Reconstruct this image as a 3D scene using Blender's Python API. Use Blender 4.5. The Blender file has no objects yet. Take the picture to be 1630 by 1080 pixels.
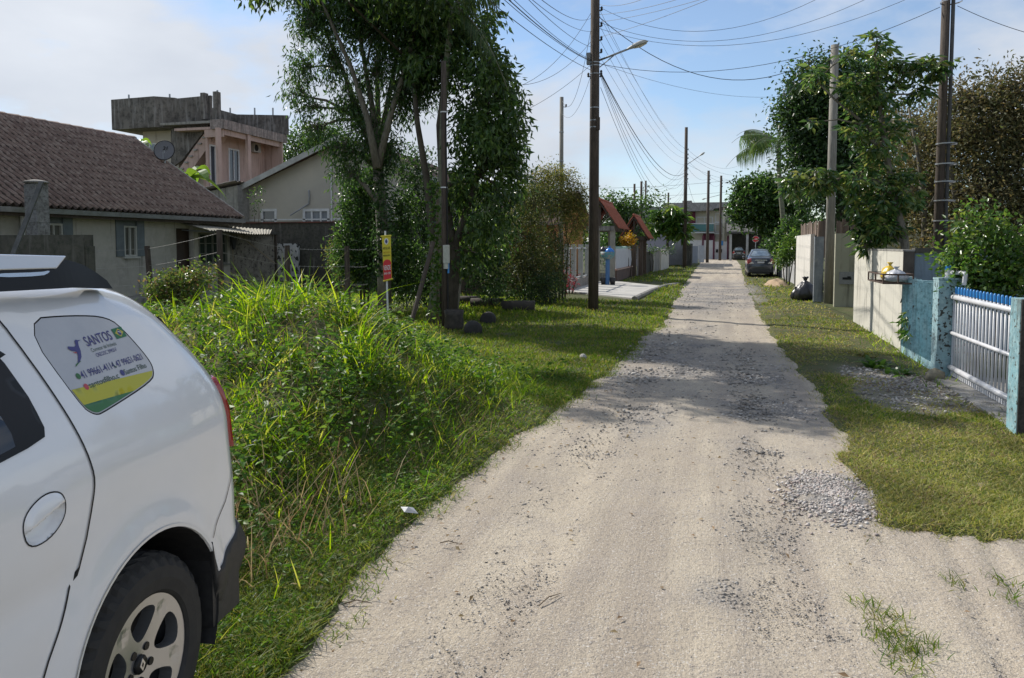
import bpy, math, random
import numpy as np
from mathutils import Vector, Matrix
from mathutils.geometry import delaunay_2d_cdt
R_ = math.radians
random.seed(7); rng = np.random.default_rng(7)
sc = bpy.context.scene
col = sc.collection
# ------------------------------------------------------------ camera, sky, sun, exposure
FP, PPX, PPY, HZ, VPX, EYE = 1200., 815., 463., 391., 1150., 1.68
pitch = math.atan((PPY-HZ)/FP); yaw = math.atan((VPX-PPX)/(FP/math.cos(pitch)))
cd = bpy.data.cameras.new('camera'); cam = bpy.data.objects.new('camera', cd); col.objects.link(cam)
cd.sensor_width = 36; cd.lens = FP/1630*36; cd.shift_y = -(540-PPY)/1630; cd.clip_end = 3000; cd.clip_start = .05
cam.location = (0, 0, EYE); cam.rotation_euler = (R_(90)-pitch, 0, yaw)
sc.camera = cam
SUN_EL, SUN_AZ = 40., -61.       # azimuth from the road axis (+Y), positive towards +X
w = bpy.data.worlds.new('World'); sc.world = w; w.use_nodes = True
nt = w.node_tree; nt.nodes.clear()
def wn(t, **k):
    n = nt.nodes.new(t)
    for a, b in k.items(): setattr(n, a, b)
    return n
wl = nt.links.new
sky = wn('ShaderNodeTexSky', sky_type='NISHITA', sun_disc=False, sun_elevation=R_(SUN_EL), sun_rotation=R_(SUN_AZ), air_density=1.0, dust_density=.12, ozone_density=3.2)
tcw = wn('ShaderNodeTexCoord'); mpw = wn('ShaderNodeMapping'); mpw.inputs['Scale'].default_value = (1, 1, 2.2); mpw.inputs['Location'].default_value = (9.1, .7, 2.2)
nz = wn('ShaderNodeTexNoise'); nz.inputs['Scale'].default_value = 1.9; nz.inputs['Detail'].default_value = 9; nz.inputs['Roughness'].default_value = .55; nz.inputs['Distortion'].default_value = .15
nz2 = wn('ShaderNodeTexNoise'); nz2.inputs['Scale'].default_value = 3.4; nz2.inputs['Detail'].default_value = 6
cr = wn('ShaderNodeValToRGB'); cr.color_ramp.elements[0].position = .44; cr.color_ramp.elements[1].position = .57
cr.color_ramp.elements[0].color = (.10, .10, .10, 1); cr.color_ramp.elements[1].color = (.95, .95, .95, 1)
cc = wn('ShaderNodeMix', data_type='RGBA'); cc.inputs[6].default_value = (2.9, 3.25, 3.9, 1); cc.inputs[7].default_value = (6.8, 7.0, 7.3, 1)
mx = wn('ShaderNodeMix', data_type='RGBA')
bg = wn('ShaderNodeBackground'); bg.inputs['Strength'].default_value = .125
wo = wn('ShaderNodeOutputWorld')
wl(tcw.outputs['Generated'], mpw.inputs['Vector']); wl(mpw.outputs[0], nz.inputs['Vector']); wl(mpw.outputs[0], nz2.inputs['Vector'])
wl(nz.outputs['Fac'], cr.inputs[0]); wl(cr.outputs[0], mx.inputs[0]); wl(sky.outputs[0], mx.inputs[6])
wl(nz2.outputs['Fac'], cc.inputs[0]); wl(cc.outputs[2], mx.inputs[7]); wl(mx.outputs[2], bg.inputs['Color']); wl(bg.outputs[0], wo.inputs[0])
sd = bpy.data.lights.new('sun', 'SUN'); sun = bpy.data.objects.new('sun', sd); col.objects.link(sun)
sd.energy = 4.9; sd.angle = R_(.55); sd.color = (1, .945, .86)
_s = Vector((math.sin(R_(SUN_AZ))*math.cos(R_(SUN_EL)), math.cos(R_(SUN_AZ))*math.cos(R_(SUN_EL)), math.sin(R_(SUN_EL))))
sun.rotation_euler = _s.to_track_quat('Z', 'Y').to_euler()
sc.view_settings.view_transform = 'Standard'; sc.view_settings.look = 'None'; sc.view_settings.exposure = 0.2; sc.view_settings.gamma = 1
sc.cycles.max_bounces = 6; sc.cycles.transparent_max_bounces = 8; sc.cycles.use_denoising = True

# ------------------------------------------------------------ measuring helpers (photo pixel + one known plane -> point in the world)
def ray(px, py):
    cx, cy = (px-PPX)/FP, -(py-PPY)/FP
    a, b, c = cx, math.cos(pitch)+cy*math.sin(pitch), -math.sin(pitch)+cy*math.cos(pitch)
    co, si = math.cos(yaw), math.sin(yaw)
    return Vector((co*a-si*b, si*a+co*b, c))
def GP(px, py, z=0.):
    d = ray(px, py); return Vector((0, 0, EYE))+d*((z-EYE)/d.z)
def XP(px, py, x):
    d = ray(px, py); return Vector((0, 0, EYE))+d*(x/d.x)
def YP(px, py, y):
    d = ray(px, py); return Vector((0, 0, EYE))+d*(y/d.y)
# ------------------------------------------------------------ materials
MAT = {}
def rgb(h):
    if isinstance(h, str):
        v = [int(h[i:i+2], 16)/255 for i in (0, 2, 4)]
        return tuple(c/12.92 if c < .04045 else ((c+.055)/1.055)**2.4 for c in v)
    return h
def material(name, c1, c2=None, c3=None, scale=3., rough=.8, metal=0., bump=0., bscale=None, stretch=(1, 1, 1), spec=.5, coat=0., streak=None, streak_amt=0., detail=6, contrast=(.35, .65), speck=None, speck_scale=60, speck_cut=.62, obj=True):
    if name in MAT: return MAT[name]
    m = bpy.data.materials.new(name); m.use_nodes = True; t = m.node_tree; b = t.nodes['Principled BSDF']; L = t.links.new
    c1 = rgb(c1); b.inputs['Roughness'].default_value = rough; b.inputs['Metallic'].default_value = metal
    b.inputs['Specular IOR Level'].default_value = spec; b.inputs['Coat Weight'].default_value = coat; b.inputs['Coat Roughness'].default_value = .04
    tc = t.nodes.new('ShaderNodeTexCoord'); mp = t.nodes.new('ShaderNodeMapping'); mp.inputs['Scale'].default_value = stretch
    L(tc.outputs['Object'], mp.inputs['Vector'])
    def noise(sc_, d=detail, src=mp):
        n = t.nodes.new('ShaderNodeTexNoise'); n.inputs['Scale'].default_value = sc_; n.inputs['Detail'].default_value = d; n.inputs['Roughness'].default_value = .62
        L(src.outputs[0], n.inputs['Vector']); return n
    def ramp(src, a, c):
        r = t.nodes.new('ShaderNodeMapRange'); r.inputs[1].default_value = a; r.inputs[2].default_value = c; L(src, r.inputs[0]); return r.outputs[0]
    def mix(f, A, B):
        n = t.nodes.new('ShaderNodeMix'); n.data_type = 'RGBA'; L(f, n.inputs[0])
        for i, v in ((6, A), (7, B)):
            if isinstance(v, tuple): n.inputs[i].default_value = (*v[:3], 1)
            else: L(v, n.inputs[i])
        return n.outputs[2]
    b.inputs['Base Color'].default_value = (*c1, 1); out = c1
    if c2 is not None: out = mix(ramp(noise(scale).outputs['Fac'], *contrast), c1, rgb(c2))
    if c3 is not None: out = mix(ramp(noise(scale*4.3).outputs['Fac'], .45, .7), out, rgb(c3))
    if streak is not None:
        m2 = t.nodes.new('ShaderNodeMapping'); m2.inputs['Scale'].default_value = (5, 5, .45); L(tc.outputs['Object'], m2.inputs['Vector'])
        n = noise(1.3, 5, m2); out = mix(ramp(n.outputs['Fac'], .62-streak_amt*.3, .8-streak_amt*.25), out, rgb(streak))
    if speck is not None:
        out = mix(ramp(noise(speck_scale, 2).outputs['Fac'], speck_cut, speck_cut+.05), out, rgb(speck))
    if not isinstance(out, tuple): L(out, b.inputs['Base Color'])
    if bump > 0:
        n = noise(bscale or scale*6, 6); bp = t.nodes.new('ShaderNodeBump'); bp.inputs['Strength'].default_value = min(1, bump); bp.inputs['Distance'].default_value = .02
        L(n.outputs['Fac'], bp.inputs['Height']); L(bp.outputs[0], b.inputs['Normal'])
    MAT[name] = m; return m
def leafmat(name, cols, trans=.45, rough=.45, tcol=None, spec=.5):
    if name in MAT: return MAT[name]
    m = bpy.data.materials.new(name); m.use_nodes = True; t = m.node_tree; b = t.nodes['Principled BSDF']; L = t.links.new; o = t.nodes['Material Output']
    g = t.nodes.new('ShaderNodeNewGeometry'); r = t.nodes.new('ShaderNodeValToRGB'); r.color_ramp.interpolation = 'LINEAR'
    els = r.color_ramp.elements
    while len(els) < len(cols): els.new(.5)
    for i, c in enumerate(cols): els[i].position = i/(len(cols)-1); els[i].color = (*rgb(c), 1)
    L(g.outputs['Random Per Island'], r.inputs[0])
    tcn = t.nodes.new('ShaderNodeTexCoord'); nn = t.nodes.new('ShaderNodeTexNoise'); nn.inputs['Scale'].default_value = 1.4; nn.inputs['Detail'].default_value = 3
    L(tcn.outputs['Object'], nn.inputs['Vector'])
    hv = t.nodes.new('ShaderNodeHueSaturation'); mr = t.nodes.new('ShaderNodeMapRange'); mr.inputs[1].default_value = .3; mr.inputs[2].default_value = .7; mr.inputs[3].default_value = .65; mr.inputs[4].default_value = 1.35
    L(nn.outputs['Fac'], mr.inputs[0]); L(mr.outputs[0], hv.inputs['Value']); L(r.outputs[0], hv.inputs['Color']); L(hv.outputs[0], b.inputs['Base Color'])
    b.inputs['Roughness'].default_value = rough; b.inputs['Specular IOR Level'].default_value = spec
    tr = t.nodes.new('ShaderNodeBsdfTranslucent'); ms = t.nodes.new('ShaderNodeMixShader'); ms.inputs[0].default_value = trans
    h2 = t.nodes.new('ShaderNodeHueSaturation'); h2.inputs['Value'].default_value = 1.9; h2.inputs['Saturation'].default_value = 1.1; h2.inputs['Hue'].default_value = .485
    L(hv.outputs[0], h2.inputs['Color']); L(h2.outputs[0], tr.inputs['Color']); L(b.outputs[0], ms.inputs[1]); L(tr.outputs[0], ms.inputs[2]); L(ms.outputs[0], o.inputs['Surface'])
    MAT[name] = m; return m
# ------------------------------------------------------------ objects
ORG = {}
def link(o, parent=None):
    col.objects.link(o)
    if parent is not None: o.parent = parent
    return o
def tag(o, label=None, cat=None, group=None, kind=None):
    for k, v in (('label', label), ('category', cat), ('group', group), ('kind', kind)):
        if v: o[k] = v
    return o
def thing(name, label, cat, loc=(0, 0, 0), group=None, rz=0.):
    o = bpy.data.objects.new(name, None); o.empty_display_size = .2; link(o); o.location = loc; o.rotation_euler = (0, 0, rz)
    ORG[o.name] = Vector(loc) if rz == 0 else None
    return tag(o, label, cat, group)
def mesh_obj(name, V, F, mats, parent=None, smooth=False, mi=None, at=None):
    """at = origin (world) for a top-level mesh; a child takes its parent's origin."""
    o_ = ORG.get(parent.name) if parent is not None else (Vector(at) if at is not None else Vector((0, 0, 0)))
    V = np.asarray([tuple(v) for v in V] if not isinstance(V, np.ndarray) else V, dtype=float)
    if o_ is not None: V = V-np.array(o_)
    me = bpy.data.meshes.new(name)
    if isinstance(F, np.ndarray):
        n, k = F.shape
        me.vertices.add(len(V)); me.vertices.foreach_set('co', V.astype(np.float32).ravel())
        me.loops.add(n*k); me.loops.foreach_set('vertex_index', F.astype(np.int32).ravel())
        me.polygons.add(n); me.polygons.foreach_set('loop_start', np.arange(0, n*k, k, dtype=np.int32)); me.update(calc_edges=True)
    else:
        me.from_pydata([tuple(v) for v in V], [], [tuple(f) for f in F])
    for m in (mats if isinstance(mats, (list, tuple)) else [mats]): me.materials.append(m)
    if mi is not None: me.polygons.foreach_set('material_index', np.asarray(mi, dtype=np.int32))
    if smooth: me.polygons.foreach_set('use_smooth', np.ones(len(me.polygons), dtype=bool))
    me.update()
    o = bpy.data.objects.new(name, me); link(o, parent)
    ORG[o.name] = o_
    if parent is None and o_ is not None: o.location = o_
    return o
class MB:
    def __init__(s): s.v = []; s.f = []; s.m = []
    def add(s, V, F, m=0):
        b = len(s.v); s.v += [tuple(v) for v in V]; s.f += [tuple(b+i for i in f) for f in F]; s.m += [m]*len(F); return s
    def box(s, x0, x1, y0, y1, z0, z1, m=0):
        V = [(x, y, z) for z in (z0, z1) for y in (y0, y1) for x in (x0, x1)]
        return s.add(V, [(0, 2, 3, 1), (4, 5, 7, 6), (0, 1, 5, 4), (2, 6, 7, 3), (0, 4, 6, 2), (1, 3, 7, 5)], m)
    def tube(s, P, r, n=8, m=0, cap=True):
        P = [Vector(p) for p in P]; rr = r if isinstance(r, (list, tuple)) else [r]*len(P); V = []; F = []
        t0 = (P[1]-P[0]).normalized(); up = Vector((0, 0, 1)) if abs(t0.z) < .9 else Vector((1, 0, 0)); a = t0.cross(up).normalized()
        for i, p in enumerate(P):
            t = (P[min(i+1, len(P)-1)]-P[max(i-1, 0)]).normalized(); a = (a-t*a.dot(t)).normalized(); b = t.cross(a)
            for k in range(n):
                th = 2*math.pi*k/n; V.append(p+(a*math.cos(th)+b*math.sin(th))*rr[i])
        for i in range(len(P)-1):
            for k in range(n): F.append((i*n+k, i*n+(k+1) % n, (i+1)*n+(k+1) % n, (i+1)*n+k))
        if cap: F.append(tuple(range(n-1, -1, -1))); F.append(tuple((len(P)-1)*n+k for k in range(n)))
        return s.add(V, F, m)
    def lathe(s, prof, c=(0, 0, 0), axis='z', n=24, m=0):
        V = []; F = []
        for (r, h) in prof:
            for k in range(n):
                t = 2*math.pi*k/n; u, v = r*math.cos(t), r*math.sin(t)
                p = (u, v, h) if axis == 'z' else ((h, u, v) if axis == 'x' else (v, h, u)); V.append((p[0]+c[0], p[1]+c[1], p[2]+c[2]))
        for i in range(len(prof)-1):
            for k in range(n): F.append((i*n+k, i*n+(k+1) % n, (i+1)*n+(k+1) % n, (i+1)*n+k))
        return s.add(V, F, m)
    def prism(s, poly, d, m=0):
        """poly: 3-D points of one face, d: extrusion vector"""
        n = len(poly); d = Vector(d); P = [Vector(p) for p in poly]
        V = P+[p+d for p in P]; F = [tuple(range(n-1, -1, -1)), tuple(range(n, 2*n))]+[(i, (i+1) % n, n+(i+1) % n, n+i) for i in range(n)]
        return s.add(V, F, m)
    def build(s, name, mats, parent=None, smooth=False, at=None, bevel=0):
        o = mesh_obj(name, s.v, s.f, mats, parent, smooth, s.m, at)
        if bevel:
            b = o.modifiers.new('b', 'BEVEL'); b.width = bevel; b.segments = 2; b.limit_method = 'ANGLE'
        return o
def copy_tree(o, parent=None):
    c = o.copy(); col.objects.link(c)
    if parent is not None: c.parent = parent
    ORG[c.name] = ORG.get(o.name)
    for ch in [x for x in sc.objects if x.parent == o]: copy_tree(ch, c)
    return c
# ------------------------------------------------------------ leaves and grass
def leaf_arrays(P, D, L, W, fold=.25, N=None):
    n = len(P); D = D/np.linalg.norm(D, axis=1, keepdims=True)
    if N is None: N = rng.normal(size=(n, 3)); N[:, 2] += .8
    S = np.cross(D, N); S /= np.linalg.norm(S, axis=1, keepdims=True)+1e-9; N = np.cross(S, D)
    L = np.broadcast_to(L, n)[:, None]; W = np.broadcast_to(W, n)[:, None]
    m = P+D*L*.45; V = np.empty((n, 4, 3)); V[:, 0] = P; V[:, 1] = m-S*W*.5+N*W*fold; V[:, 2] = P+D*L-N*L*.12; V[:, 3] = m+S*W*.5+N*W*fold
    b = (np.arange(n)*4)[:, None]; F = np.concatenate([b+np.array([[0, 2, 1]]), b+np.array([[0, 3, 2]])]).reshape(-1, 3)
    return V.reshape(-1, 3), F
def cluster_points(clusters, per=14, spread=.18, shell=.55):
    Pc = []; Ps = []; C = []
    for (cx, cy, cz, rx, ry, rz, n) in clusters:
        k = max(2, int(n/per)); u = rng.normal(size=(k, 3)); u /= np.linalg.norm(u, axis=1, keepdims=True)
        r = rng.random(k)**(1/3*shell+.12); c = np.array([cx, cy, cz])+u*r[:, None]*np.array([rx, ry, rz])
        # lumpy outline
        c += u*(np.sin(u[:, :1]*5+cx)*np.cos(u[:, 1:2]*4+cz))*.16*min(rx, rz)
        Pc.append(c); idx = rng.integers(0, k, n); Ps.append(c[idx]+rng.normal(size=(n, 3))*spread); C.append(np.concatenate([u[idx]], axis=0))
    return np.concatenate(Pc), np.concatenate(Ps), np.concatenate(C)
def tree(name, label, cat, base, trunks, clusters, L, W, lm, bm, group=None, droop=.3, out=.5, per=14, spread=.18, rosette=0, twigs=.5, brad=.03, shell=.55, crown='crown', fold=.25):
    root = thing(name, label, cat, base, group)
    nodes = [Vector(p[:3]) for t in trunks for p in t]; rad = [p[3] for t in trunks for p in t]
    mb = MB()
    for t in trunks:
        mb.tube([p[:3] for p in t], [p[3] for p in t], 9)
    if rosette:
        Pc = []; Ps = []; Us = []
        for (cx, cy, cz, rx, ry, rz, n) in clusters:
            k = max(1, n//rosette); u = rng.normal(size=(k, 3)); u /= np.linalg.norm(u, axis=1, keepdims=True)
            c = np.array([cx, cy, cz])+u*(rng.random(k)**.42)[:, None]*np.array([rx, ry, rz]); Pc.append(c)
            for j in range(k):
                a = rng.random()*6.28+np.arange(rosette)*2.399; el = rng.uniform(-.5, .7, rosette)
                d = np.stack([np.cos(a)*np.cos(el), np.sin(a)*np.cos(el), np.sin(el)], 1)+u[j]*.35
                Ps.append(np.repeat(c[j:j+1], rosette, 0)+d*.03+rng.normal(size=(rosette, 3))*spread*.3); Us.append(d)
        Pc = np.concatenate(Pc); P = np.concatenate(Ps); U = np.concatenate(Us); D = U+np.array([0, 0, -droop])
    else:
        Pc, P, U = cluster_points(clusters, per, spread, shell); D = rng.normal(size=P.shape)*.6+U*out+np.array([0, 0, -droop])
    ctr = []
    for (cx, cy, cz, rx, ry, rz, n) in clusters:
        c = Vector((cx, cy, cz)); j = min(range(len(nodes)), key=lambda i: (nodes[i]-c).length+(.5 if nodes[i].z > cz else 0)); a = nodes[j]
        mid = a.lerp(c, .5)+Vector((0, 0, .08*(c-a).length)); r0 = max(brad, min(rad[j]*.7, brad*2.5))
        if (c-a).length > .15: mb.tube([a, mid, c], [r0, r0*.7, r0*.35], 6)
        ctr.append((c, mid))
    if twigs > 0:
        cs = np.array([tuple(c[0]) for c in ctr])
        for p in Pc:
            if rng.random() > twigs: continue
            j = int(np.argmin(((cs-p)**2).sum(1))); c, mid = ctr[j]; q = Vector(p); a = mid.lerp(c, rng.uniform(.4, 1))
            mb.tube([a, a.lerp(q, .5)+Vector((0, 0, .04)), q], [brad*.4, brad*.28, brad*.15], 4, cap=False)
    mb.build('trunk', bm, root, True)
    n = len(P); V, F = leaf_arrays(P, D, L*rng.uniform(.6, 1.25, n), W*rng.uniform(.6, 1.25, n), fold)
    mesh_obj(crown, V, F, lm, root)
    return root
def blades(P, H, W, lean=.35, bend=.5, seg=3):
    n = len(P); a = rng.random(n)*2*math.pi; dx = np.stack([np.cos(a), np.sin(a), np.zeros(n)], 1); f = rng.random(n)*2*math.pi
    s = np.stack([np.cos(f), np.sin(f), np.zeros(n)], 1)
    H = np.broadcast_to(H, n); W = np.broadcast_to(W, n); ln = rng.random(n)*lean; bn = rng.random(n)*bend
    V = np.empty((n, 2*seg+1, 3)); ws = [1., .85, .6, .4]
    for i in range(seg+1):
        t = i/seg; hz = (ln*t+bn*t*t)*H; z = H*t*np.sqrt(np.maximum(.12, 1-(bn*t)**2*.8))
        c = P+dx*hz[:, None]; c = c.copy(); c[:, 2] += z
        if i < seg: V[:, 2*i] = c-s*(W*ws[i]*.5)[:, None]; V[:, 2*i+1] = c+s*(W*ws[i]*.5)[:, None]
        else: V[:, 2*i] = c
    k = 2*seg+1; b = (np.arange(n)*k)[:, None]; tr = []
    for i in range(seg-1): tr += [[2*i, 2*i+1, 2*i+3], [2*i, 2*i+3, 2*i+2]]
    tr.append([2*seg-2, 2*seg-1, 2*seg])
    F = np.concatenate([b+np.array([t]) for t in tr])
    return V.reshape(-1, 3), F
def merge(parts):
    V = []; F = []; b = 0
    for v, f in parts: V.append(v); F.append(f+b); b += len(v)
    return np.concatenate(V), np.concatenate(F)
def text_mesh(s, size, bold=0.):
    c = bpy.data.curves.new('t', 'FONT'); c.body = s; c.size = size; c.offset = bold*size*.6; c.resolution_u = 3
    o = bpy.data.objects.new('t', c); col.objects.link(o); dg = bpy.context.evaluated_depsgraph_get(); me = o.evaluated_get(dg).to_mesh()
    V = [tuple(v.co) for v in me.vertices]; F = [tuple(p.vertices) for p in me.polygons]
    o.evaluated_get(dg).to_mesh_clear(); bpy.data.objects.remove(o); bpy.data.curves.remove(c)
    return V, F
def inpoly(P, poly):
    x, y = P[:, 0], P[:, 1]; r = np.zeros(len(P), bool); n = len(poly)
    for i in range(n):
        x0, y0 = poly[i]; x1, y1 = poly[(i+1) % n]
        c = ((y0 > y) != (y1 > y)); xx = (x1-x0)*(y-y0)/((y1-y0) if y1 != y0 else 1e-12)+x0; r ^= c & (x < xx)
    return r
def pdist(P, line, closed=False):
    L = list(line)+([line[0]] if closed else []); d = np.full(len(P), 1e9)
    for (a, b) in zip(L[:-1], L[1:]):
        a = np.array(a, float); b = np.array(b, float); ab = b-a; t = np.clip(((P-a)@ab)/max(ab@ab, 1e-12), 0, 1); d = np.minimum(d, np.linalg.norm(P-(a+t[:, None]*ab), axis=1))
    return d
def dens(poly, step, closed=True):
    o = []; n = len(poly)
    for i in range(n if closed else n-1):
        a = np.array(poly[i], float); b = np.array(poly[(i+1) % n], float); k = max(1, int(np.linalg.norm(b-a)/step))
        for j in range(k): o.append(tuple(a+(b-a)*j/k))
    if not closed: o.append(tuple(poly[-1]))
    return o
def smoothpoly(poly, it=2, closed=True):
    for _ in range(it):
        o = []; n = len(poly)
        for i in range(n):
            a, b = np.array(poly[i], float), np.array(poly[(i+1) % n], float); o += [tuple(a*.75+b*.25), tuple(a*.25+b*.75)]
        poly = o
    return poly
def tri2d(outline, holes=(), step=.03, rings=()):
    O = dens(outline, step); Hs = [dens(h, step*.7) for h in holes]
    a = np.array(O); x0, y0 = a.min(0); x1, y1 = a.max(0)
    gx, gy = np.meshgrid(np.arange(x0, x1, step), np.arange(y0, y1, step)); g = np.stack([gx.ravel(), gy.ravel()], 1)
    g = g[inpoly(g, O)]; 
    for h in Hs: g = g[~inpoly(g, h)]
    d = pdist(g, O, True)
    for h in Hs: d = np.minimum(d, pdist(g, h, True))
    g = g[d > (max(rings)+step*.4 if rings else step*.45)]
    ex = []
    for r in rings:
        for loop in [O]:
            n = len(loop); A = np.array(loop); T = np.roll(A, -1, 0)-np.roll(A, 1, 0); T /= np.linalg.norm(T, axis=1, keepdims=True)+1e-9; N = np.stack([-T[:, 1], T[:, 0]], 1)
            for sg in (1, -1):
                q = A+N*r*sg; q = q[inpoly(q, O)]
                for h in Hs: q = q[~inpoly(q, h)] if len(q) else q
                if len(q):
                    dd = pdist(q, O, True); q = q[dd > r*.93]
                    for h in Hs:
                        if len(q): q = q[pdist(q, h, True) > step*.4]
                    if len(q): ex.append(q)
    pts = [Vector(p) for p in O]; edges = [(i, (i+1) % len(O)) for i in range(len(O))]
    for h in Hs:
        b = len(pts); pts += [Vector(p) for p in h]; edges += [(b+i, b+(i+1) % len(h)) for i in range(len(h))]
    pts += [Vector(p) for p in g]
    for q in ex: pts += [Vector(p) for p in q]
    r = delaunay_2d_cdt(pts, edges, [], 0, 1e-5); V = np.array([tuple(v) for v in r[0]]); F = [f for f in r[2]]
    C = np.array([V[list(f)].mean(0) for f in F]); k = inpoly(C, O)
    for h in Hs: k &= ~inpoly(C, h)
    F = [tuple(f) for f, q in zip(F, k) if q]
    # counter-clockwise
    F = [f if ((V[f[1]][0]-V[f[0]][0])*(V[f[2]][1]-V[f[0]][1])-(V[f[1]][1]-V[f[0]][1])*(V[f[2]][0]-V[f[0]][0])) > 0 else tuple(reversed(f)) for f in F]
    return V, F
# ============================================================ THE GROUND
def vn(x, y, s, seed=0):
    """smooth value noise, 0..1"""
    x = np.asarray(x, float)*s+seed*17.3; y = np.asarray(y, float)*s+seed*9.1
    xi = np.floor(x).astype(np.int64); yi = np.floor(y).astype(np.int64); fx = x-xi; fy = y-yi; fx = fx*fx*(3-2*fx); fy = fy*fy*(3-2*fy)
    def h(a, b):
        n = (a*374761393+b*668265263+seed*1274126177) & 0x7fffffff; n = ((n ^ (n >> 13))*1274126177) & 0x7fffffff; return ((n ^ (n >> 16)) & 0xffff)/65535.
    return (h(xi, yi)*(1-fx)+h(xi+1, yi)*fx)*(1-fy)+(h(xi, yi+1)*(1-fx)+h(xi+1, yi+1)*fx)*fy
def fbm(x, y, s, o=4, seed=0):
    return sum(vn(x, y, s*2**i, seed+i)*.5**i for i in range(o))/sum(.5**i for i in range(o))
YL = [-20, 1.5, 2.5, 3.5, 4.56, 6.7, 9.5, 14.7, 17.2, 30, 61, 95, 400]; XL = [-1.5, -1.5, -1.62, -1.76, -1.72, -1.66, -1.45, -1.26, -1.2, -1.45, -1.85, -2.2, -2.2]
YR = [-20, 4.2, 4.72, 5.4, 7.2, 9.8, 11.9, 20, 36, 61, 95, 400]; XR = [30, 30, 1.05, .86, 1.0, 1.06, .93, .87, .99, 1.4, 1.6, 1.6]
def xl(y): return np.interp(y, YL, XL)
def xr(y): return np.interp(y, YR, XR)
def outside(x, y):
    """> 0 off the road"""
    n = (fbm(x, y, 1.7, 4, 3)-.5)*.5
    d = np.maximum(xl(y)-x, x-xr(y))
    yy = np.asarray(y, float); rr = np.where(np.asarray(x) > .9, np.minimum(yy-4.75, 9), 9.)
    d = np.where((np.asarray(x) > .8) & (yy < 6.5), np.minimum(np.where(x-.9 < yy*0+.3, x-.85, 1.), rr), d)
    d = np.where(yy > 97, 1., d)
    return d+n*.55
def mound(x, y):
    g = lambda cx, cy, sx, sy, h: h*np.exp(-((x-cx)/sx)**2-((y-cy)/sy)**2)
    m = g(-4.0, 6.5, 1.35, 1.7, .85)+g(-3.0, 5.0, .8, 1.7, .28)+g(-6.3, 7.0, 1.9, 2.2, .62)+g(-9.2, 8.5, 2., 2., .5)+g(-4.5, 9.3, .9, 1.5, .35)
    return m*np.clip((xl(y)-x-.05)/.9, 0, 1)
def gh(x, y):
    x = np.asarray(x, float); y = np.asarray(y, float); o = np.where((x > .55) & (y < 4.5), -1., outside(x, y))
    e = np.clip((o+.12)/.24, 0, 1); e = e*e*(3-2*e)
    return -.045+e*.07+mound(x, y)+(fbm(x, y, .9, 3, 5)-.5)*.05*np.clip(o*2, 0, 1)+(fbm(x, y, 3.4, 2, 8)-.5)*.05*np.clip(mound(x, y)*4, 0, 1)
def axis(segs):
    o = []
    for a, b, st in segs: o += list(np.arange(a, b, st))
    return np.array(o+[segs[-1][1]])
gx = axis([(-900, -200, 100), (-200, -40, 16), (-40, -14, 2), (-14, -7, .3), (-7, 3.2, .075), (3.2, 8, .4), (8, 40, 3), (40, 200, 20), (200, 900, 100)])
gy = axis([(-60, 0, 6), (0, 1.6, .4), (1.6, 14, .075), (14, 30, .2), (30, 70, .8), (70, 130, 4), (130, 400, 30), (400, 1500, 150)])
Xg, Yg = np.meshgrid(gx, gy); Zg = gh(Xg, Yg); nx, ny = len(gx), len(gy)
ii = (np.arange(ny-1)[:, None]*nx+np.arange(nx-1)[None]).ravel(); Fg = np.stack([ii, ii+1, ii+nx+1, ii+nx], 1)
def gravel_mask(x, y):
    x = np.asarray(x, float); y = np.asarray(y, float); n = fbm(x, y, 1.3, 4, 11)
    b = lambda cx, cy, sx, sy: np.exp(-((x-cx)/sx)**4-((y-cy)/sy)**4)
    m = b(-.75, 11.2, .75, 2.6)*1.0+b(.45, 10.6, .45, 1.9)*.7+b(-.1, 29, 1.4, 8)*1.0+b(.72, 5.35, .22, .42)*1.4+b(.55, 6.8, .4, .5)*.4+b(.0, 3.72, .14, .18)*.35+b(.5, 8.1, .5, .5)*.55+b(.3, 4.9, .35, .5)*.05
    m = m*1.15+b(2.15, 9.6, .62, 1.6)*.95+b(-.7, 7.2, .3, .8)*.35+b(.25, 7.5, .28, 4.5)*.08+b(-.5, 17, .8, 4)*.35
    return np.clip(m*(n*2.4-.35), 0, 1)
def setattr_f(o, name, vals):
    a = o.data.attributes.new(name, 'FLOAT', 'POINT'); a.data.foreach_set('value', np.asarray(vals, dtype=np.float32))
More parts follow.
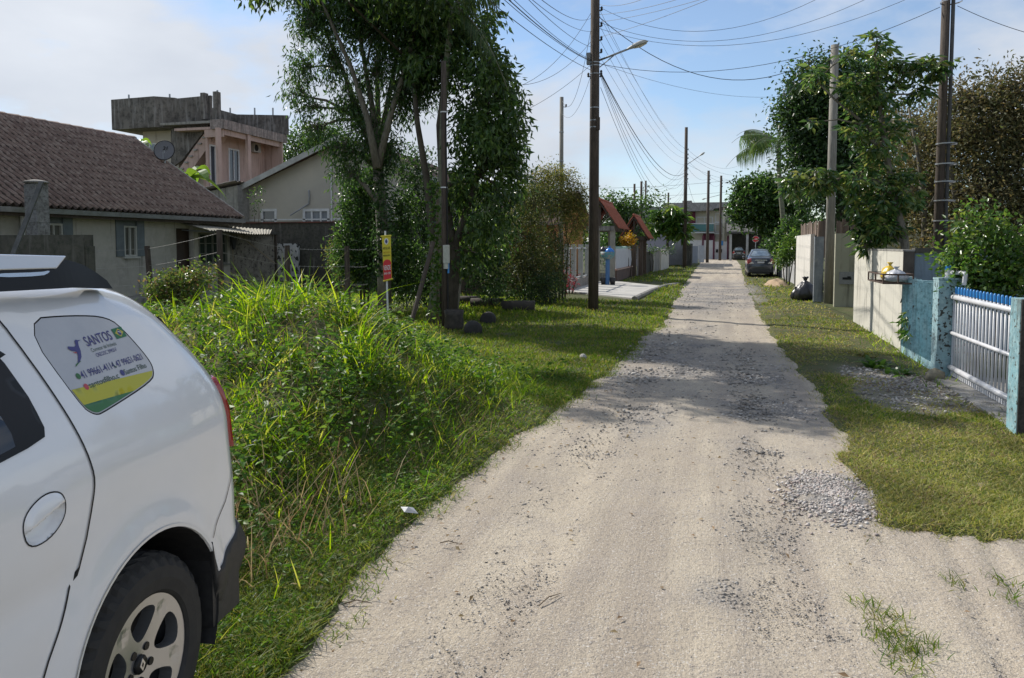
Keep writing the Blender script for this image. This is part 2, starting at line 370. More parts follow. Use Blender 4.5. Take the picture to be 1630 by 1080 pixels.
def ground_mat(name, ca, cb, cg1, cg2, kind):
    m = bpy.data.materials.new(name); m.use_nodes = True; t = m.node_tree; b = t.nodes['Principled BSDF']; L = t.links.new; b.inputs['Roughness'].default_value = .95; b.inputs['Specular IOR Level'].default_value = .2
    tc = t.nodes.new('ShaderNodeTexCoord')
    def nz(sc_, d=6, st=(1, 1, 1), r=.6):
        mp = t.nodes.new('ShaderNodeMapping'); mp.inputs['Scale'].default_value = st; L(tc.outputs['Object'], mp.inputs[0]); n = t.nodes.new('ShaderNodeTexNoise'); n.inputs['Scale'].default_value = sc_; n.inputs['Detail'].default_value = d; n.inputs['Roughness'].default_value = r; L(mp.outputs[0], n.inputs['Vector']); return n.outputs['Fac']
    def mr(s, a, c, lo=0, hi=1):
        r = t.nodes.new('ShaderNodeMapRange'); r.inputs[1].default_value = a; r.inputs[2].default_value = c; r.inputs[3].default_value = lo; r.inputs[4].default_value = hi; L(s, r.inputs[0]); return r.outputs[0]
    def mix(f, A, B):
        n = t.nodes.new('ShaderNodeMix'); n.data_type = 'RGBA'; L(f, n.inputs[0])
        for i, v in ((6, A), (7, B)):
            if isinstance(v, tuple): n.inputs[i].default_value = (*v[:3], 1)
            else: L(v, n.inputs[i])
        return n.outputs[2]
    def mul(a, c):
        n = t.nodes.new('ShaderNodeMath'); n.operation = 'MULTIPLY'; L(a, n.inputs[0])
        if isinstance(c, (int, float)): n.inputs[1].default_value = c
        else: L(c, n.inputs[1])
        return n.outputs[0]
    def add(a, c):
        n = t.nodes.new('ShaderNodeMath'); n.operation = 'ADD'; L(a, n.inputs[0]); L(c, n.inputs[1]); return n.outputs[0]
    c = mix(mr(nz(1.1), .35, .65), ca, cb)
    at = t.nodes.new('ShaderNodeAttribute'); at.attribute_name = 'gravel'
    if kind == 'road':
        c = mix(mr(nz(.5, 4, (5, .35, 1)), .42, .6, 0, .8), c, (.31, .265, .215))          # tracks along the road
        c = mix(mr(nz(2.6, 5), .5, .72, 0, .55), c, (.33, .29, .25)); c = mix(mr(nz(38, 4), .54, .66, 0, .6), c, (.20, .18, .165))
        c = mix(mr(nz(130, 2), .58, .66, 0, .7), c, (.13, .12, .115))
        c = mix(mr(nz(90, 2, (1, 1, 1)), .60, .66, 0, .6), c, (.60, .58, .55))
        gcol = mix(mr(nz(55, 3), .42, .6), cg1, cg2); f = mul(at.outputs['Fac'], mr(nz(16, 5), .3, .55)); c = mix(f, c, gcol)
        h = add(add(mul(nz(5, 3), .35), mul(nz(38, 6), .42)), mul(nz(14, 3, (6, .25, 1)), .10)); h = add(h, mul(nz(110, 3), .28)); h = add(h, mul(mul(at.outputs['Fac'], nz(60, 4)), 1.2)); st = .85
    else:
        c = mix(mr(nz(3.3), .4, .65), c, (.05, .075, .02)); c = mix(mr(nz(40, 4), .5, .7, 0, .7), c, (.14, .11, .07))
        gcol = mix(mr(nz(55, 3), .42, .6), cg1, cg2); c = mix(at.outputs['Fac'], c, gcol)
        h = add(mul(nz(7), .8), mul(nz(60, 5), .5)); st = .8
    L(c, b.inputs['Base Color']); bp = t.nodes.new('ShaderNodeBump'); bp.inputs['Strength'].default_value = st; bp.inputs['Distance'].default_value = .03; L(h, bp.inputs['Height']); L(bp.outputs[0], b.inputs['Normal'])
    return m
gm = ground_mat('soil', (.10, .09, .05), (.07, .085, .03), (.22, .20, .18), (.34, .32, .30), 'soil')
rm = ground_mat('sandy_road', (.47, .41, .32), (.40, .345, .27), (.16, .155, .155), (.30, .29, .285), 'road')
ground = mesh_obj('ground', np.stack([Xg.ravel(), Yg.ravel(), Zg.ravel()], 1), Fg, gm, smooth=True); tag(ground, 'flat soil ground under the lawns and the weed mound', kind='structure')
setattr_f(ground, 'gravel', gravel_mask(Xg, Yg).ravel()*(Xg.ravel() > 1.0)*.9)
# the road sheet
ry = axis([(-12, 1, .5), (1, 14, .06), (14, 34, .14), (34, 97, .6)]); rs = np.concatenate([np.linspace(-2.9, 1.6, 86), np.arange(1.65, 3.2, .07), [3.6, 4.5, 6, 9, 14, 22, 32]])
Xr, Yr = np.meshgrid(rs, ry)
trk = lambda c, wd: -np.exp(-((Xr-c-(fbm(Yr*.15, Yr*0, 1., 2, 4)-.5)*.3)/wd)**2)*.012
Zr = (fbm(Xr, Yr, 1.3, 4, 21)-.5)*.035+trk(-.95, .18)+trk(.35, .2)+(fbm(Xr*1., Yr, 9, 3, 24)-.5)*.012
Zr += np.exp(-((Xr-.75)/.3)**2-((Yr-5.4)/.5)**2)*.035
for (xa, ya, xb, yb) in ((1.0, 2.2, 1.25, 4.6), (1.28, 2.2, 1.45, 4.5), (1.9, 2.0, 2.2, 4.4)):   # wheel tracks in the loose sand
    d = np.abs((Xr-xa)-(xb-xa)*(Yr-ya)/(yb-ya)); Zr += np.where((Yr < 4.8) & (Yr > 1), -np.exp(-(d/.05)**2)*.014+np.exp(-((d-.09)/.035)**2)*.008, 0)
    Zr += np.where((Yr < 4.8) & (d < .07), np.sin(Yr*70+d*60)*.002, 0)
Zr = np.where(Xr > 2.6, Zr-.0, Zr)
nx2 = len(rs); ii = (np.arange(len(ry)-1)[:, None]*nx2+np.arange(nx2-1)[None]).ravel(); Fr = np.stack([ii, ii+1, ii+nx2+1, ii+nx2], 1)
road = mesh_obj('road', np.stack([Xr.ravel(), Yr.ravel(), Zr.ravel()], 1), Fr, rm, smooth=True); tag(road, 'pale sandy dirt road with gravel patches and tyre tracks', kind='structure')
setattr_f(road, 'gravel', gravel_mask(Xr, Yr).ravel())
def rz_(x, y): return (fbm(x, y, 1.3, 4, 21)-.5)*.035+np.exp(-((x-.75)/.3)**2-((y-5.4)/.5)**2)*.035-.006
# stones
def stones(x, y, z, r, name, mt, label):
    n = len(x); o = np.array([[1, 0, 0], [-1, 0, 0], [0, 1, 0], [0, -1, 0], [0, 0, 1], [0, 0, -1]], float)
    V = o[None]*r[:, None, None]*rng.uniform(.55, 1.25, (n, 6, 1))+rng.normal(size=(n, 6, 3))*r[:, None, None]*.22; a = rng.random(n)*6.28
    c, s = np.cos(a)[:, None], np.sin(a)[:, None]; X_, Y_ = V[:, :, 0]*c-V[:, :, 1]*s, V[:, :, 0]*s+V[:, :, 1]*c
    V = np.stack([X_+x[:, None], Y_+y[:, None], V[:, :, 2]*.65+z[:, None]+r[:, None]*.25], 2).reshape(-1, 3)
    f = np.array([[0, 2, 4], [2, 1, 4], [1, 3, 4], [3, 0, 4], [2, 0, 5], [1, 2, 5], [3, 1, 5], [0, 3, 5]]); F = ((np.arange(n)*6)[:, None, None]+f[None]).reshape(-1, 3)
    o = mesh_obj(name, V, F, mt); return tag(o, label, kind='stuff')
stm = leafmat('stone_grey', [(.15, .14, .13), (.25, .235, .215), (.32, .29, .26), (.42, .40, .37), (.20, .185, .17)], trans=0, rough=.9)
stl = leafmat('stone_pale', [(.16, .15, .14), (.36, .33, .31), (.45, .43, .41), (.34, .27, .24), (.55, .53, .50)], trans=0, rough=.9)
n = 150000; px = rng.uniform(300, 1630, n); py = rng.uniform(400, 1150, n); pts = np.array([GP(a, b)[:2] for a, b in zip(px, py)])
d_ = np.hypot(pts[:, 0], pts[:, 1]); o_ = outside(pts[:, 0], pts[:, 1]); gmk = gravel_mask(pts[:, 0], pts[:, 1]); cl = fbm(pts[:, 0], pts[:, 1], 2.2, 4, 31)
k = (o_ < .03) & (rng.random(n) < np.clip((cl-.40)*2.4+.05, .04, .9)) & (d_ < 24) & ((pts[:, 0] < 1.1) | (rng.random(n) < .12))
q = pts[k]; r = (.0022+.0075*rng.random(len(q))**4)*np.clip(d_[k]/4, .8, 2.2)
stones(q[:, 0], q[:, 1], rz_(q[:, 0], q[:, 1]), r, 'road_pebbles', stm, 'small grey pebbles strewn over the sandy road')
k = (gmk > .25) & (rng.random(n) < gmk) & (d_ < 34); q = pts[k]; r = (.006+.012*rng.random(len(q))**2)*np.clip(d_[k]/5.5, .85, 2.)
zz = np.where(outside(q[:, 0], q[:, 1]) < 0, rz_(q[:, 0], q[:, 1]), gh(q[:, 0], q[:, 1]))
stones(q[:, 0], q[:, 1], zz, r, 'gravel', stm, 'loose grey gravel in patches on the road and by the gate')
n = 2600; x_ = rng.normal(.74, .15, n); y_ = rng.normal(5.35, .24, n); k = fbm(x_, y_, 4, 2, 2) > .32; x_, y_ = x_[k], y_[k]
stones(x_, y_, rz_(x_, y_)+.004, .006+.011*rng.random(len(x_)), 'gravel_heap', stl, 'pale crushed stone spread beside the near right lawn corner')

# ============================================================ GRASS
grass_m = leafmat('lawn_grass', [(.05, .11, .012), (.075, .145, .018), (.115, .18, .025), (.16, .19, .035), (.24, .21, .07)], trans=.45, rough=.55, spec=.3)
dry_m = leafmat('dry_grass', [(.12, .18, .03), (.22, .24, .05), (.34, .31, .10), (.12, .18, .03), (.46, .39, .20)], trans=.4, rough=.6, spec=.3)
tall_m = leafmat('tall_grass', [(.05, .12, .013), (.09, .19, .018), (.16, .27, .024), (.24, .34, .035), (.32, .32, .08)], trans=.55, rough=.5, spec=.3)
weed_m = leafmat('weed_leaves', [(.03, .08, .012), (.05, .12, .018), (.08, .16, .03), (.12, .19, .04)], trans=.4, rough=.5, spec=.3)
straw_m = leafmat('straw', [(.22, .17, .09), (.32, .26, .14), (.16, .11, .06), (.26, .18, .10)], trans=.3, rough=.7)
def screen_points(n, x0, x1, y0, y1):
    px = rng.uniform(x0, x1, n); py = rng.uniform(y0, y1, n)
    d = np.array([tuple(ray(a, b)) for a, b in zip(px, py)]); t = -EYE/d[:, 2]; return d[:, 0]*t, d[:, 1]*t
def lawn(name, n, box, cond, h0, h1, w0, mt, label, thr=.3, lean=.6, dmax=75):
    x, y = screen_points(n, *box); o = outside(x, y); d = np.hypot(x, y); pn = fbm(x, y, 1.1, 4, 41)
    k = cond(x, y) & (d < dmax) & (o+ (rng.random(n)-.5)*.34 > .02) & (pn > thr-.12*rng.random(n))
    x, y, d, pn = x[k], y[k], d[k], pn[k]; n = len(x); P = np.stack([x, y, gh(x, y)-.005], 1)
    H = (h0+(h1-h0)*rng.random(n)**1.5)*(.6+pn*.9)*np.clip(d/14, 1, 2.2); W = w0*np.clip(d/4.5, .9, 7)*rng.uniform(.7, 1.3, n)
    V, F = blades(P, H, W, lean, .8, 2); ob = mesh_obj(name, V, F, mt); tag(ob, label, kind='stuff'); return ob
lawn('lawn_grass', 150000, (560, 1120, 398, 700), lambda x, y: (x < 0) & (x > -7.5) & (y > 7.5) & ~((y > 22.6) & (y < 34.5) & (x < -2.3) & (x > -6.2)) & ~((y > 34) & (x < -4.4)), .03, .07, .0052, grass_m, 'green lawn on the left verge by the lamp pole')
lawn('verge_grass', 150000, (250, 1000, 560, 1250), lambda x, y: (x < xl(y)) & (x > xl(y)-1.3) & (y > 1.6) & (y < 9.5), .02, .06, .007, grass_m, 'short creeping grass along the foot of the weed mound', thr=.24, lean=1.9)
lawn('right_lawn_grass', 165000, (1150, 1900, 398, 900), lambda x, y: (x > .7) & (x < 2.72) & (y > 4.6) & ((gravel_mask(x, y) < .3) | (rng.random(len(x)) < .3)), .014, .04, .0055, dry_m, 'yellowish mown lawn on the right verge', thr=.45, lean=1.8)
lawn('right_green_grass', 60000, (1150, 1800, 405, 760), lambda x, y: (x > .9) & (x < 2.74) & (y > 7.2) & (gravel_mask(x, y) < .25) & (fbm(x, y, .6, 2, 77) > .5), .02, .055, .0055, grass_m, 'greener grass near the foot of the right walls', thr=.3, lean=.9)
lawn('straw_grass', 60000, (1150, 1900, 398, 900), lambda x, y: (x > .7) & (x < 2.72) & (y > 4.6) & (fbm(x, y, 2.4, 3, 88) > .52), .012, .035, .005, straw_m, 'dead straw patches in the right lawn', thr=.3, lean=2.2)
# tufts on the sand
P = []
for (a, b, c, s) in ((1395, 870, 0, 0), (1410, 985, 26, .05), (1425, 1015, 26, .05), (1445, 1040, 40, .06), (1405, 1010, 14, .04), (1375, 960, 10, .04), (1520, 930, 10, .05), (1600, 930, 14, .05), (1480, 1025, 8, .02), (1440, 1072, 16, .05), (1606, 955, 10, .03)):
    g = GP(a, b)
    for i in range(c*3): P.append((g.x+random.gauss(0, s), g.y+random.gauss(0, s), 0))
P = np.array(P); V, F = blades(P, rng.uniform(.02, .065, len(P)), .005, 1.4, .9, 2); tag(mesh_obj('sand_grass', V, F, grass_m), 'sparse grass sprigs creeping over the sand', kind='stuff')
# the mound of tall weeds
def scat(n, x0, x1, y0, y1, f):
    x = rng.uniform(x0, x1, n); y = rng.uniform(y0, y1, n); k = rng.random(n) < f(x, y); return x[k], y[k]
dl = lambda x, y: np.clip((xl(y)-x-.15)/.8, 0, 1)
fm = lambda x, y: np.clip(mound(x, y)*2.2, 0, 1)*np.clip((fbm(x, y, 1.5, 3, 51)-.3)*3.2, .12, 1)
x, y = scat(66000, -11, -1.7, 2.2, 12.5, fm); m_ = mound(x, y); n = len(x); P = np.stack([x, y, gh(x, y)-.02], 1)
cl_ = np.clip((fbm(x, y, 2.6, 3, 55)-.3)*2.6, .25, 1.35)
V, F = blades(P, (.13+.38*rng.random(n)**1.3)*(.45+np.clip(m_, 0, 1)*.75)*cl_, .013*rng.uniform(.55, 1.7, n), .75, 1.0, 3)
tag(mesh_obj('tall_grass', V, F, tall_m), 'tall bright green grass covering the earth mound', kind='stuff')
x, y = scat(30000, -6, -1.7, 1.9, 9.5, lambda x, y: np.clip(dl(x, y)*1.2, 0, 1)*(mound(x, y) < .5)*np.clip((fbm(x, y, 1.9, 3, 61)-.35)*3, 0, .8)); n = len(x); P = np.stack([x, y, gh(x, y)-.02], 1)
V, F = blades(P, .06+.22*rng.random(n)**1.6, .008*rng.uniform(.6, 1.5, n), .8, .9, 3)
tag(mesh_obj('verge_weeds', V, F, tall_m), 'knee high grass at the near foot of the mound', kind='stuff')
x, y = scat(5500, -7, -1.9, 2.0, 9, lambda x, y: np.clip(dl(x, y)*1.5, 0, 1)*np.clip((fbm(x, y, 1.2, 3, 71)-.42)*5, .05, 1)); n = len(x); P = np.stack([x, y, gh(x, y)-.02], 1)
V, F = blades(P, .1+.28*rng.random(n), .005*rng.uniform(.6, 1.5, n), .9, .9, 3)
tag(mesh_obj('dry_stalks', V, F, straw_m), 'straw coloured dead stalks among the weeds on the mound', kind='stuff')
x, y = scat(1300, -3.4, -1.9, 2.4, 4.8, lambda x, y: np.clip(dl(x, y)*2, 0, 1)*np.exp(-((x+2.35)/.45)**2-((y-3.5)/.8)**2)); n = len(x); P = np.stack([x, y, gh(x, y)-.02], 1)
V, F = blades(P, .12+.3*rng.random(n), .0055*rng.uniform(.6, 1.5, n), .6, .9, 3); tag(mesh_obj('dead_stalks', V, F, straw_m), 'patch of dead brown stalks beside the rear of the white car', kind='stuff')
# broad leaved weeds on the mound
Q = []; U = []
xs, ys = scat(8200, -8, -1.8, 2.2, 10, lambda x, y: np.clip(dl(x, y), 0, 1)*np.clip(mound(x, y)*2+.2, 0, 1)*np.clip((fbm(x, y, 1.1, 3, 81)-.4)*5, .05, 1))
zs = gh(xs, ys)
for a, b, c in zip(xs, ys, zs):
    hh = .05+random.random()*.28; k = random.randint(5, 9); ax = (random.gauss(0, .12), random.gauss(0, .12))
    for j in range(k):
        t = (j+1)/k; an = j*2.4+a*9; Q.append((a+ax[0]*t, b+ax[1]*t, c+hh*t)); U.append((math.cos(an), math.sin(an), random.uniform(-.2, .6)))
Q = np.array(Q); U = np.array(U); n = len(Q); V, F = leaf_arrays(Q, U, rng.uniform(.03, .085, n), rng.uniform(.018, .04, n), .2)
tag(mesh_obj('broadleaf_weeds', V, F, weed_m), 'dark broad leaved weeds mixed into the grassy mound', kind='stuff')
# ragged fringe of dead leaves, runners and dirt where the verge meets the sand
x, y = scat(60000, -2.6, -.9, 1.8, 16, lambda x, y: np.exp(-((outside(x, y)-.0)/.10)**2)*np.clip((fbm(x, y, 3.1, 3, 95)-.35)*3.5, 0, 1)); n = len(x); P = np.stack([x, y, np.maximum(gh(x, y), rz_(x, y))+.004], 1)
V, F = blades(P, .02+.05*rng.random(n)**2, .006, 1.9, .9, 2); tag(mesh_obj('edge_runners', V, F, grass_m), 'grass runners creeping from the left verge onto the sand', kind='stuff')
x, y = scat(9000, -2.6, -.6, 1.8, 16, lambda x, y: np.exp(-((outside(x, y)-.02)/.16)**2)*np.clip((fbm(x, y, 2.1, 3, 96)-.3)*3, 0, 1)); x2, y2 = scat(5000, .3, 2.7, 4.6, 20, lambda x, y: np.exp(-((outside(x, y)-.02)/.16)**2)*.5); x = np.append(x, x2); y = np.append(y, y2); n = len(x)
P = np.stack([x, y, np.maximum(gh(x, y), rz_(x, y))+.006], 1); V, F = leaf_arrays(P, np.stack([rng.normal(size=n), rng.normal(size=n), rng.normal(size=n)*.2], 1), .006+.02*rng.random(n)**2, .006+.008*rng.random(n), .2, np.tile([0, 0, 1.], (n, 1))+rng.normal(size=(n, 3))*.3); tag(mesh_obj('leaf_litter', V, F, straw_m), 'brown leaf litter along both road edges', kind='stuff')
x, y = scat(26000, .2, 2.7, 4.5, 20, lambda x, y: np.exp(-((outside(x, y)-.0)/.09)**2)*np.clip((fbm(x, y, 3.1, 3, 97)-.35)*3.5, 0, 1)); n = len(x); P = np.stack([x, y, np.maximum(gh(x, y), rz_(x, y))+.004], 1)
V, F = blades(P, .015+.04*rng.random(n)**2, .006, 1.9, .9, 2); tag(mesh_obj('right_edge_runners', V, F, dry_m), 'grass runners creeping from the right lawn onto the sand', kind='stuff')
# low leafy ground cover on the near verge
x, y = scat(52000, -3.4, -1.45, 1.5, 9.5, lambda x, y: (outside(x, y) > .03)*np.clip((xl(y)-x+.1)*2, 0, 1)*(mound(x, y) < .25)*np.clip((fbm(x, y, 2.3, 3, 98)-.3)*3, .1, 1)); n = len(x); P = np.stack([x, y, gh(x, y)+.015+.04*rng.random(n)], 1)
V, F = leaf_arrays(P, np.stack([rng.normal(size=n), rng.normal(size=n), rng.normal(size=n)*.5+.1], 1), .018+.022*rng.random(n), .007+.007*rng.random(n), .25); tag(mesh_obj('ground_cover', V, F, weed_m), 'low leafy ground cover on the verge beside the white car', kind='stuff')
# wild grass in the yard behind the mound
x, y = scat(46000, -24, -5.5, 9.5, 24, lambda x, y: np.clip((fbm(x, y, .5, 3, 91)-.25)*2.2, .1, 1)*(~((x < -14.0) & (y > 14)))*(mound(x, y) < .3)); n = len(x); P = np.stack([x, y, gh(x, y)-.02], 1)
V, F = blades(P, .06+.22*rng.random(n)**2, .014*rng.uniform(.6, 1.5, n), .7, .9, 2); tag(mesh_obj('yard_grass', V, F, tall_m), 'rough grass of the yard between the mound and the tiled house', kind='stuff')
x, y = scat(9000, -7.5, -3.6, 15, 23, lambda x, y: np.clip((fbm(x, y, .9, 3, 93)-.45)*4, 0, 1)); n = len(x); P = np.stack([x, y, gh(x, y)], 1)
V, F = blades(P, .05+.16*rng.random(n)**2, .014, .7, .9, 2); tag(mesh_obj('hedge_foot_grass', V, F, tall_m), 'sunlit grass tufts in front of the brown bushes', kind='stuff')
# small litter and stems on the road
lit = MB()
g = GP(650, 828); a = Vector((g.x, g.y, .06)); lit.add([a+Vector((-.06, .02, .01)), a+Vector((-.01, -.035, 0)), a+Vector((.07, -.01, -.01)), a+Vector((.02, .03, .01)), a+Vector((0, .0, .022))], [(0, 1, 4), (1, 2, 4), (2, 3, 4), (3, 0, 4)])
tag(lit.build('paper_scrap', material('paper', (.38, .40, .44), (.3, .3, .3), scale=30, rough=.6), at=tuple(a)), 'crumpled white paper scrap at the edge of the weeds', 'litter')
def twig(px, py, dx, dy, L, nm, lab):
    g = GP(px, py); b = MB(); A = Vector((g.x, g.y, .012)); Bv = Vector((dx, dy, 0)).normalized()*L
    b.tube([A, A+Bv*.4+Vector((0, .01, .012)), A+Bv], [.0035, .003, .0015], 5); b.tube([A+Bv*.45, A+Bv*.6+Vector((.03, .01, .01))], .0015, 4)
    tag(b.build(nm, material('twig', (.12, .08, .05), (.2, .15, .1), scale=20)), lab, 'twig')
twig(858, 968, .5, 1, .17, 'twig', 'thin dry twig lying on the sand in mid road'); twig(700, 868, 1, .1, .12, 'twig', 'short dark twig on the sand near the weed edge'); twig(548, 965, 1, .3, .13, 'twig', 'bent twig on the sand nearest the bottom of the verge')
g = GP(928, 575); st = MB(); st.lathe([(0, 0), (.05, .01), (.055, .04), (.03, .07), (0, .08)], (g.x, g.y, .03), n=9); tag(st.build('stone', material('pale_stone', (.45, .43, .4), (.3, .28, .26), scale=20, bump=.4)), 'small pale stone on the left lawn edge', 'stone')
# ============================================================ CARS
white_paint = material('white_paint', (.74, .75, .765), (.70, .71, .71), scale=1.2, rough=.2, coat=1.0, spec=.5)
dark_paint = material('dark_grey_paint', (.035, .042, .055), rough=.3, metal=.3, coat=1.0)
black_plastic = material('black_plastic', (.018, .018, .019), (.03, .03, .03), scale=40, rough=.55, bump=.1, bscale=200)
satin_black = material('satin_black', (.008, .008, .009), rough=.4, spec=.3)
tint = material('tinted_glass', (.008, .009, .011), rough=.03, spec=.9)
rubber = material('rubber', (.016, .016, .016), (.028, .027, .025), scale=14, rough=.75)
alloy = material('alloy', (.50, .51, .52), rough=.28, metal=.85)
alloy_dark = material('alloy_shadow', (.02, .02, .021), rough=.6)
silver = material('silver_trim', (.62, .63, .64), rough=.22, metal=.9)
redlens = material('red_lens', (.28, .008, .01), rough=.08, coat=1.)
whitelens = material('white_lens', (.6, .6, .6), rough=.1, coat=1.)
seam = material('seam', (.01, .01, .01), rough=.8)
def sm(a, b, x): t = np.clip((np.asarray(x, float)-a)/(b-a), 0, 1); return t*t*(3-2*t)
class Body:
    """side surface n(s, z) over an outline in (s, z); local X outward, Y to the rear, Z up"""
    def __init__(s, outline, soft, R, half, n0, arches):
        s.o, s.soft, s.R, s.half, s.n0, s.ar = outline, soft, R, half, n0, arches
    def N(s, P):
        P = np.atleast_2d(np.asarray(P, float)); d = pdist(P, s.soft); R = s.R(P[:, 0], P[:, 1]); q = np.clip(d/R, 0, 1)
        n = s.n0(P[:, 0], P[:, 1])-R*(1-np.sqrt(np.maximum(0, 1-(1-q)**2)))
        for (cs, cz, r) in s.ar:
            rr = np.hypot(P[:, 0]-cs, P[:, 1]-cz); n = n+.018*np.exp(-((rr-r-.02)/.05)**2)*(P[:, 1] > .3)
        return n
    def P3(s, P, off=0., side=1):
        P = np.atleast_2d(np.asarray(P, float)); e = .004
        n = s.N(P); ds = (s.N(P+[e, 0])-s.N(P-[e, 0]))/(2*e); dz = (s.N(P+[0, e])-s.N(P-[0, e]))/(2*e)
        ds = np.clip(ds, -1.5, 1.5); dz = np.clip(dz, -1.5, 1.5)
        nr = np.stack([np.ones(len(P)), -ds, -dz], 1); nr /= np.linalg.norm(nr, axis=1, keepdims=True)
        V = np.stack([n, P[:, 0], P[:, 1]], 1)+nr*off
        if side < 0: V[:, 0] = -2*s.half-V[:, 0]
        return V
    def patch(s, poly, name, m, parent, off=.002, holes=(), step=.03, thick=0, side=1, smooth=True):
        V2, F = tri2d(poly, holes, step); V = s.P3(V2, off, side)
        if side < 0: F = [tuple(reversed(f)) for f in F]
        V = list(map(tuple, V)); F = list(F)
        if thick:
            b = len(V); W = s.P3(V2, off-thick, side); V += list(map(tuple, W)); E = {}
            for f in F:
                for i in range(3): E[(f[i], f[(i+1) % 3])] = 1
            F += [(a+b, a, c, c+b)[::-1] for (a, c) in E if (c, a) not in E]
        return mesh_obj(name, V, F, m, parent, smooth)
    def shell(s, m, parent, holes=(), step=.035, crown=.03, wheelwell=True):
        V2, F = tri2d(s.o, holes, step, rings=(.003, .009, .02, .04))
        A = s.P3(V2, 0, 1); B = s.P3(V2, 0, -1); n = len(A); V = list(map(tuple, A))+list(map(tuple, B)); F2 = list(F)+[tuple(n+i for i in reversed(f)) for f in F]
        O = dens(s.o, step); k = len(O)        # first k points of V2 are the outline
        base = len(V); cols = 8
        for j in range(1, cols):
            t = j/cols
            for i in range(k):
                a, b = np.array(V[i]), np.array(V[n+i]); p = a*(1-t)+b*t; c = 4*t*(1-t)
                if O[i][1] > 1.3: p[2] += crown*c
                elif O[i][0] > 0 and O[i][1] > .35: p[1] += crown*c
                elif O[i][1] > .35: p[1] -= crown*1.6*c
                V.append(tuple(p))
        G_ = lambda j, i: i if j == 0 else (n+i if j == cols else base+(j-1)*k+i)
        for j in range(cols):
            for i in range(k):
                i2 = (i+1) % k; F2.append((G_(j, i), G_(j+1, i), G_(j+1, i2), G_(j, i2)))
        return mesh_obj('body', V, F2, m, parent, True)
    def line(s, P, w, name, m, parent, off=.003, side=1):
        P = dens(P, .02, False); A = np.array(P); T = np.gradient(A, axis=0); T /= np.linalg.norm(T, axis=1, keepdims=True); Nn = np.stack([-T[:, 1], T[:, 0]], 1)
        L = s.P3(A-Nn*w/2, off, side); Rr = s.P3(A+Nn*w/2, off, side); k = len(A); V = list(map(tuple, L))+list(map(tuple, Rr)); F = [(i, i+1, k+i+1, k+i) for i in range(k-1)]
        return mesh_obj(name, V, F, m, parent)
    def put(s, V, F, s0, z0, name, m, parent, off=.0022, shear=0., sx=1., rot=0.):
        A = np.array([(v[0]*sx, v[1]) for v in V]); c, q = math.cos(rot), math.sin(rot)
        A = np.stack([A[:, 0]*c-A[:, 1]*q+s0+A[:, 1]*shear, A[:, 0]*q+A[:, 1]*c+z0], 1)
        return mesh_obj(name, s.P3(A, off), F, m, parent)
def arc(cs, cz, r, a0, a1, n=20): return [(cs+r*math.cos(R_(a0+(a1-a0)*i/n)), cz+r*math.sin(R_(a0+(a1-a0)*i/n))) for i in range(n+1)]
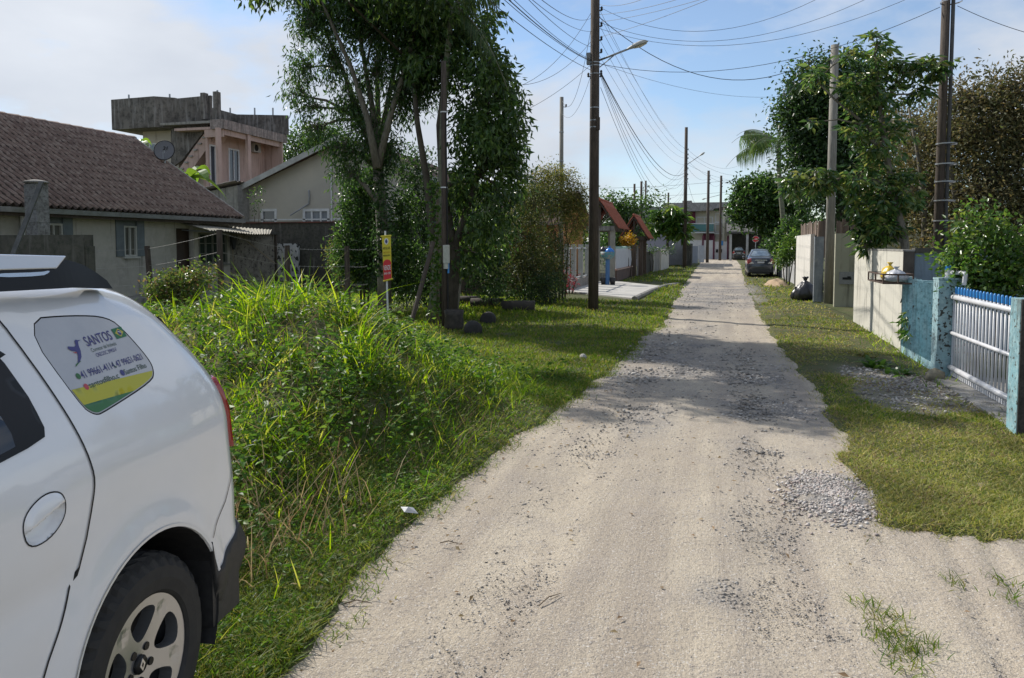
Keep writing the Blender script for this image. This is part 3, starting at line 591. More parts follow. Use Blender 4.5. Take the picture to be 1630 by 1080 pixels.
def make_wheel(parent, c, r=.345, wd=.2, rimr=.215, side=1, emblem=True, spokes=5, rot=18.):
    """c: centre of the outer face; local frame of the car; X outward"""
    x0 = c[0]; T = MB(); K = 144; prof = [(rimr, -.012), (rimr+.012, .0), (rimr+.05, .006), (r-.045, .002), (r-.02, -.012), (r-.006, -.028), (r, -.05), (r-.008, -.056), (r-.008, -.064), (r, -.07), (r, -.097), (r-.008, -.1), (r-.008, -.108), (r, -.115), (r, -.14), (r-.008, -.144), (r-.008, -.152), (r, -.158), (r-.006, -.178), (r-.02, -.195), (rimr+.02, -.205), (rimr, -.19)]
    V = []; F = []
    for i in range(K):
        a = 2*math.pi*i/K; lug = (i//2) % 2
        for j, (rr, h) in enumerate(prof):
            q = rr-(.012 if (lug and j in (4, 5, 18, 19)) else 0)-(.006 if (i % 6 < 2 and j in (6, 9, 10, 13, 14, 17)) else 0)-(.0015 if j == 2 and i % 2 else 0)
            V.append((x0+h*side, c[1]+q*math.cos(a+(.02*j if j > 5 else 0)), c[2]+q*math.sin(a+(.02*j if j > 5 else 0))))
    n = len(prof)
    for i in range(K):
        for j in range(n-1): F.append((i*n+j, ((i+1) % K)*n+j, ((i+1) % K)*n+j+1, i*n+j+1))
    wh = mesh_obj('wheel', [(x0-.11*side, c[1]+.06*math.cos(t*.7854), c[2]+.06*math.sin(t*.7854)) for t in range(8)]+[(x0-.16*side, c[1]+.06*math.cos(t*.7854), c[2]+.06*math.sin(t*.7854)) for t in range(8)], [(i, (i+1) % 8, 8+(i+1) % 8, 8+i) for i in range(8)]+[tuple(range(8))], alloy_dark, parent)
    mesh_obj('tyre', V, F, rubber, wh, False)
    out = [(rimr*math.cos(t*2*math.pi/60), rimr*math.sin(t*2*math.pi/60)) for t in range(60)]
    H_ = []
    for k in range(spokes):
        a = 2*math.pi*k/spokes+R_(rot); w0, w1 = .40, .30; hp = []
        pol = [(rimr*.36, a-.2), (rimr*.6, a-w0), (rimr*.84, a-w0*1.0), (rimr*.9, a), (rimr*.84, a+w0), (rimr*.6, a+w0), (rimr*.36, a+.2)]
        H_.append(smoothpoly([(q*math.cos(t), q*math.sin(t)) for q, t in pol], 2))
    V2, F2 = tri2d(out, H_, .016); rr = np.hypot(V2[:, 0], V2[:, 1]); an = np.arctan2(V2[:, 1], V2[:, 0])
    dish = -.012-.028*np.exp(-(rr/.1)**2)*0-.03*(1-np.clip(rr/rimr, 0, 1))+.0
    sp = np.cos((an-R_(rot))*spokes); dish = dish-.01*np.clip(sp+.6, 0, 1)*0
    # little pockets at the spoke ends
    for k in range(spokes):
        a = 2*math.pi*(k+.5)/spokes+R_(rot); d = np.hypot(V2[:, 0]-rimr*.8*math.cos(a), V2[:, 1]-rimr*.8*math.sin(a)); dish = dish-.004*np.exp(-(d/.02)**4)
    A = [(x0+h*side, c[1]+p[0], c[2]+p[1]) for p, h in zip(V2, dish)]; b = len(A); A += [(x0+(h-.045)*side, c[1]+p[0], c[2]+p[1]) for p, h in zip(V2, dish)]
    E = {}; FF = [f if side > 0 else tuple(reversed(f)) for f in F2]
    for f in FF:
        for i in range(3): E[(f[i], f[(i+1) % 3])] = 1
    FF = FF+[(a+b, a, q, q+b)[::-1] for (a, q) in E if (q, a) not in E]
    mesh_obj('rim', A, FF, alloy, wh)
    d = MB(); d.lathe([(rimr+.002, -.008*side), (rimr-.004, -.03*side), (rimr-.02, -.14*side), (.0, -.15*side)], (x0, c[1], c[2]), 'x', 40); d.build('rim_barrel', alloy_dark, wh, True)
    for k in range(spokes):
        a = 2*math.pi*(k)/spokes+R_(rot+180/spokes); lf = MB(); lf.lathe([(0, -.0335*side), (.0125, -.0335*side), (.0135, -.04*side)], (x0+.004*side, c[1]+.055*math.cos(a), c[2]+.055*math.sin(a)), 'x', 12); lf.build('lug_recess', satin_black, wh)
    hb = MB(); hb.lathe([(0, -.026*side), (.026, -.026*side), (.03, -.031*side), (.03, -.05*side)], (x0, c[1], c[2]), 'x', 28); hub = hb.build('hub_cap', satin_black, wh, True)
    if emblem:
        e = MB(); ou = [(0, .021), (.0135, 0), (0, -.021), (-.0135, 0)]; inn = [(0, .010), (.0055, 0), (0, -.010), (-.0055, 0)]
        V = [(x0-.0245*side, c[1]+p[0], c[2]+p[1]) for p in ou+inn]+[(x0-.027*side, c[1]+p[0]*1.05, c[2]+p[1]*1.05) for p in ou+inn]
        e.add(V, [(i, (i+1) % 4, 4+(i+1) % 4, 4+i) for i in range(4)]+[(i, 8+i, 8+(i+1) % 4, (i+1) % 4) for i in range(4)]); e.build('emblem', silver, hub)
    return wh
# ---------------- the white SUV beside the camera
suv = thing('parked_car', 'white SUV cut off by the left edge, an advertising sticker on its side window', 'car', (-1.70, 1.9, 0), rz=R_(8))
WC, FC, AR = (.035, .345), (-2.66, .345), .385
top = [(.69, .62), (.70, .75), (.685, .92), (.655, 1.14), (.58, 1.31), (.495, 1.435), (.41, 1.51), (.25, 1.548), (-.1, 1.565), (-.8, 1.585), (-1.5, 1.575), (-1.95, 1.53), (-2.3, 1.36), (-2.72, 1.13), (-2.95, 1.08), (-3.4, 1.02), (-3.6, .93), (-3.68, .75), (-3.68, .5)]
top = smoothpoly(top, 2, False)[2:-2] if False else top
def sm_open(p, it=2):
    for _ in range(it):
        o = [p[0]]
        for a, b in zip(p[:-1], p[1:]):
            a, b = np.array(a), np.array(b); o += [tuple(a*.75+b*.25), tuple(a*.25+b*.75)]
        p = o+[p[-1]]
    return p
top = sm_open(top)
outl = [(.66, .50), (.60, .42)]
bodyol = top+[(-3.6, .36), (-3.3, .30)]+arc(FC[0], FC[1]+.045, AR, 194, -14)[0:]+[(-2.2, .27), (-.42, .27)]+arc(WC[0], WC[1]+.045, AR, 194, 20)+[(.40, .46), (.52, .44), (.64, .50)]
def suv_n0(s, z):
    n = -.015-.03*(1-sm(.27, .5, z))-.24*sm(1.0, 1.62, z)*((np.clip(z-1.0, 0, 1)/.6)**.15)-.012*np.exp(-((z-.78)/.06)**2)*(s < -.3)
    n = n-.02*sm(.25, .75, s)*sm(.5, 1., z); n = n-.05*sm(-2.7, -3.7, s)
    n = n-.010*np.exp(-((np.hypot((s+.02)/.27, (z-1.335)/.19)-1.0)/.10)**2)*(s > -.29)*0
    return n
suvB = Body(bodyol, top, lambda s, z: +.10+.06*sm(.1, .5, s)+.10*sm(-2.2, -3., s), .80, suv_n0, [(WC[0], WC[1]+.045, AR), (FC[0], FC[1]+.045, AR)])
qw = smoothpoly([(-.222, 1.472), (-.03, 1.466), (.125, 1.447), (.168, 1.395), (.207, 1.30), (.2, 1.262), (.165, 1.235), (-.095, 1.193), (-.14, 1.190), (-.178, 1.228)], 2)
# rear door glass and its black frame
def grow(poly, d):
    c = np.array(poly).mean(0); A = np.array(poly); T = np.roll(A, -1, 0)-np.roll(A, 1, 0); T /= np.linalg.norm(T, axis=1, keepdims=True); Nn = np.stack([T[:, 1], -T[:, 0]], 1)
    if (((A-c)*Nn).sum(1)).mean() < 0: Nn = -Nn
    return [tuple(p) for p in A+Nn*d]
hc = smoothpoly([(-.478, .985), (-.46, 1.022), (-.40, 1.046), (-.345, 1.036), (-.325, 1.0), (-.335, .955), (-.39, .922), (-.46, .925)], 2)
body = suvB.shell(white_paint, suv, [grow(qw, .004), hc], .035)
suvB.patch(grow(qw, .012), 'window_seal', seam, suv, off=-.004, step=.03)
film = material('window_film', (.36, .37, .39), (.42, .43, .45), scale=4, rough=.16, coat=.6)
pane = suvB.patch(qw, 'quarter_window', film, suv, off=-.0005, step=.025); tag(pane, 'rear side window covered with a printed grey sticker')
# coloured bands of the sticker, clipped by hand to the window outline
def clip(poly, f):      # keep f(p) >= 0
    o = []
    for a, b in zip(poly, poly[1:]+poly[:1]):
        fa, fb = f(a), f(b)
        if fa >= 0: o.append(a)
        if fa*fb < 0: t = fa/(fa-fb); o.append((a[0]+(b[0]-a[0])*t, a[1]+(b[1]-a[1])*t))
    return o
qi = grow(qw, -.003); up_ = lambda p: (1.268+.012*math.sin((p[0]+.2)*9)-.13*(p[0]+.17)*.0)-p[1]; lo_ = lambda p: (1.224-.01*(p[0]+.15))-p[1]
band = clip(clip(qi, up_), lambda p: -lo_(p)); green = clip(qi, lo_)
suvB.patch(band, 'yellow_band', material('sticker_yellow', (.42, .40, .02), rough=.3), pane, .0008, step=.02); suvB.patch(green, 'green_band', material('sticker_green', (.03, .14, .04), rough=.3), pane, .0008, step=.02)
navy = material('sticker_navy', (.03, .03, .16), rough=.3); dgreen = material('sticker_dark_green', (.03, .07, .04), rough=.3)
def txt(s_, s0, z0, h, wlen, m, bold=.0, rot=.055, nm='lettering'):
    V, F = text_mesh(s_, h*1.37, bold); xs = [v[0] for v in V]; sx = wlen/(max(xs)-min(xs)); V = [(v[0]-min(xs), v[1], 0) for v in V]
    return suvB.put(V, F, s0, z0, nm, m, pane, .0009, sx=sx, rot=rot)
txt('SANTOS', -.030, 1.373, .030, .125, navy, .012)
txt('Corretor de Im\u00f3veis', -.024, 1.355, .012, .12, dgreen, .0)
txt('CRECI/SC 39903-F', -.016, 1.339, .011, .10, navy, .006)
txt('41 99661-4114', -.118, 1.291, .021, .155, navy, .012, .045); txt('47 99651-0621', .046, 1.298, .020, .135, navy, .012, .045)
txt('santosfilho.c', -.110, 1.262, .0165, .14, dgreen, .012, .045); txt('Santos Filho', .062, 1.272, .0165, .115, dgreen, .012, .045)
def disc(s0, z0, r, m, nm, k=20): return suvB.put([(r*math.cos(2*math.pi*i/k), r*math.sin(2*math.pi*i/k)) for i in range(k)], [tuple(range(k))], s0, z0, nm, m, pane, .0011)
disc(-.130, 1.300, .0085, material('icon_green', (.02, .12, .03), rough=.4), 'phone_icon'); disc(-.122, 1.268, .009, material('icon_red', (.4, .05, .07), rough=.4), 'round_icon'); disc(.052, 1.280, .009, navy, 'letter_icon')
suvB.put([(0, .006), (.003, .008), (.005, .005), (.003, .002), (.008, -.004), (.010, -.003), (.012, -.006), (.009, -.009), (.003, -.005)], [tuple(range(9))], .030, 1.306, 'handset_icon', dgreen, pane, .0011)
# flag
def quad(s0, z0, w_, h_, m, nm, off): return suvB.put([(0, 0), (w_, .06*w_), (w_-.004, h_+.06*w_), (-.004, h_)], [(0, 1, 2, 3)], s0, z0, nm, m, pane, off)
quad(.112, 1.378, .052, .032, material('flag_green', (.01, .13, .04), rough=.4), 'flag', .0010)
suvB.put([(-.021, 0), (0, -.0125), (.021, .001), (0, .0135)], [(0, 1, 2, 3)], .137, 1.3955, 'flag_rhombus', material('flag_yellow', (.45, .38, .03), rough=.4), pane, .0013)
disc2 = suvB.put([(.0085*math.cos(2*math.pi*i/16), .0085*math.sin(2*math.pi*i/16)) for i in range(16)], [tuple(range(16))], .137, 1.3957, 'flag_disc', navy, pane, .0016)
suvB.put([(-.008, .003), (0, .0035), (.008, -.001), (.0082, .0005), (0, .0052), (-.0075, .0047)], [(0, 1, 2, 5), (2, 3, 4, 5)], .137, 1.3950, 'flag_banner', material('flag_white', (.6, .6, .6)), pane, .0019)
# hummingbird
bird = [(.062, .052), (.048, .052), (.040, .055), (.032, .050), (.029, .040), (.020, .036), (-.006, .040), (-.010, .034), (.0, .026), (.012, .024), (.018, .020), (.014, .010), (.004, -.002), (-.004, -.010), (.010, -.006), (.026, .006), (.036, .022), (.040, .038), (.046, .048)]
V2, F2 = tri2d(bird, (), .02); suvB.put([tuple(v) for v in V2], F2, -.102, 1.343, 'hummingbird', navy, pane, .0012, sx=.95)
suvB.put([(-.006, -.012), (.004, -.008), (.012, -.006), (.004, -.0045), (-.02, -.018), (-.016, -.012)], [(0, 1, 2, 3), (0, 3, 5, 4)], -.100, 1.343, 'bird_tail', material('icon_green', (.02, .12, .03)), pane, .0012)
suvB.put([(0, 0), (.014, -.001), (.016, -.004), (.010, -.004)], [(0, 1, 2, 3)], -.102, 1.365, 'bird_wing', material('icon_red', (.4, .05, .07)), pane, .0013)
# door glass, frame, door seams
dglass = [(-.95, 1.125), (-.54, 1.150), (-.41, 1.165), (-.345, 1.178), (-.334, 1.20), (-.335, 1.28), (-.35, 1.37), (-.375, 1.43), (-.41, 1.48), (-.60, 1.505), (-.95, 1.51)]
suvB.patch(dglass, 'door_frame_trim', satin_black, suv, .0025, step=.03)
suvB.patch([(-.95, 1.14), (-.56, 1.163), (-.445, 1.178), (-.44, 1.21), (-.46, 1.36), (-.50, 1.46), (-.60, 1.478), (-.95, 1.485)], 'door_window', tint, suv, .0035, step=.03)
suvB.patch([(-2.0, 1.10), (-1.0, 1.125), (-1.0, 1.50), (-1.85, 1.46), (-2.25, 1.22)], 'door_window', tint, suv, .003, step=.04)
vis = suvB.patch([(-1.0, 1.495), (-.60, 1.488), (-.45, 1.470), (-.392, 1.42), (-.355, 1.385), (-.40, 1.372), (-.44, 1.405), (-.50, 1.44), (-.62, 1.452), (-1.0, 1.46)], 'wind_deflector', satin_black, suv, .022, step=.03, thick=.02)
dline = [(-.40, 1.585), (-.345, 1.555), (-.296, 1.48), (-.268, 1.375), (-.244, 1.216), (-.217, 1.06), (-.214, 1.02), (-.222, .975), (-.267, .84), (-.35, .70), (-.432, .58), (-.5, .42), (-.52, .30)]
suvB.line(sm_open(dline, 1), .006, 'door_seam', seam, suv)
suvB.line([(-1.35, 1.5), (-1.33, 1.1), (-1.36, .8), (-1.4, .3)], .006, 'door_seam', seam, suv); suvB.line([(-2.3, 1.08), (-2.25, .75), (-2.2, .45)], .006, 'door_seam', seam, suv)
suvB.line([(.56, 1.13), (.585, 1.0), (.585, .88), (.56, .80), (.50, .72), (.42, .66), (.37, .63)], .004, 'bumper_seam', seam, suv)
suvB.line([(-2.3, 1.055), (-1.4, 1.075), (-.8, 1.10), (-.30, 1.14)], .004, 'belt_crease', white_paint, suv, .0)
# handle: a scooped recess with a grip across its upper half
hd = suvB.line(hc+[hc[0]], .004, 'handle', seam, suv, .0015)
V2, F = tri2d(hc, (), .007); cen = np.array([-.40, .985]); q = np.clip(1-np.hypot((V2[:, 0]-cen[0])/.082, (V2[:, 1]-cen[1])/.062), 0, 1)
yy = V2[:, 1]-(.985+(V2[:, 0]+.40)*.28); bd = np.clip(pdist(V2, hc, True)/.012, 0, 1); t_ = sm(-.012, .008, yy); depth = bd*((1-t_)*(-.030*np.clip(1+yy/.075, 0, 1)**.6)+t_*(.004+.012*np.clip(1-(yy/.055), 0, 1)))
A = suvB.P3(V2, .0); A[:, 0] += depth; mesh_obj('grip', A, F, white_paint, hd, True)
# fuel of detail: sill cladding, arch liner, bumper corner
suvB.patch([(.36, .62), (.392, .52), (.40, .49), (.50, .545), (.60, .585), (.665, .60), (.655, .52), (.61, .43), (.52, .33), (.44, .30), (.415, .36)], 'bumper_corner', black_plastic, suv, .006, step=.03, thick=.02)
suvB.patch([(-2.2, .27), (-.42, .27), (-.36, .37), (-2.26, .37)], 'sill_cladding', black_plastic, suv, .006, step=.05, thick=.02)
for (cs, cz) in (WC, FC):
    lin = MB(); V = []; F = []; k = 28
    for i in range(k+1):
        a = R_(-25+230*i/k); V += [(-.005, cs+(AR-.004)*math.cos(a), cz+.045+(AR-.004)*math.sin(a)), (-.36, cs+(AR-.004)*math.cos(a), cz+.045+(AR-.004)*math.sin(a))]
        if i: F.append((2*i-2, 2*i-1, 2*i+1, 2*i))
    lin.add(V, F); b = len(V); lin.add([(-.36, cs+AR*math.cos(R_(-25+230*i/k)), cz+.045+AR*math.sin(R_(-25+230*i/k))) for i in range(k+1)], [tuple(range(k+1))]); lin.build('arch_liner', black_plastic, suv)
    suvB.line(arc(cs, cz+.045, AR+.004, 12 if cs > 0 else 0, 190, 30), .010, 'arch_lip', white_paint, suv, .004)
mb = MB(); mb.box(-.43, -.37, -.42, .383, .18, .56); mb.build('wheel_house', black_plastic, suv); mb = MB(); mb.box(-1.23, -1.17, -.42, .383, .18, .56); mb.build('wheel_house', black_plastic, suv)
mb = MB(); mb.box(-1.5, -.012, .386, .58, .29, .535); mb.build('bumper_underside', black_plastic, suv)
make_wheel(suv, (-.03, WC[0], WC[1])); make_wheel(suv, (-.03, FC[0], FC[1])); make_wheel(suv, (-1.57, WC[0], WC[1]), side=-1); make_wheel(suv, (-1.57, FC[0], FC[1]), side=-1)
for sd_ in (1, -1):
    suvB.patch([(.57, 1.165), (.63, 1.17), (.66, 1.12), (.69, .95), (.69, .90), (.65, .885), (.60, .90), (.602, 1.0)], 'tail_lamp', redlens, suv, .014, step=.025, thick=.016, side=sd_)
# roof rail
for sd_ in (1, -1):
    rl = MB(); fx = lambda n_: n_ if sd_ > 0 else -1.6-n_
    prof = [(-2.05, 1.555), (-1.4, 1.565), (-.8, 1.568), (-.3, 1.556), (.0, 1.551), (.195, 1.536), (.175, 1.565), (.13, 1.592), (.07, 1.618), (.0, 1.634), (-.06, 1.642), (-.06, 1.62), (-.3, 1.622), (-.8, 1.628), (-1.4, 1.622), (-2.0, 1.575)]
    hole = smoothpoly([(-.32, 1.605), (-.14, 1.603), (-.105, 1.607), (-.11, 1.600), (-.14, 1.592), (-.30, 1.594)], 1)
    def n_rail(s_): return -.205-.03*sm(-.1, .2, s_)
    V2, F = tri2d(prof, (), .03); pr = [(fx(n_rail(p[0])-(p[1]-1.55)*.25), p[0], p[1]) for p in V2]; bk = [(fx(n_rail(p[0])-.055), p[0], p[1]) for p in V2]
    E = {}
    for f in F:
        for i in range(3): E[(f[i], f[(i+1) % 3])] = 1
    b = len(pr); rl.add(pr+bk, [f if sd_ > 0 else f[::-1] for f in F]+[tuple(b+i for i in reversed(f)) for f in F]+[(a+b, a, c, c+b)[::-1] for (a, c) in E if (c, a) not in E]); rail = rl.build('roof_rail', satin_black, suv)
    wb = MB(); pw = [(-2.0, 1.58), (-1.4, 1.612), (-.8, 1.616), (-.3, 1.613), (-.075, 1.611), (-.02, 1.648), (-.3, 1.657), (-.8, 1.664), (-1.4, 1.66), (-1.9, 1.62)]
    wb.prism([(fx(-.205-(p[1]-1.55)*.25+.004), p[0], p[1]) for p in pw], (-.06*sd_, 0, 0)); wb.build('rail_bar', material('rail_paint', (.6, .61, .63), rough=.2, metal=.3, coat=1.), rail, bevel=.004)
    hb = MB(); hb.prism([(fx(-.203-(p[1]-1.55)*.25), p[0], p[1]) for p in hole], (.001*sd_, 0, 0)); hb.build('rail_slot', silver, rail)
V, F = text_mesh('DUSTER', .022, .01); xs = [v[0] for v in V]; sx = .28/max(xs); st = -.30-.28
mesh_obj('lettering', [(-.2018-(1.578+v[1]-1.55)*.25, -.325-.28+v[0]*sx, 1.5765+v[1]) for v in V], F, silver, suv)
# windscreen and rear window on the cross strip
def strip_quad(B, p0, p1, m, nm, root, inset=.10, off=.006):
    (s0, z0), (s1, z1) = p0, p1; nx_, nz_ = (z1-z0), -(s1-s0); L = math.hypot(nx_, nz_); nx_, nz_ = nx_/L, nz_/L
    if nz_ < 0 and abs(nz_) > .2: nx_, nz_ = -nx_, -nz_
    if abs(nz_) <= .2: nx_ = abs(nx_)*(1 if s0 > -1.5 else -1)
    V = []; 
    for (s_, z_) in (p0, p1):
        a = float(B.N([[s_, z_]])[0])-inset
        for j in range(9):
            t = j/8; c = 4*t*(1-t); V.append((a*(1-t)+(-2*B.half-a)*t, s_+nx_*(off+.03*c), z_+nz_*(off+.03*c)))
    return mesh_obj(nm, V, [(j, j+1, 9+j+1, 9+j) for j in range(8)], m, root)
strip_quad(suvB, (-2.02, 1.49), (-2.66, 1.16), tint, 'windscreen', suv, .04, .02); strip_quad(suvB, (.47, 1.41), (.60, 1.16), tint, 'rear_window', suv, .0, .012)

# ---------------- the sedan parked down the road (rear towards the camera)
def sedan(x, y, label, paint, seen_rear=True, half=.69, rz=0.):
    # local frame: Y to the car's REAR; rotated half a turn so the rear looks back at the camera
    root = thing('parked_car', label, 'car', (x, y, 0), rz=math.pi+rz)
    tp = sm_open([(.93, .42), (.95, .62), (.90, .86), (.84, 1.02), (.74, 1.06), (.50, 1.09), (.10, 1.36), (-.15, 1.45), (-.6, 1.50), (-1.1, 1.48), (-1.5, 1.36), (-2.15, 1.05), (-2.4, 1.0), (-3.0, .88), (-3.25, .72), (-3.3, .45)], 2)
    W, FW = (.0, .3), (-2.55, .3); ol = tp+[(-3.2, .25)]+arc(FW[0], FW[1]+.03, .34, 200, -20)+[(-.5, .2)]+arc(W[0], W[1]+.03, .34, 200, -20)+[(.85, .26)]
    B = Body(ol, tp, lambda s, z: .10+.14*sm(.3, .8, s)+.1*sm(-2.2, -3., s), half, lambda s, z: -.02-.03*(1-sm(.2, .45, z))-.24*sm(.92, 1.5, z)-.0*s, [(W[0], W[1]+.03, .34), (FW[0], FW[1]+.03, .34)])
    B.shell(paint, root, (), .06)
    for sd_ in (1, -1):
        B.patch([(.12, 1.10), (-.05, 1.30), (-.25, 1.39), (-.62, 1.43), (-1.05, 1.41), (-1.40, 1.31), (-1.9, 1.06), (-1., 1.04)], 'side_window', tint, root, .004, step=.08, side=sd_)
        B.patch([(.80, 1.0), (.86, .98), (.92, .80), (.90, .72), (.76, .74), (.68, .86)], 'tail_lamp', redlens, root, .012, step=.04, thick=.015, side=sd_)
        B.line([(-.55, 1.4), (-.5, 1.0), (-.55, .3)], .012, 'door_seam', seam, root, .003, sd_)
        mr = MB(); xx = .03 if sd_ > 0 else -2*half-.03; mr.lathe([(0, -.05), (.06, -.04), (.08, 0), (.06, .05), (0, .06)], (xx+.06*sd_, -1.75, 1.02), 'y', 12); mr.tube([(xx-.08*sd_, -1.72, .98), (xx+.04*sd_, -1.75, 1.0)], .02, 6); mr.build('mirror', paint, root, True)
        for (cs, cz) in (W, FW): make_wheel(root, (-.03 if sd_ > 0 else -2*half+.03, cs, cz), r=.3, wd=.18, rimr=.19, side=sd_, emblem=False)
    strip_quad(B, (.46, 1.105), (.06, 1.375), material('rear_glass', (.10, .14, .19), (.2, .26, .32), scale=5, rough=.05, spec=.8), 'rear_window', root, .05, .012)
    strip_quad(B, (-1.55, 1.34), (-2.1, 1.08), tint, 'windscreen', root, .04, .02)
    m = MB(); yb = .955
    m.box(-half-.30, -half+.30, yb+.01, yb+.035, .90, .935); m.build('chrome_strip', silver, root)
    m = MB(); m.box(-half-.17, -half+.17, yb+.012, yb+.03, .76, .85); pl_ = m.build('plate', material('plate', (.5, .51, .53), rough=.4), root)
    for sg in (1, -1):
        for nm, mt_, q in (('lamp_red', redlens, [(.67, .98), (.50, .93), (.45, .82), (.64, .72)]), ('lamp_white', whitelens, [(.44, .84), (.34, .76), (.36, .74), (.62, .725), (.50, .80)])):
            f = MB(); f.prism([(-half+sg*a, yb-.015-(.05 if a > .6 else 0), b) for a, b in q], (0, .05, 0)); f.build('tail_lamp', mt_, root)
    m = MB(); m.box(-half-.60, -half+.60, yb-.02, yb+.045, .28, .44); m.box(-half-.45, -half+.45, yb-.3, yb+.02, .2, .28); m.build('lower_bumper', material('bumper_black', (.02, .022, .025), rough=.5), root, bevel=.02)
    return root
sed = sedan(2.55-.02, 41.3, 'dark grey sedan parked on the right verge, seen from behind', dark_paint)
sed.location = (1.24, 42.0, 0)
# ============================================================ BUILDINGS, LEFT SIDE
plaster_cream = material('plaster_cream', (.42, .40, .34), (.34, .325, .28), (.45, .42, .37), scale=1.5, rough=.95, bump=.5, bscale=38, streak=(.13, .125, .11), streak_amt=.15)
plaster_beige = material('plaster_beige', (.44, .41, .35), (.38, .355, .31), scale=.8, rough=.95, bump=.35, bscale=40)
plaster_pink = material('plaster_pink', (.48, .35, .305), (.42, .31, .27), scale=.9, rough=.9, bump=.2, streak=(.22, .15, .13), streak_amt=.3)
plaster_pale = material('plaster_pale', (.50, .45, .39), (.42, .38, .33), scale=.9, rough=.9, bump=.2, streak=(.2, .17, .15), streak_amt=.2)
concrete_black = material('concrete_blackened', (.085, .075, .068), (.17, .155, .14), (.04, .038, .035), scale=.9, rough=.95, bump=.4, streak=(.26, .25, .24), streak_amt=.35)
concrete_grey = material('concrete_grey', (.27, .26, .24), (.20, .19, .175), (.32, .31, .29), scale=2, rough=.95, bump=.4, bscale=30, streak=(.1, .095, .085), streak_amt=.4)
concrete_dark = material('concrete_dark', (.055, .052, .045), (.09, .085, .07), (.03, .035, .025), scale=2.2, rough=.95, bump=.5, streak=(.16, .15, .14), streak_amt=.2)
tile_old = material('old_roof_tile', (.20, .12, .095), (.13, .09, .075), (.27, .20, .17), scale=1.2, rough=.85, bump=.05, bscale=30)
tile_shade = material('tile_shaded_trough', (.075, .052, .045), (.05, .042, .035), (.11, .08, .065), scale=2, rough=.9)  # darker troughs: shade between the tile ridges put into the colour
tile_lit = material('tile_sunlit_crest', (.24, .165, .135), (.15, .10, .085), (.33, .26, .22), scale=1.6, rough=.8)  # lighter crests: sun streaks along the tile ridges put into the colour
tile_red = material('red_roof_tile', (.36, .105, .065), (.26, .075, .05), (.45, .17, .11), scale=4, rough=.8, bump=.3)
wood_dark = material('wood_dark', (.05, .038, .03), (.09, .07, .055), scale=3, rough=.85, stretch=(6, 6, .6), bump=.5)
wood_pole = material('wood_pole', (.035, .026, .021), (.075, .056, .043), (.12, .095, .075), scale=3, rough=.9, stretch=(7, 7, .35), bump=.7, bscale=12)
wood_pole2 = material('wood_pole_brown', (.085, .06, .045), (.15, .115, .085), (.045, .034, .028), scale=3, rough=.9, stretch=(7, 7, .35), bump=.7, bscale=12)
white_frame = material('white_frame', (.62, .63, .65), (.5, .5, .5), scale=5, rough=.5)
glass = material('window_glass', (.035, .045, .06), (.06, .07, .09), scale=1.5, rough=.06, spec=.8)
curtain = material('curtain_glass', (.20, .23, .27), (.10, .12, .15), scale=3, rough=.15, stretch=(9, 9, .2), spec=.8)
black_hole = material('dark_interior', (.012, .012, .013), rough=.9)
metal_grey = material('galvanised', (.32, .34, .36), (.24, .25, .26), scale=6, rough=.45, metal=.7)
pvc = material('white_pipe', (.55, .56, .57), rough=.4)
def wallmesh(name, O, A, B, holes, th, m, parent):
    """rectangle from O along unit vector A (length la) and up (height or polygon), window holes cut through; th = inward vector"""
    A = Vector(A[0]).normalized()*1.; return None
def facade(name, O, A, poly, holes, inward, m, parent, th=.15):
    """poly and holes in (a, z) along the unit vector A from O; a real wall with real openings"""
    V2, F = tri2d(poly, [[(a0, z0), (a1, z0), (a1, z1), (a0, z1)] for a0, a1, z0, z1 in holes], 6.)
    O, A, inw = Vector(O), Vector(A), Vector(inward)*th
    f = [tuple(O+A*p[0]+Vector((0, 0, p[1]))) for p in V2]; b = [tuple(Vector(p)+inw) for p in f]; n = len(f)
    nrm = A.cross(Vector((0, 0, 1))); flip = nrm.dot(Vector(inward)) > 0
    if flip: F = [tuple(reversed(x)) for x in F]
    E = {}
    for x in F:
        for i in range(3): E[(x[i], x[(i+1) % 3])] = 1
    FF = F+[tuple(n+i for i in reversed(x)) for x in F]+[(c, a, a+n, c+n) for (a, c) in E if (c, a) not in E]
    return mesh_obj(name, f+b, FF, m, parent)
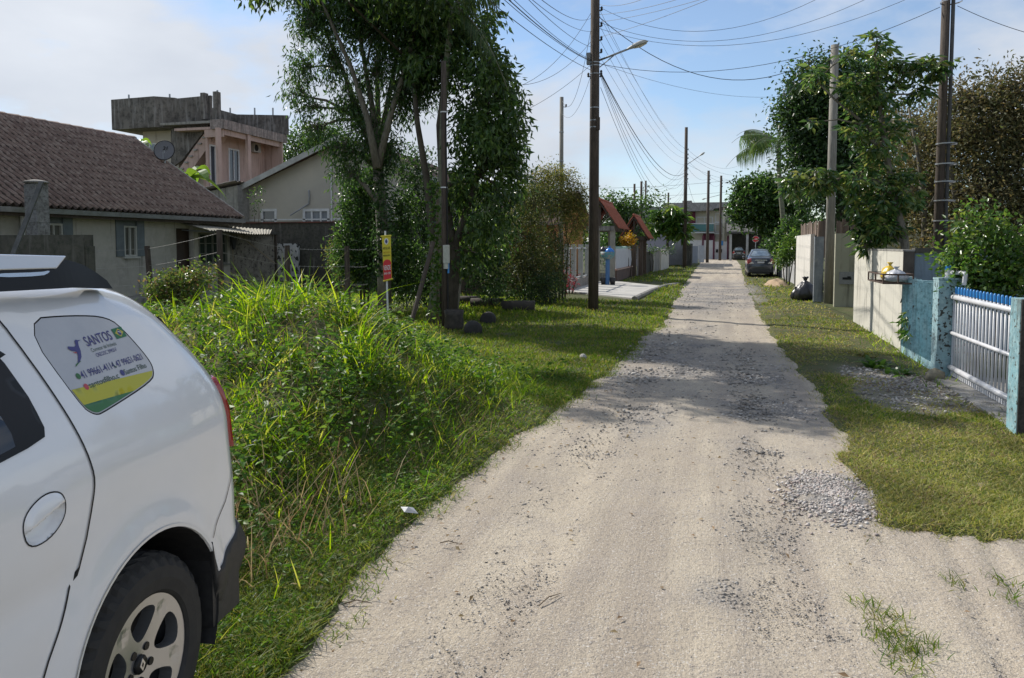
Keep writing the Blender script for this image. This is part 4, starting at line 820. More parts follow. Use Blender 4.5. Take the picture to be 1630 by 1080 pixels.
def window(O, A, a0, a1, z0, z1, inward, parent, fm=None, gm_=None, fw=.05, mull=1, rails=0, sill=True, name='window', proud=.02, depth=.08):
    """frame (with mullions), pane as its child, sill"""
    O, A, I = Vector(O), Vector(A), Vector(inward); fm = fm or white_frame; gm_ = gm_ or glass
    def bx(mb, p0, p1, q0, q1, d0, d1):
        P = [O+A*a+I*d+Vector((0, 0, z)) for d in (d0, d1) for z in (q0, q1) for a in (p0, p1)]
        mb.add(P, [(0, 1, 3, 2), (4, 6, 7, 5), (0, 4, 5, 1), (2, 3, 7, 6), (0, 2, 6, 4), (1, 5, 7, 3)])
    f = MB(); d0, d1 = -proud, depth
    bx(f, a0, a0+fw, z0, z1, d0, d1); bx(f, a1-fw, a1, z0, z1, d0, d1); bx(f, a0+fw, a1-fw, z1-fw, z1, d0, d1); bx(f, a0+fw, a1-fw, z0, z0+fw, d0, d1)
    for i in range(mull):
        c = a0+(a1-a0)*(i+1)/(mull+1); bx(f, c-fw*.35, c+fw*.35, z0+fw, z1-fw, d0+.01, d1-.02)
    for i in range(rails):
        c = z0+(z1-z0)*(i+1)/(rails+1); bx(f, a0+fw, a1-fw, c-fw*.3, c+fw*.3, d0+.014, d1-.024)
    o = f.build(name, fm, parent); g = MB(); bx(g, a0+fw*.5, a1-fw*.5, z0+fw*.5, z1-fw*.5, depth*.55, depth*.55+.01); g.build('pane', gm_, o)
    if sill: s_ = MB(); bx(s_, a0-.05, a1+.05, z0-.05, z0-.003, -proud-.05, .02); s_.build('sill', fm, o)
    return o
def tile_roof(p0, p1, e0, e1, m, name, parent, pitch_=.2, amp=.03, rows=.38, th=.03, lit_m=None):
    """p0-p1 ridge, e0-e1 eave (same order); barrel tiles run from ridge to eave as real corrugation with stepped rows"""
    p0, p1, e0, e1 = map(lambda v: np.array(tuple(v), float), (p0, p1, e0, e1)); L = max(np.linalg.norm(p1-p0), np.linalg.norm(e1-e0)); S = np.linalg.norm((e0+e1-p0-p1)/2)
    nu = int(L/pitch_)*8; nr = max(2, int(S/rows)); up = np.cross(p1-p0 if np.linalg.norm(p1-p0) > .1 else e1-e0, e0-p0); up /= np.linalg.norm(up); up = up if up[2] > 0 else -up
    ts = []
    for j in range(nr): ts += [(j/nr, 0.), ((j+.985)/nr, .022)]
    V = []; u = np.linspace(0, 1, nu+1); wv = np.cos(u*nu/8*2*np.pi); wv = np.maximum(0, (wv+.35)/1.35)**.75
    for (t, h) in ts:
        a = p0+(e0-p0)*t; b = p1+(e1-p1)*t; jit = (vn(u*L*5, np.full_like(u, t*20), 1., 5)-.5)*.012
        V.append(a+(b-a)*u[:, None]+up*(amp*wv+h+jit)[:, None])
    V = np.concatenate(V); k = nu+1; i = (np.arange(len(ts)-1)[:, None]*k+np.arange(nu)[None]).ravel(); F = np.stack([i, i+1, i+k+1, i+k], 1)
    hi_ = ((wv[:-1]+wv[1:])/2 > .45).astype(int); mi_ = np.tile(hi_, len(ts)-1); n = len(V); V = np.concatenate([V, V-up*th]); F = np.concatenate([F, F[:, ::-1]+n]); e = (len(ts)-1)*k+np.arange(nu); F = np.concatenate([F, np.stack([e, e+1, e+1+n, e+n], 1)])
    sd = np.arange(len(ts)-1)*k; F = np.concatenate([F, np.stack([sd, sd+k, sd+k+n, sd+n], 1), np.stack([sd+nu, sd+nu+n, sd+nu+k+n, sd+nu+k], 1)])
    mi = np.zeros(len(F), int); mi[:len(mi_)] = mi_
    return mesh_obj(name, V, F, [m, lit_m or m], parent, mi=mi)
# ---- low house with the old tiled roof
hx, ex, ez, rdx, rdz, y0, y1, yg = -15.0, -14.62, 2.52, -18.75, 5.17, 5.0, 20.75, 20.6
house = thing('low_house', 'long low cream house with an old brown tiled roof at the left', 'house', (-18, 13, 0))
FL = .35
doors = [(XP(280, 362, hx).y, XP(304, 364, hx).y)]
wl_ = [(XP(183, 348, hx).y, XP(228, 350, hx).y, 1.39, 2.36), (XP(72, 345, hx).y-.3, XP(114, 345, hx).y, 1.39, 2.36), (19.12, 20.45, 1.12, 2.05)]
holes = [(a-y0, b-y0, c, d) for a, b, c, d in wl_]+[(doors[0][0]-y0, doors[0][1]-y0, FL+.01, 2.17)]
facade('wall', (hx, y0, 0), (0, 1, 0), [(0, 0), (yg-y0, 0), (yg-y0, 2.62), (0, 2.62)], holes, (-1, 0, 0), plaster_cream, house)
mb = MB(); mb.prism([(hx-.003, yg, 0), (hx-.003, yg, 2.45), (rdx, yg, rdz-.12), (-22.4, yg, 2.45), (-22.4, yg, 0)], (0, -.15, 0));  mb.prism([(hx-.15, y0, 0), (hx-.15, y0, 2.45), (rdx, y0, rdz-.12), (-22.4, y0, 2.45), (-22.4, y0, 0)], (0, -.15, 0)); mb.build('gable_wall', plaster_cream, house)
green_frame = material('window_grille', (.20, .20, .17), (.15, .15, .13), scale=9, rough=.7); shutter = material('shutter_glass', (.13, .16, .17), (.09, .11, .12), scale=3, rough=.35)
for i, (a, b, c, d) in enumerate(wl_):
    if i < 2:
        w3 = (b-a)*.27
        o = window((hx, 0, 0), (0, 1, 0), a+w3, b-w3, c, d-.17, (-1, 0, 0), house, material('cream_frame', (.42, .42, .38), rough=.6), material('curtain_dark', (.07, .075, .06), (.12, .12, .1), scale=2, rough=.3, stretch=(8, 8, .2)), .045, 1, 0)
        s = MB(); s.box(hx-.03, hx+.03, a, a+w3-.003, c, d); s.box(hx-.03, hx+.03, b-w3+.003, b, c, d); s.box(hx-.06, hx-.01, a+w3, b-w3, d-.165, d); s.build('shutter', shutter, o)
    else: window((hx, 0, 0), (0, 1, 0), a, b, c, d, (-1, 0, 0), house, green_frame, material('green_dark_glass', (.03, .045, .035), rough=.15), .045, 3, 2)
mb = MB(); mb.box(hx-.14, hx-.08, doors[0][0]+.003, doors[0][1]-.003, FL, 2.165); mb.build('door', material('door_brown', (.035, .022, .017), (.05, .03, .02), scale=5, rough=.5, stretch=(1, 6, .5)), house)
mb = MB(); mb.box(hx+.02, -14.1, 12, 22.6, .05, FL-.004); mb.build('porch_slab', concrete_grey, house)
mb = MB(); yc = XP(311, 400, -14.9).y; mb.box(hx+.003, hx+.12, yc-.1, yc+.12, FL, 2.4); mb.build('pilaster', plaster_cream, house)
tile_roof((rdx, y0-.3, rdz), (rdx, y1, rdz), (ex, y0-.3, ez), (ex, y1, ez), tile_shade, 'roof', house, .19, .075, .40, lit_m=tile_lit)
tile_roof((rdx, y0-.3, rdz-.003), (rdx, y1, rdz-.003), (-22.9, y0-.3, ez), (-22.9, y1, ez), tile_old, 'back_roof', house, .3, .034, .5)
mb = MB()
for k in range(38):
    a = y0-.3+k*.425; b = a+.44; mb.add([(rdx-.11, a, rdz-.03), (rdx-.07, a, rdz+.06), (rdx, a, rdz+.095), (rdx+.07, a, rdz+.06), (rdx+.11, a, rdz-.03), (rdx-.13, b, rdz-.03), (rdx-.085, b, rdz+.075), (rdx, b, rdz+.115), (rdx+.085, b, rdz+.075), (rdx+.13, b, rdz-.03)], [(i, i+1, i+6, i+5) for i in range(4)]+[(0, 1, 2, 3, 4), (9, 8, 7, 6, 5)])
mb.build('ridge_cap', tile_old, house)
mb = MB(); gp = [(ex-.01, ez-.13), (ex+.10, ez-.13), (ex+.12, ez-.02), (ex+.105, ez-.02), (ex+.09, ez-.115), (ex-.01, ez-.115)]
mb.prism([(a, y0-.3, b) for a, b in gp], (0, y1-y0+.3, 0)); mb.build('gutter', metal_grey, house)
mb = MB(); mb.box(ex-.03, ex-.012, y0-.3, y1, ez-.2, ez-.02); mb.box(hx-.003, ex-.034, y0-.3, y1, ez-.15, ez-.125); mb.build('eave_board', wood_dark, house)
p = XP(36, 330, hx+.1); mb = MB(); mb.tube([(hx+.08, p.y, 2.42), (hx+.08, p.y, .2)], .04, 8); mb.build('downpipe', pvc, house)
sa, sb = Vector((rdx, y1, rdz)), Vector((ex, y1, ez)); mb = MB(); mb.prism([sa+Vector((0, .0, -.16)), sa+Vector((0, 0, -.03)), sb+Vector((0, 0, -.03)), sb+Vector((0, 0, -.16))], (0, .03, 0)); mb.build('verge_board', concrete_grey, house)
mb = MB(); mb.tube([sa+Vector((0, .06, .06)), sb+Vector((0, .06, .05))], .05, 8); mb.build('verge_tile', concrete_grey, house)
# ---- the chimney in front of it
c = XP(59, 330, -14.0); ch = thing('chimney', 'grey block chimney with a flat cap before the tiled roof', 'chimney', (c.x, c.y, 0))
mb = MB(); x_, y_ = c.x, c.y; zt = YP(59, 293, y_).z
for k in range(11):
    za = k*zt/11; zb = (k+1)*zt/11-.012; hw = .155 if k > 5 else .155+(6-k)*.018; j = random.uniform(-.006, .006); mb.box(x_-hw+j, x_+hw+j, y_-hw, y_+hw, za, zb); mb.box(x_-hw+.012, x_+hw-.012, y_-hw+.012, y_+hw-.012, zb, zb+.012)
mb.build('stack', material('chimney_block', (.17, .17, .165), (.27, .27, .265), (.08, .08, .075), scale=4, rough=.95, bump=.6, bscale=25), ch)
mb = MB(); mb.lathe([(0, zt+.0), (.20, zt+.005), (.26, zt+.03), (.20, zt+.06), (.08, zt+.085), (0, zt+.09)], (x_, y_, 0), n=20); mb.build('cap', concrete_grey, ch, True)
# ---- dark block wall and leaning beam at the far left
yw = 9.2; a, b = YP(-60, 373, yw), YP(133, 374, yw); wb = MB(); wb.box(a.x-2, b.x, yw, yw+.18, 0, b.z); wb.box(b.x, b.x+.045, yw+.02, yw+.16, 0, b.z-.17)
tag(wb.build('yard_wall', concrete_dark, at=(b.x-2, yw, 0)), 'blackened low wall end just above the white car roof', 'wall')
a, b = YP(66, 290, 7.6), YP(22, 402, 7.3); dv = (b-a).normalized(); b2 = a+dv*((a.z+.2)/-dv.z); mb = MB(); r = .026; s_ = Vector((.8, .55, 0)).normalized()
u1 = s_*r; u2 = dv.cross(s_).normalized()*r; P = [a+u1+u2, a-u1+u2, a-u1-u2, a+u1-u2]; mb.prism(P, b2-a); tag(mb.build('leaning_beam', material('beam', (.06, .062, .066), (.11, .11, .115), scale=9, rough=.7, bump=.3), at=tuple(b2)), 'dark beam leaning beside the block chimney', 'beam')
# ---- extension under the awning, stained panel, dark boundary wall
xw = hx; ya, yb = yg+.01, 23.15; ext = thing('lean_to', 'stained lean-to wall under the corrugated awning', 'shed', (xw-1, 22, 0))
mb = MB(); mb.box(xw-2, xw, ya, yb, 0, 2.05); mb.build('wall', material('stained_plaster', (.24, .22, .185), (.17, .155, .13), (.10, .09, .075), scale=1.3, rough=.95, bump=.4, speck=(.05, .045, .04), speck_scale=9, speck_cut=.58), ext)
mb = MB(); mb.box(xw+.003, xw+.06, yb-.09, yb, 0, 2.1); mb.build('post', wood_dark, ext)
mb = MB(); mb.box(xw-2.2, xw+.1, ya, yb+.15, 2.055, 2.13); mb.build('roof', concrete_dark, ext)
aw = thing('awning', 'corrugated sheet awning over the house door', 'awning', (-14.2, 20, 2.1)); A, B = Vector((hx+.02, 18.3, 2.32)), Vector((hx+.02, 22.9, 2.22)); C, D = XP(440, 371, -13.75), XP(290, 361, -13.75)
C = Vector((-13.85, C.y-.2, 2.03)); D = Vector((-13.85, 18.1, 2.10)); nu = 96; V = []
for j in range(2):
    for i in range(nu+1):
        t = i/nu; p = (A.lerp(B, t) if j == 0 else D.lerp(C, t)).copy(); p.z += .018*math.cos(i*math.pi/2)+.02*math.sin(t*7)*j; V.append(p)
n = len(V); V += [p-Vector((0, 0, .008)) for p in V]; F = [(i, i+1, nu+2+i, nu+1+i) for i in range(nu)]; F += [tuple(n+i for i in reversed(f)) for f in F]+[(nu+1+i, nu+2+i, n+nu+2+i, n+nu+1+i) for i in range(nu)]
mesh_obj('sheet', V, F, material('fibre_cement', (.36, .34, .28), (.27, .25, .2), (.16, .15, .12), scale=3, rough=.9, bump=.3), aw)
mb = MB(); s0 = XP(388, 370, -14.2); mb.tube([(hx+.03, 19.9, 2.1), (-14.0, 19.9, 2.05)], .02, 6); mb.build('bracket', metal_grey, aw); mb = MB(); mb.tube([XP(378, 372, hx+.05), Vector((-13.95, 22.4, 1.72)) if False else XP(437, 419, -13.9)], .022, 6); mb.build('brace', material('bare_wood', (.25, .20, .14), rough=.8), aw)
mb = MB(); mb.tube([(hx+.02, 18.4, 2.12), (-13.9, 18.4, 2.06)], .02, 6); mb.build('bracket', metal_grey, aw)
yB = 24.2; a, b = YP(378, 354, yB), YP(585, 352, yB); bw = thing('boundary_wall', 'tall blackened wall behind the yard, under the beige gable', 'wall', ((a.x+b.x)/2, yB, 0))
mb = MB(); mb.box(a.x-3, b.x+2.4, yB, yB+.16, 0, a.z-.05); mb.build('wall', concrete_dark, bw); mb = MB(); mb.box(a.x-3, b.x+2.42, yB-.05, yB+.2, a.z-.048, a.z); mb.build('coping', material('coping_red', (.16, .05, .035), (.08, .05, .04), scale=3, rough=.9), bw)
yp = 23.9; a, b = YP(441, 388, yp), YP(475, 455, yp); pn = MB(); pn.box(a.x, b.x, yp, yp+.12, 0, a.z)
tag(pn.build('stained_panel', material('mildewed_white', (.5, .51, .52), (.38, .39, .38), scale=2, rough=.9, bump=.2, speck=(.03, .035, .03), speck_scale=7, speck_cut=.53), at=(a.x, yp, 0)), 'white wall panel spotted with black mildew behind the fence post', 'wall')
# small things by the lean-to
p = XP(375, 440, hx+.35); st = thing('stool', 'small plastic stool against the lean-to wall', 'stool', (p.x, p.y, FL)); mb = MB(); mb.lathe([(0, FL+.42), (.15, FL+.42), (.16, FL+.38), (.15, FL+.38)], (p.x, p.y, 0), n=4); mb.build('seat', material('grey_plastic', (.22, .22, .22), rough=.6), st)
for sx in (-1, 1):
    for sy in (-1, 1): mb = MB(); mb.tube([(p.x+sx*.09, p.y+sy*.09, FL+.39), (p.x+sx*.14, p.y+sy*.14, FL)], .018, 5); mb.build('leg', MAT['grey_plastic'], st)
p = XP(370, 400, hx+.08); br = thing('broom', 'broom standing head up against the wall beside the stool', 'broom', (p.x, p.y, FL)); mb = MB(); mb.tube([(p.x+.1, p.y-.03, FL), (p.x, p.y, 1.62)], .014, 6); mb.build('handle', MAT['bare_wood'], br)
mb = MB(); mb.prism([(p.x+.02, p.y-.03, 1.55), (p.x+.02, p.y+.03, 1.55), (p.x+.02, p.y+.16, 1.98), (p.x+.02, p.y-.16, 1.96)], (.06, 0, 0)); mb.build('broom_head', black_plastic, br)
# satellite dish
p = XP(262, 240, -17.3); dsh = thing('satellite_dish', 'round grey satellite dish marked 21 on the tiled roof', 'satellite dish', (p.x, p.y, 4.2)); dirv = Vector((.35, -.93, .18)).normalized(); q = dirv.to_track_quat('Z', 'Y').to_matrix()
r = 17.5/FP*p.y*1.06; mb = MB(); V = []; F = []; K = 36; prof = [(0, -.0), (.35, .012), (.7, .05), (.97, .1), (1.0, .1), (1.0, .085), (.7, .03), (0, -.02)]
for (a, h) in prof:
    for k in range(K):
        t = 2*math.pi*k/K; V.append(p+q @ Vector((a*r*math.cos(t), a*r*math.sin(t), h*r*1.2)))
F = [(i*K+k, i*K+(k+1) % K, (i+1)*K+(k+1) % K, (i+1)*K+k) for i in range(7) for k in range(K)]; mesh_obj('dish', V, F, material('dish_grey', (.16, .16, .17), (.13, .13, .14), scale=3, rough=.6), dsh, True)
mb = MB(); mb.tube([p+q @ Vector((r*1.0*math.cos(2*math.pi*k/36), r*1.0*math.sin(2*math.pi*k/36), .115*r)) for k in range(37)], .014, 5); mb.build('rim', seam, dsh)
mb = MB(); mb.tube([p+q @ Vector((0, -.0, .0)), p+Vector((-.02, .02, -r*1.3))], .03, 6); mb.tube([p+q @ Vector((0, -r*.95, .1)), p+q @ Vector((0, -r*.25, .45*r))], .012, 5); mb.build('mast', metal_grey, dsh)
V, F = text_mesh('21', r*.52, .02); cx = sum(v[0] for v in V)/len(V); yr = q @ Vector((1, 0, 0)); up = Vector((0, 0, 1)); up = (up-dirv*up.dot(dirv)).normalized(); rt = up.cross(dirv)
mesh_obj('lettering', [tuple(p+rt*(v[0]-cx+v[1]*.15)+up*(v[1]+r*.05)+dirv*(.045*r+.015)) for v in V], F, seam, dsh)
# banana plants behind the roof
ban_m = leafmat('banana_leaf', [(.06, .14, .02), (.10, .19, .03), (.15, .22, .04)], trans=.45, rough=.3)
def banana(px, py, y, lab, n, L):
    b = YP(px, py, y); root = thing('banana_plant', lab, 'banana plant', (b.x, b.y, 0)); mb = MB(); mb.tube([(b.x, b.y, 0), (b.x, b.y, b.z)], [.14, .08], 8); mb.build('stem', material('banana_stem', (.12, .14, .05), (.09, .07, .03), scale=3), root)
    V = []; F = []
    for k in range(n):
        a = k*2.4+1.1; d = Vector((math.cos(a), math.sin(a), 0)); s_ = Vector((-d.y, d.x, 0)); el = .9-.12*k; o = len(V); prev = b.copy()
        for i in range(9):
            t = i/8; c = b+d*(L*t*(.55+.3*(k % 3)/2))+Vector((0, 0, L*(el*t-.9*t*t))); w = L*.16*math.sin(min(1, t*1.1+.06)*math.pi)**.7; V += [c-s_*w+Vector((0, 0, w*.45)), c, c+s_*w+Vector((0, 0, w*.45))]
            if i: F += [(o+3*i-3, o+3*i-2, o+3*i+1, o+3*i), (o+3*i-2, o+3*i-1, o+3*i+2, o+3*i+1)]
    mesh_obj('leaves', V, F, ban_m, root)
banana(215, 235, 24, 'banana plant showing left of the dish behind the tiled roof', 6, 1.3); banana(300, 285, 25, 'banana plant showing right of the dish behind the tiled roof', 8, 1.9)
# ---- pink two storey house
yf = 37.; P0 = YP(350, 190, yf); xc = P0.x; pk = thing('pink_house', 'pink two storey house with blackened concrete parapets and outside stair', 'house', (xc-4, yf+4, 0))
z = lambda px, py: YP(px, py, yf).z
X_ = lambda px: YP(px, 200, yf).x
xl0, xch, xm = X_(178), X_(250), X_(270); zt1, zb1 = z(178, 159), z(178, 207)
# main volume
mb = MB(); mb.prism([(X_(205), yf+1.1, 0), (X_(262), yf+1.1, 0), (X_(266), yf+1.6, 0), (X_(350)-1.3, yf+1.6, 0), (X_(350)-1.3, yf+8, 0), (X_(205), yf+8, 0)], (0, 0, zb1-.003)); mb.build('rear_wall', plaster_pale, pk)
mb = MB(); mb.prism([(xl0, yf, zb1), (xch, yf-.2, zb1), (xm, yf+.5, zb1), (xm+.01, yf+8, zb1), (xl0, yf+8, zb1)], (0, 0, zt1-zb1)); mb.build('parapet_box', concrete_black, pk)
# stair wall: dark flank with its stepped diagonal underside
ys = yf+.52; pts = [(272, 158), (335, 152), (335, 195), (322, 213), (307, 232), (290, 255), (272, 268)]
mb = MB(); mb.prism([YP(a, b, ys) for a, b in pts][::-1], (0, .18, 0)); mb.build('stair_flank', concrete_black, pk)
mb = MB()
for k in range(8):
    a0 = YP(326-7.2*k, 207+10.*k, ys-.3); mb.box(a0.x-.02, a0.x+.20, ys-.12, ys-.004, a0.z-.09, a0.z+.0)
mb.build('stair_steps', material('concrete_light', (.34, .33, .31), (.22, .21, .2), scale=5, rough=.9), pk)
mb = MB(); mb.prism([YP(a, b, ys-.0) for a, b in ((345, 203), (345, 214), (292, 290), (286, 268), (308, 236), (325, 213))][::-1], (0, 1.0, 0)); mb.build('stair_soffit', plaster_pink, pk)
for (a, t, b) in ((322, 148, 190), (342, 146, 192)):
    p, q2 = YP(a-3.5, t, yf+.1), YP(a+4, b, yf+.1); mb = MB(); mb.box(p.x, q2.x, yf+.1, yf+.45, q2.z, p.z); mb.build('parapet_pillar', concrete_black, pk)
# road side: slab edge, columns, recessed wall, windows
xs_ = xc+.35; ye = XP(457, 224, xs_).y; zs1, zs0 = XP(352, 189, xs_).z, XP(352, 204, xs_).z
mb = MB(); mb.box(xs_-.16, xs_, yf-.2, ye, zs0, zs1); mb.box(X_(338), xs_-.163, yf-.2, yf-.03, zs0, zs1); mb.build('slab_edge', material('slab_worn', (.30, .24, .22), (.20, .17, .16), (.38, .33, .31), scale=1.5, rough=.9, streak=(.08, .07, .065), streak_amt=.5), pk)
mb = MB(); mb.box(xs_-3.4, xs_-.166, yf-.02, ye-.05, zs0+.02, zs0+.16); mb.box(X_(325), xs_-.17, yf+.0, yf+.12, zs0-.42, zs0+.016); mb.box(xs_-.3, xs_-.17, yf+.13, ye-.3, zs0-.30, zs0+.016); mb.build('balcony_ceiling', plaster_pink, pk)
pr = XP(366, 185, xs_-.5); pr2 = XP(457, 184, xs_-.5); pz = XP(455, 183, xs_-.25).z
pq = YP(345, 182, ye-.2); pr3 = YP(458, 184, ye-.2); pz = pr3.z; mb = MB(); mb.prism([(pq.x, ye-.25, zs1+.003), (pr3.x, ye-.25, zs1+.003), (pr3.x, ye-.25, pr3.z), (pq.x, ye-.25, pq.z)], (0, .15, 0)); mb.build('roof_parapet', concrete_black, pk)
mb = MB(); mb.box(xs_-6, xs_-.17, yf-.02, ye-.05, zs1-.15, zs1-.01); mb.build('roof_slab', concrete_grey, pk)
zfl = XP(350, 318, xs_).z-.6
for pxx in (349, 396):
    p = XP(pxx, 250, xs_-.12); mb = MB(); mb.box(xs_-.24, xs_-.06, p.y-.14, p.y+.14, zfl, zs0-.003); mb.build('column', plaster_pink, pk)
xr_ = xs_-1.35; mb = None
dz0 = zfl+.05
def yat(px): return XP(px, 260, xr_).y
facade('balcony_wall', (xr_, yf+.2, 0), (0, 1, 0), [(0, 0), (ye-yf-.4, 0), (ye-yf-.4, zs0), (0, zs0)], [(yat(328)-yf-.2 if yat(328) > yf+.3 else .15, yat(352)-yf-.2, dz0, zs0-.75), (yat(364)-yf-.2, yat(381)-yf-.2, dz0, zs0-.75)], (-1, 0, 0), plaster_pink, pk)
for (a, b) in ((328, 352), (364, 381)):
    ya_ = max(yat(a), yf+.35); window((xr_, 0, 0), (0, 1, 0), ya_, yat(b), dz0, zs0-.75, (-1, 0, 0), pk, white_frame, glass, .09, 1, 0, False, 'balcony_door')
mb = MB(); mb.box(X_(300), xr_-.003, yf+1.2, yf+1.35, 0, zs0); mb.build('side_wall', plaster_pink, pk); mb = MB(); mb.box(xr_-.4, xs_-.08, ye-.5, ye-.35, 0, zs0-.003); mb.build('side_wall', plaster_pink, pk)
mb = MB(); mb.box(X_(290), xs_-.02, yf-.2, ye-.3, zfl-.2, zfl); mb.build('balcony_floor', plaster_pale, pk)
mb = MB(); mb.box(X_(296), xs_-.4, yf+1.0, ye-.6, 0, zfl-.21); mb.build('ground_floor', plaster_pale, pk)
mb = MB()
zr_ = zfl+1.0
for (q0, q1) in (((X_(312), yf-.12), (xs_-.08, yf-.12)), ((xs_-.08, yf-.12), (xs_-.08, ye-.4))):
    mb.tube([(q0[0], q0[1], zr_), (q1[0], q1[1], zr_)], .028, 6)
    for i in range(7): t = i/6; mb.tube([(q0[0]+(q1[0]-q0[0])*t, q0[1]+(q1[1]-q0[1])*t, zfl), (q0[0]+(q1[0]-q0[0])*t, q0[1]+(q1[1]-q0[1])*t, zr_)], .02, 5)
rl_ = mb.build('railing', white_frame, pk)
mb = MB(); mb.box(X_(312), xs_-.1, yf-.125, yf-.115, zfl+.08, zr_-.05); mb.box(xs_-.085, xs_-.075, yf-.1, ye-.4, zfl+.08, zr_-.05); mb.build('glass_panel', material('balcony_glass', (.22, .25, .29), (.3, .32, .35), scale=2, rough=.1, spec=.8), rl_)
p = XP(409, 236, xr_+.3); mb = MB(); mb.box(xr_+.02, xr_+.3, p.y-.32, p.y+.42, p.z-.26, p.z+.3); ac = mb.build('air_conditioner', material('ac_grey', (.33, .31, .29), rough=.6), pk); mb = MB(); mb.lathe([(.2, .0), (.2, .012), (0, .012)], (xr_+.302, p.y-.05, p.z), 'x', 20); mb.build('fan_grille', seam, ac)
for (a, b, y_) in ((205, 151, yf+.3), (270, 150, yf+1), (346, 144, yf+.3)):
    p = YP(a, b, y_); mb = MB(); mb.tube([(p.x, y_, zt1-.1), (p.x, y_, p.z)], .05, 6); mb.build('rebar_pipe', metal_grey, pk)
for a in (366, 405, 434): p = YP(a, 172, ye-.2); mb = MB(); mb.tube([(p.x, ye-.18, pz-.1), (p.x, ye-.18, p.z)], .05, 6); mb.build('rebar_pipe', metal_grey, pk)
for (a, b) in ((224, 228), (243, 228)):
    p = YP(a, b, yf+1.08); mb = MB(); mb.box(p.x-.25, p.x+.25, yf+1.06, yf+1.1, p.z-.7, p.z+.0); f_ = mb.build('window', white_frame, pk); mb = MB(); mb.box(p.x-.17, p.x+.17, yf+1.05, yf+1.058, p.z-.62, p.z-.08); mb.build('pane', curtain, f_)
p = XP(437, 290, xs_-.2); mb = MB(); mb.tube([(xs_-.3, ye-.2, zs0), (xs_-.3, ye-.2, 1)], .06, 6); mb.build('downpipe', pvc, pk)
# ---- beige gabled house
yb_ = 29.; bh = thing('beige_house', 'beige house with a wide gable and two white framed windows behind the dark wall', 'house', (YP(480, 300, yb_).x, yb_+4, 0)); Zb = lambda a, b: YP(a, b, yb_)
A1, AP = Zb(397, 295), Zb(545, 222); dx = AP.x-A1.x; B1x = AP.x+dx; x0 = Zb(395, 300).x
w1, w2 = (Zb(415, 333), Zb(441, 356)), (Zb(482, 333), Zb(525, 358))
facade('wall', (x0, yb_, 0), (1, 0, 0), [(0, 0), (B1x-x0-.3, 0), (B1x-x0-.3, A1.z-.1), (AP.x-x0, AP.z-.12), (0, A1.z-.1)], [(w[0].x-x0, w[1].x-x0, w[1].z-.4, w[0].z) for w in (w1, w2)], (0, 1, 0), plaster_beige, bh)
for w, mu in ((w1, 0), (w2, 2)): window((0, yb_, 0), (1, 0, 0), w[0].x, w[1].x, w[1].z-.4, w[0].z, (0, 1, 0), bh, white_frame, curtain if mu else glass, .11, mu, 0)
for sg, e in ((-1, A1), (1, Vector((B1x, yb_, A1.z)))):
    ed = Vector((e.x+sg*.25, 0, e.z-.12)); tile_roof((AP.x, yb_-.45, AP.z+.05), (AP.x, yb_+8, AP.z+.05), (ed.x, yb_-.45, ed.z), (ed.x, yb_+8, ed.z), tile_old, 'roof', bh, .3, .035, .5)
    mb = MB(); mb.prism([(AP.x, yb_-.52, AP.z+.08), (AP.x, yb_-.52, AP.z-.16), (ed.x, yb_-.52, ed.z-.2), (ed.x, yb_-.52, ed.z+.04)], (0, .06, 0)); mb.build('bargeboard', material('bargeboard', (.42, .42, .40), (.3, .3, .28), scale=3, rough=.8), bh)
    mb = MB(); mb.box(x0 if sg < 0 else B1x-.45, x0+.15 if sg < 0 else B1x-.3, yb_+.16, yb_+8, 0, A1.z-.12); mb.build('side_wall', plaster_beige, bh)
p = Zb(528, 270); mb = MB(); mb.tube([(p.x, yb_-.05, p.z+.3), (p.x, yb_-.05, 0)], .035, 6); mb.build('pipe', pvc, bh)
p, q2 = Zb(492, 303), Zb(491, 325); mb = MB(); mb.tube([(p.x, yb_-.03, p.z), (p.x+.04, yb_-.06, (p.z+q2.z)/2), (p.x, yb_-.05, q2.z)], .03, 6); mb.tube([(p.x, yb_-.05, q2.z), (Zb(470, 344).x, yb_-.4, Zb(470, 344).z)], .03, 6); mb.build('bent_pipe', metal_grey, bh)
mb = MB(); q2 = Zb(460, 350); mb.box(x0, B1x-.3, yb_-.02, yb_-.002, q2.z-.03, q2.z+.03); mb.build('wall_band', white_frame, bh)
an = thing('annex', 'grey concrete annex with a short tiled roof left of the beige gable', 'house', (Zb(360, 330).x, yb_-.5, 0)); a, b = Zb(330, 306), Zb(396, 292)
mb = MB(); mb.prism([(a.x, yb_-.8, 0), (b.x-.002, yb_-.8, 0), (b.x-.002, yb_-.8, b.z-.15), (a.x, yb_-.8, a.z-.15)], (0, 6, 0)); mb.build('wall', concrete_grey, an)
tile_roof((b.x+.1, yb_-1.1, b.z), (b.x+.1, yb_+5, b.z), (a.x-.2, yb_-1.1, a.z-.08), (a.x-.2, yb_+5, a.z-.08), material('pale_tile', (.33, .30, .28), (.2, .16, .14), scale=4, rough=.9, bump=.3), 'roof', an, .3, .035, .5)
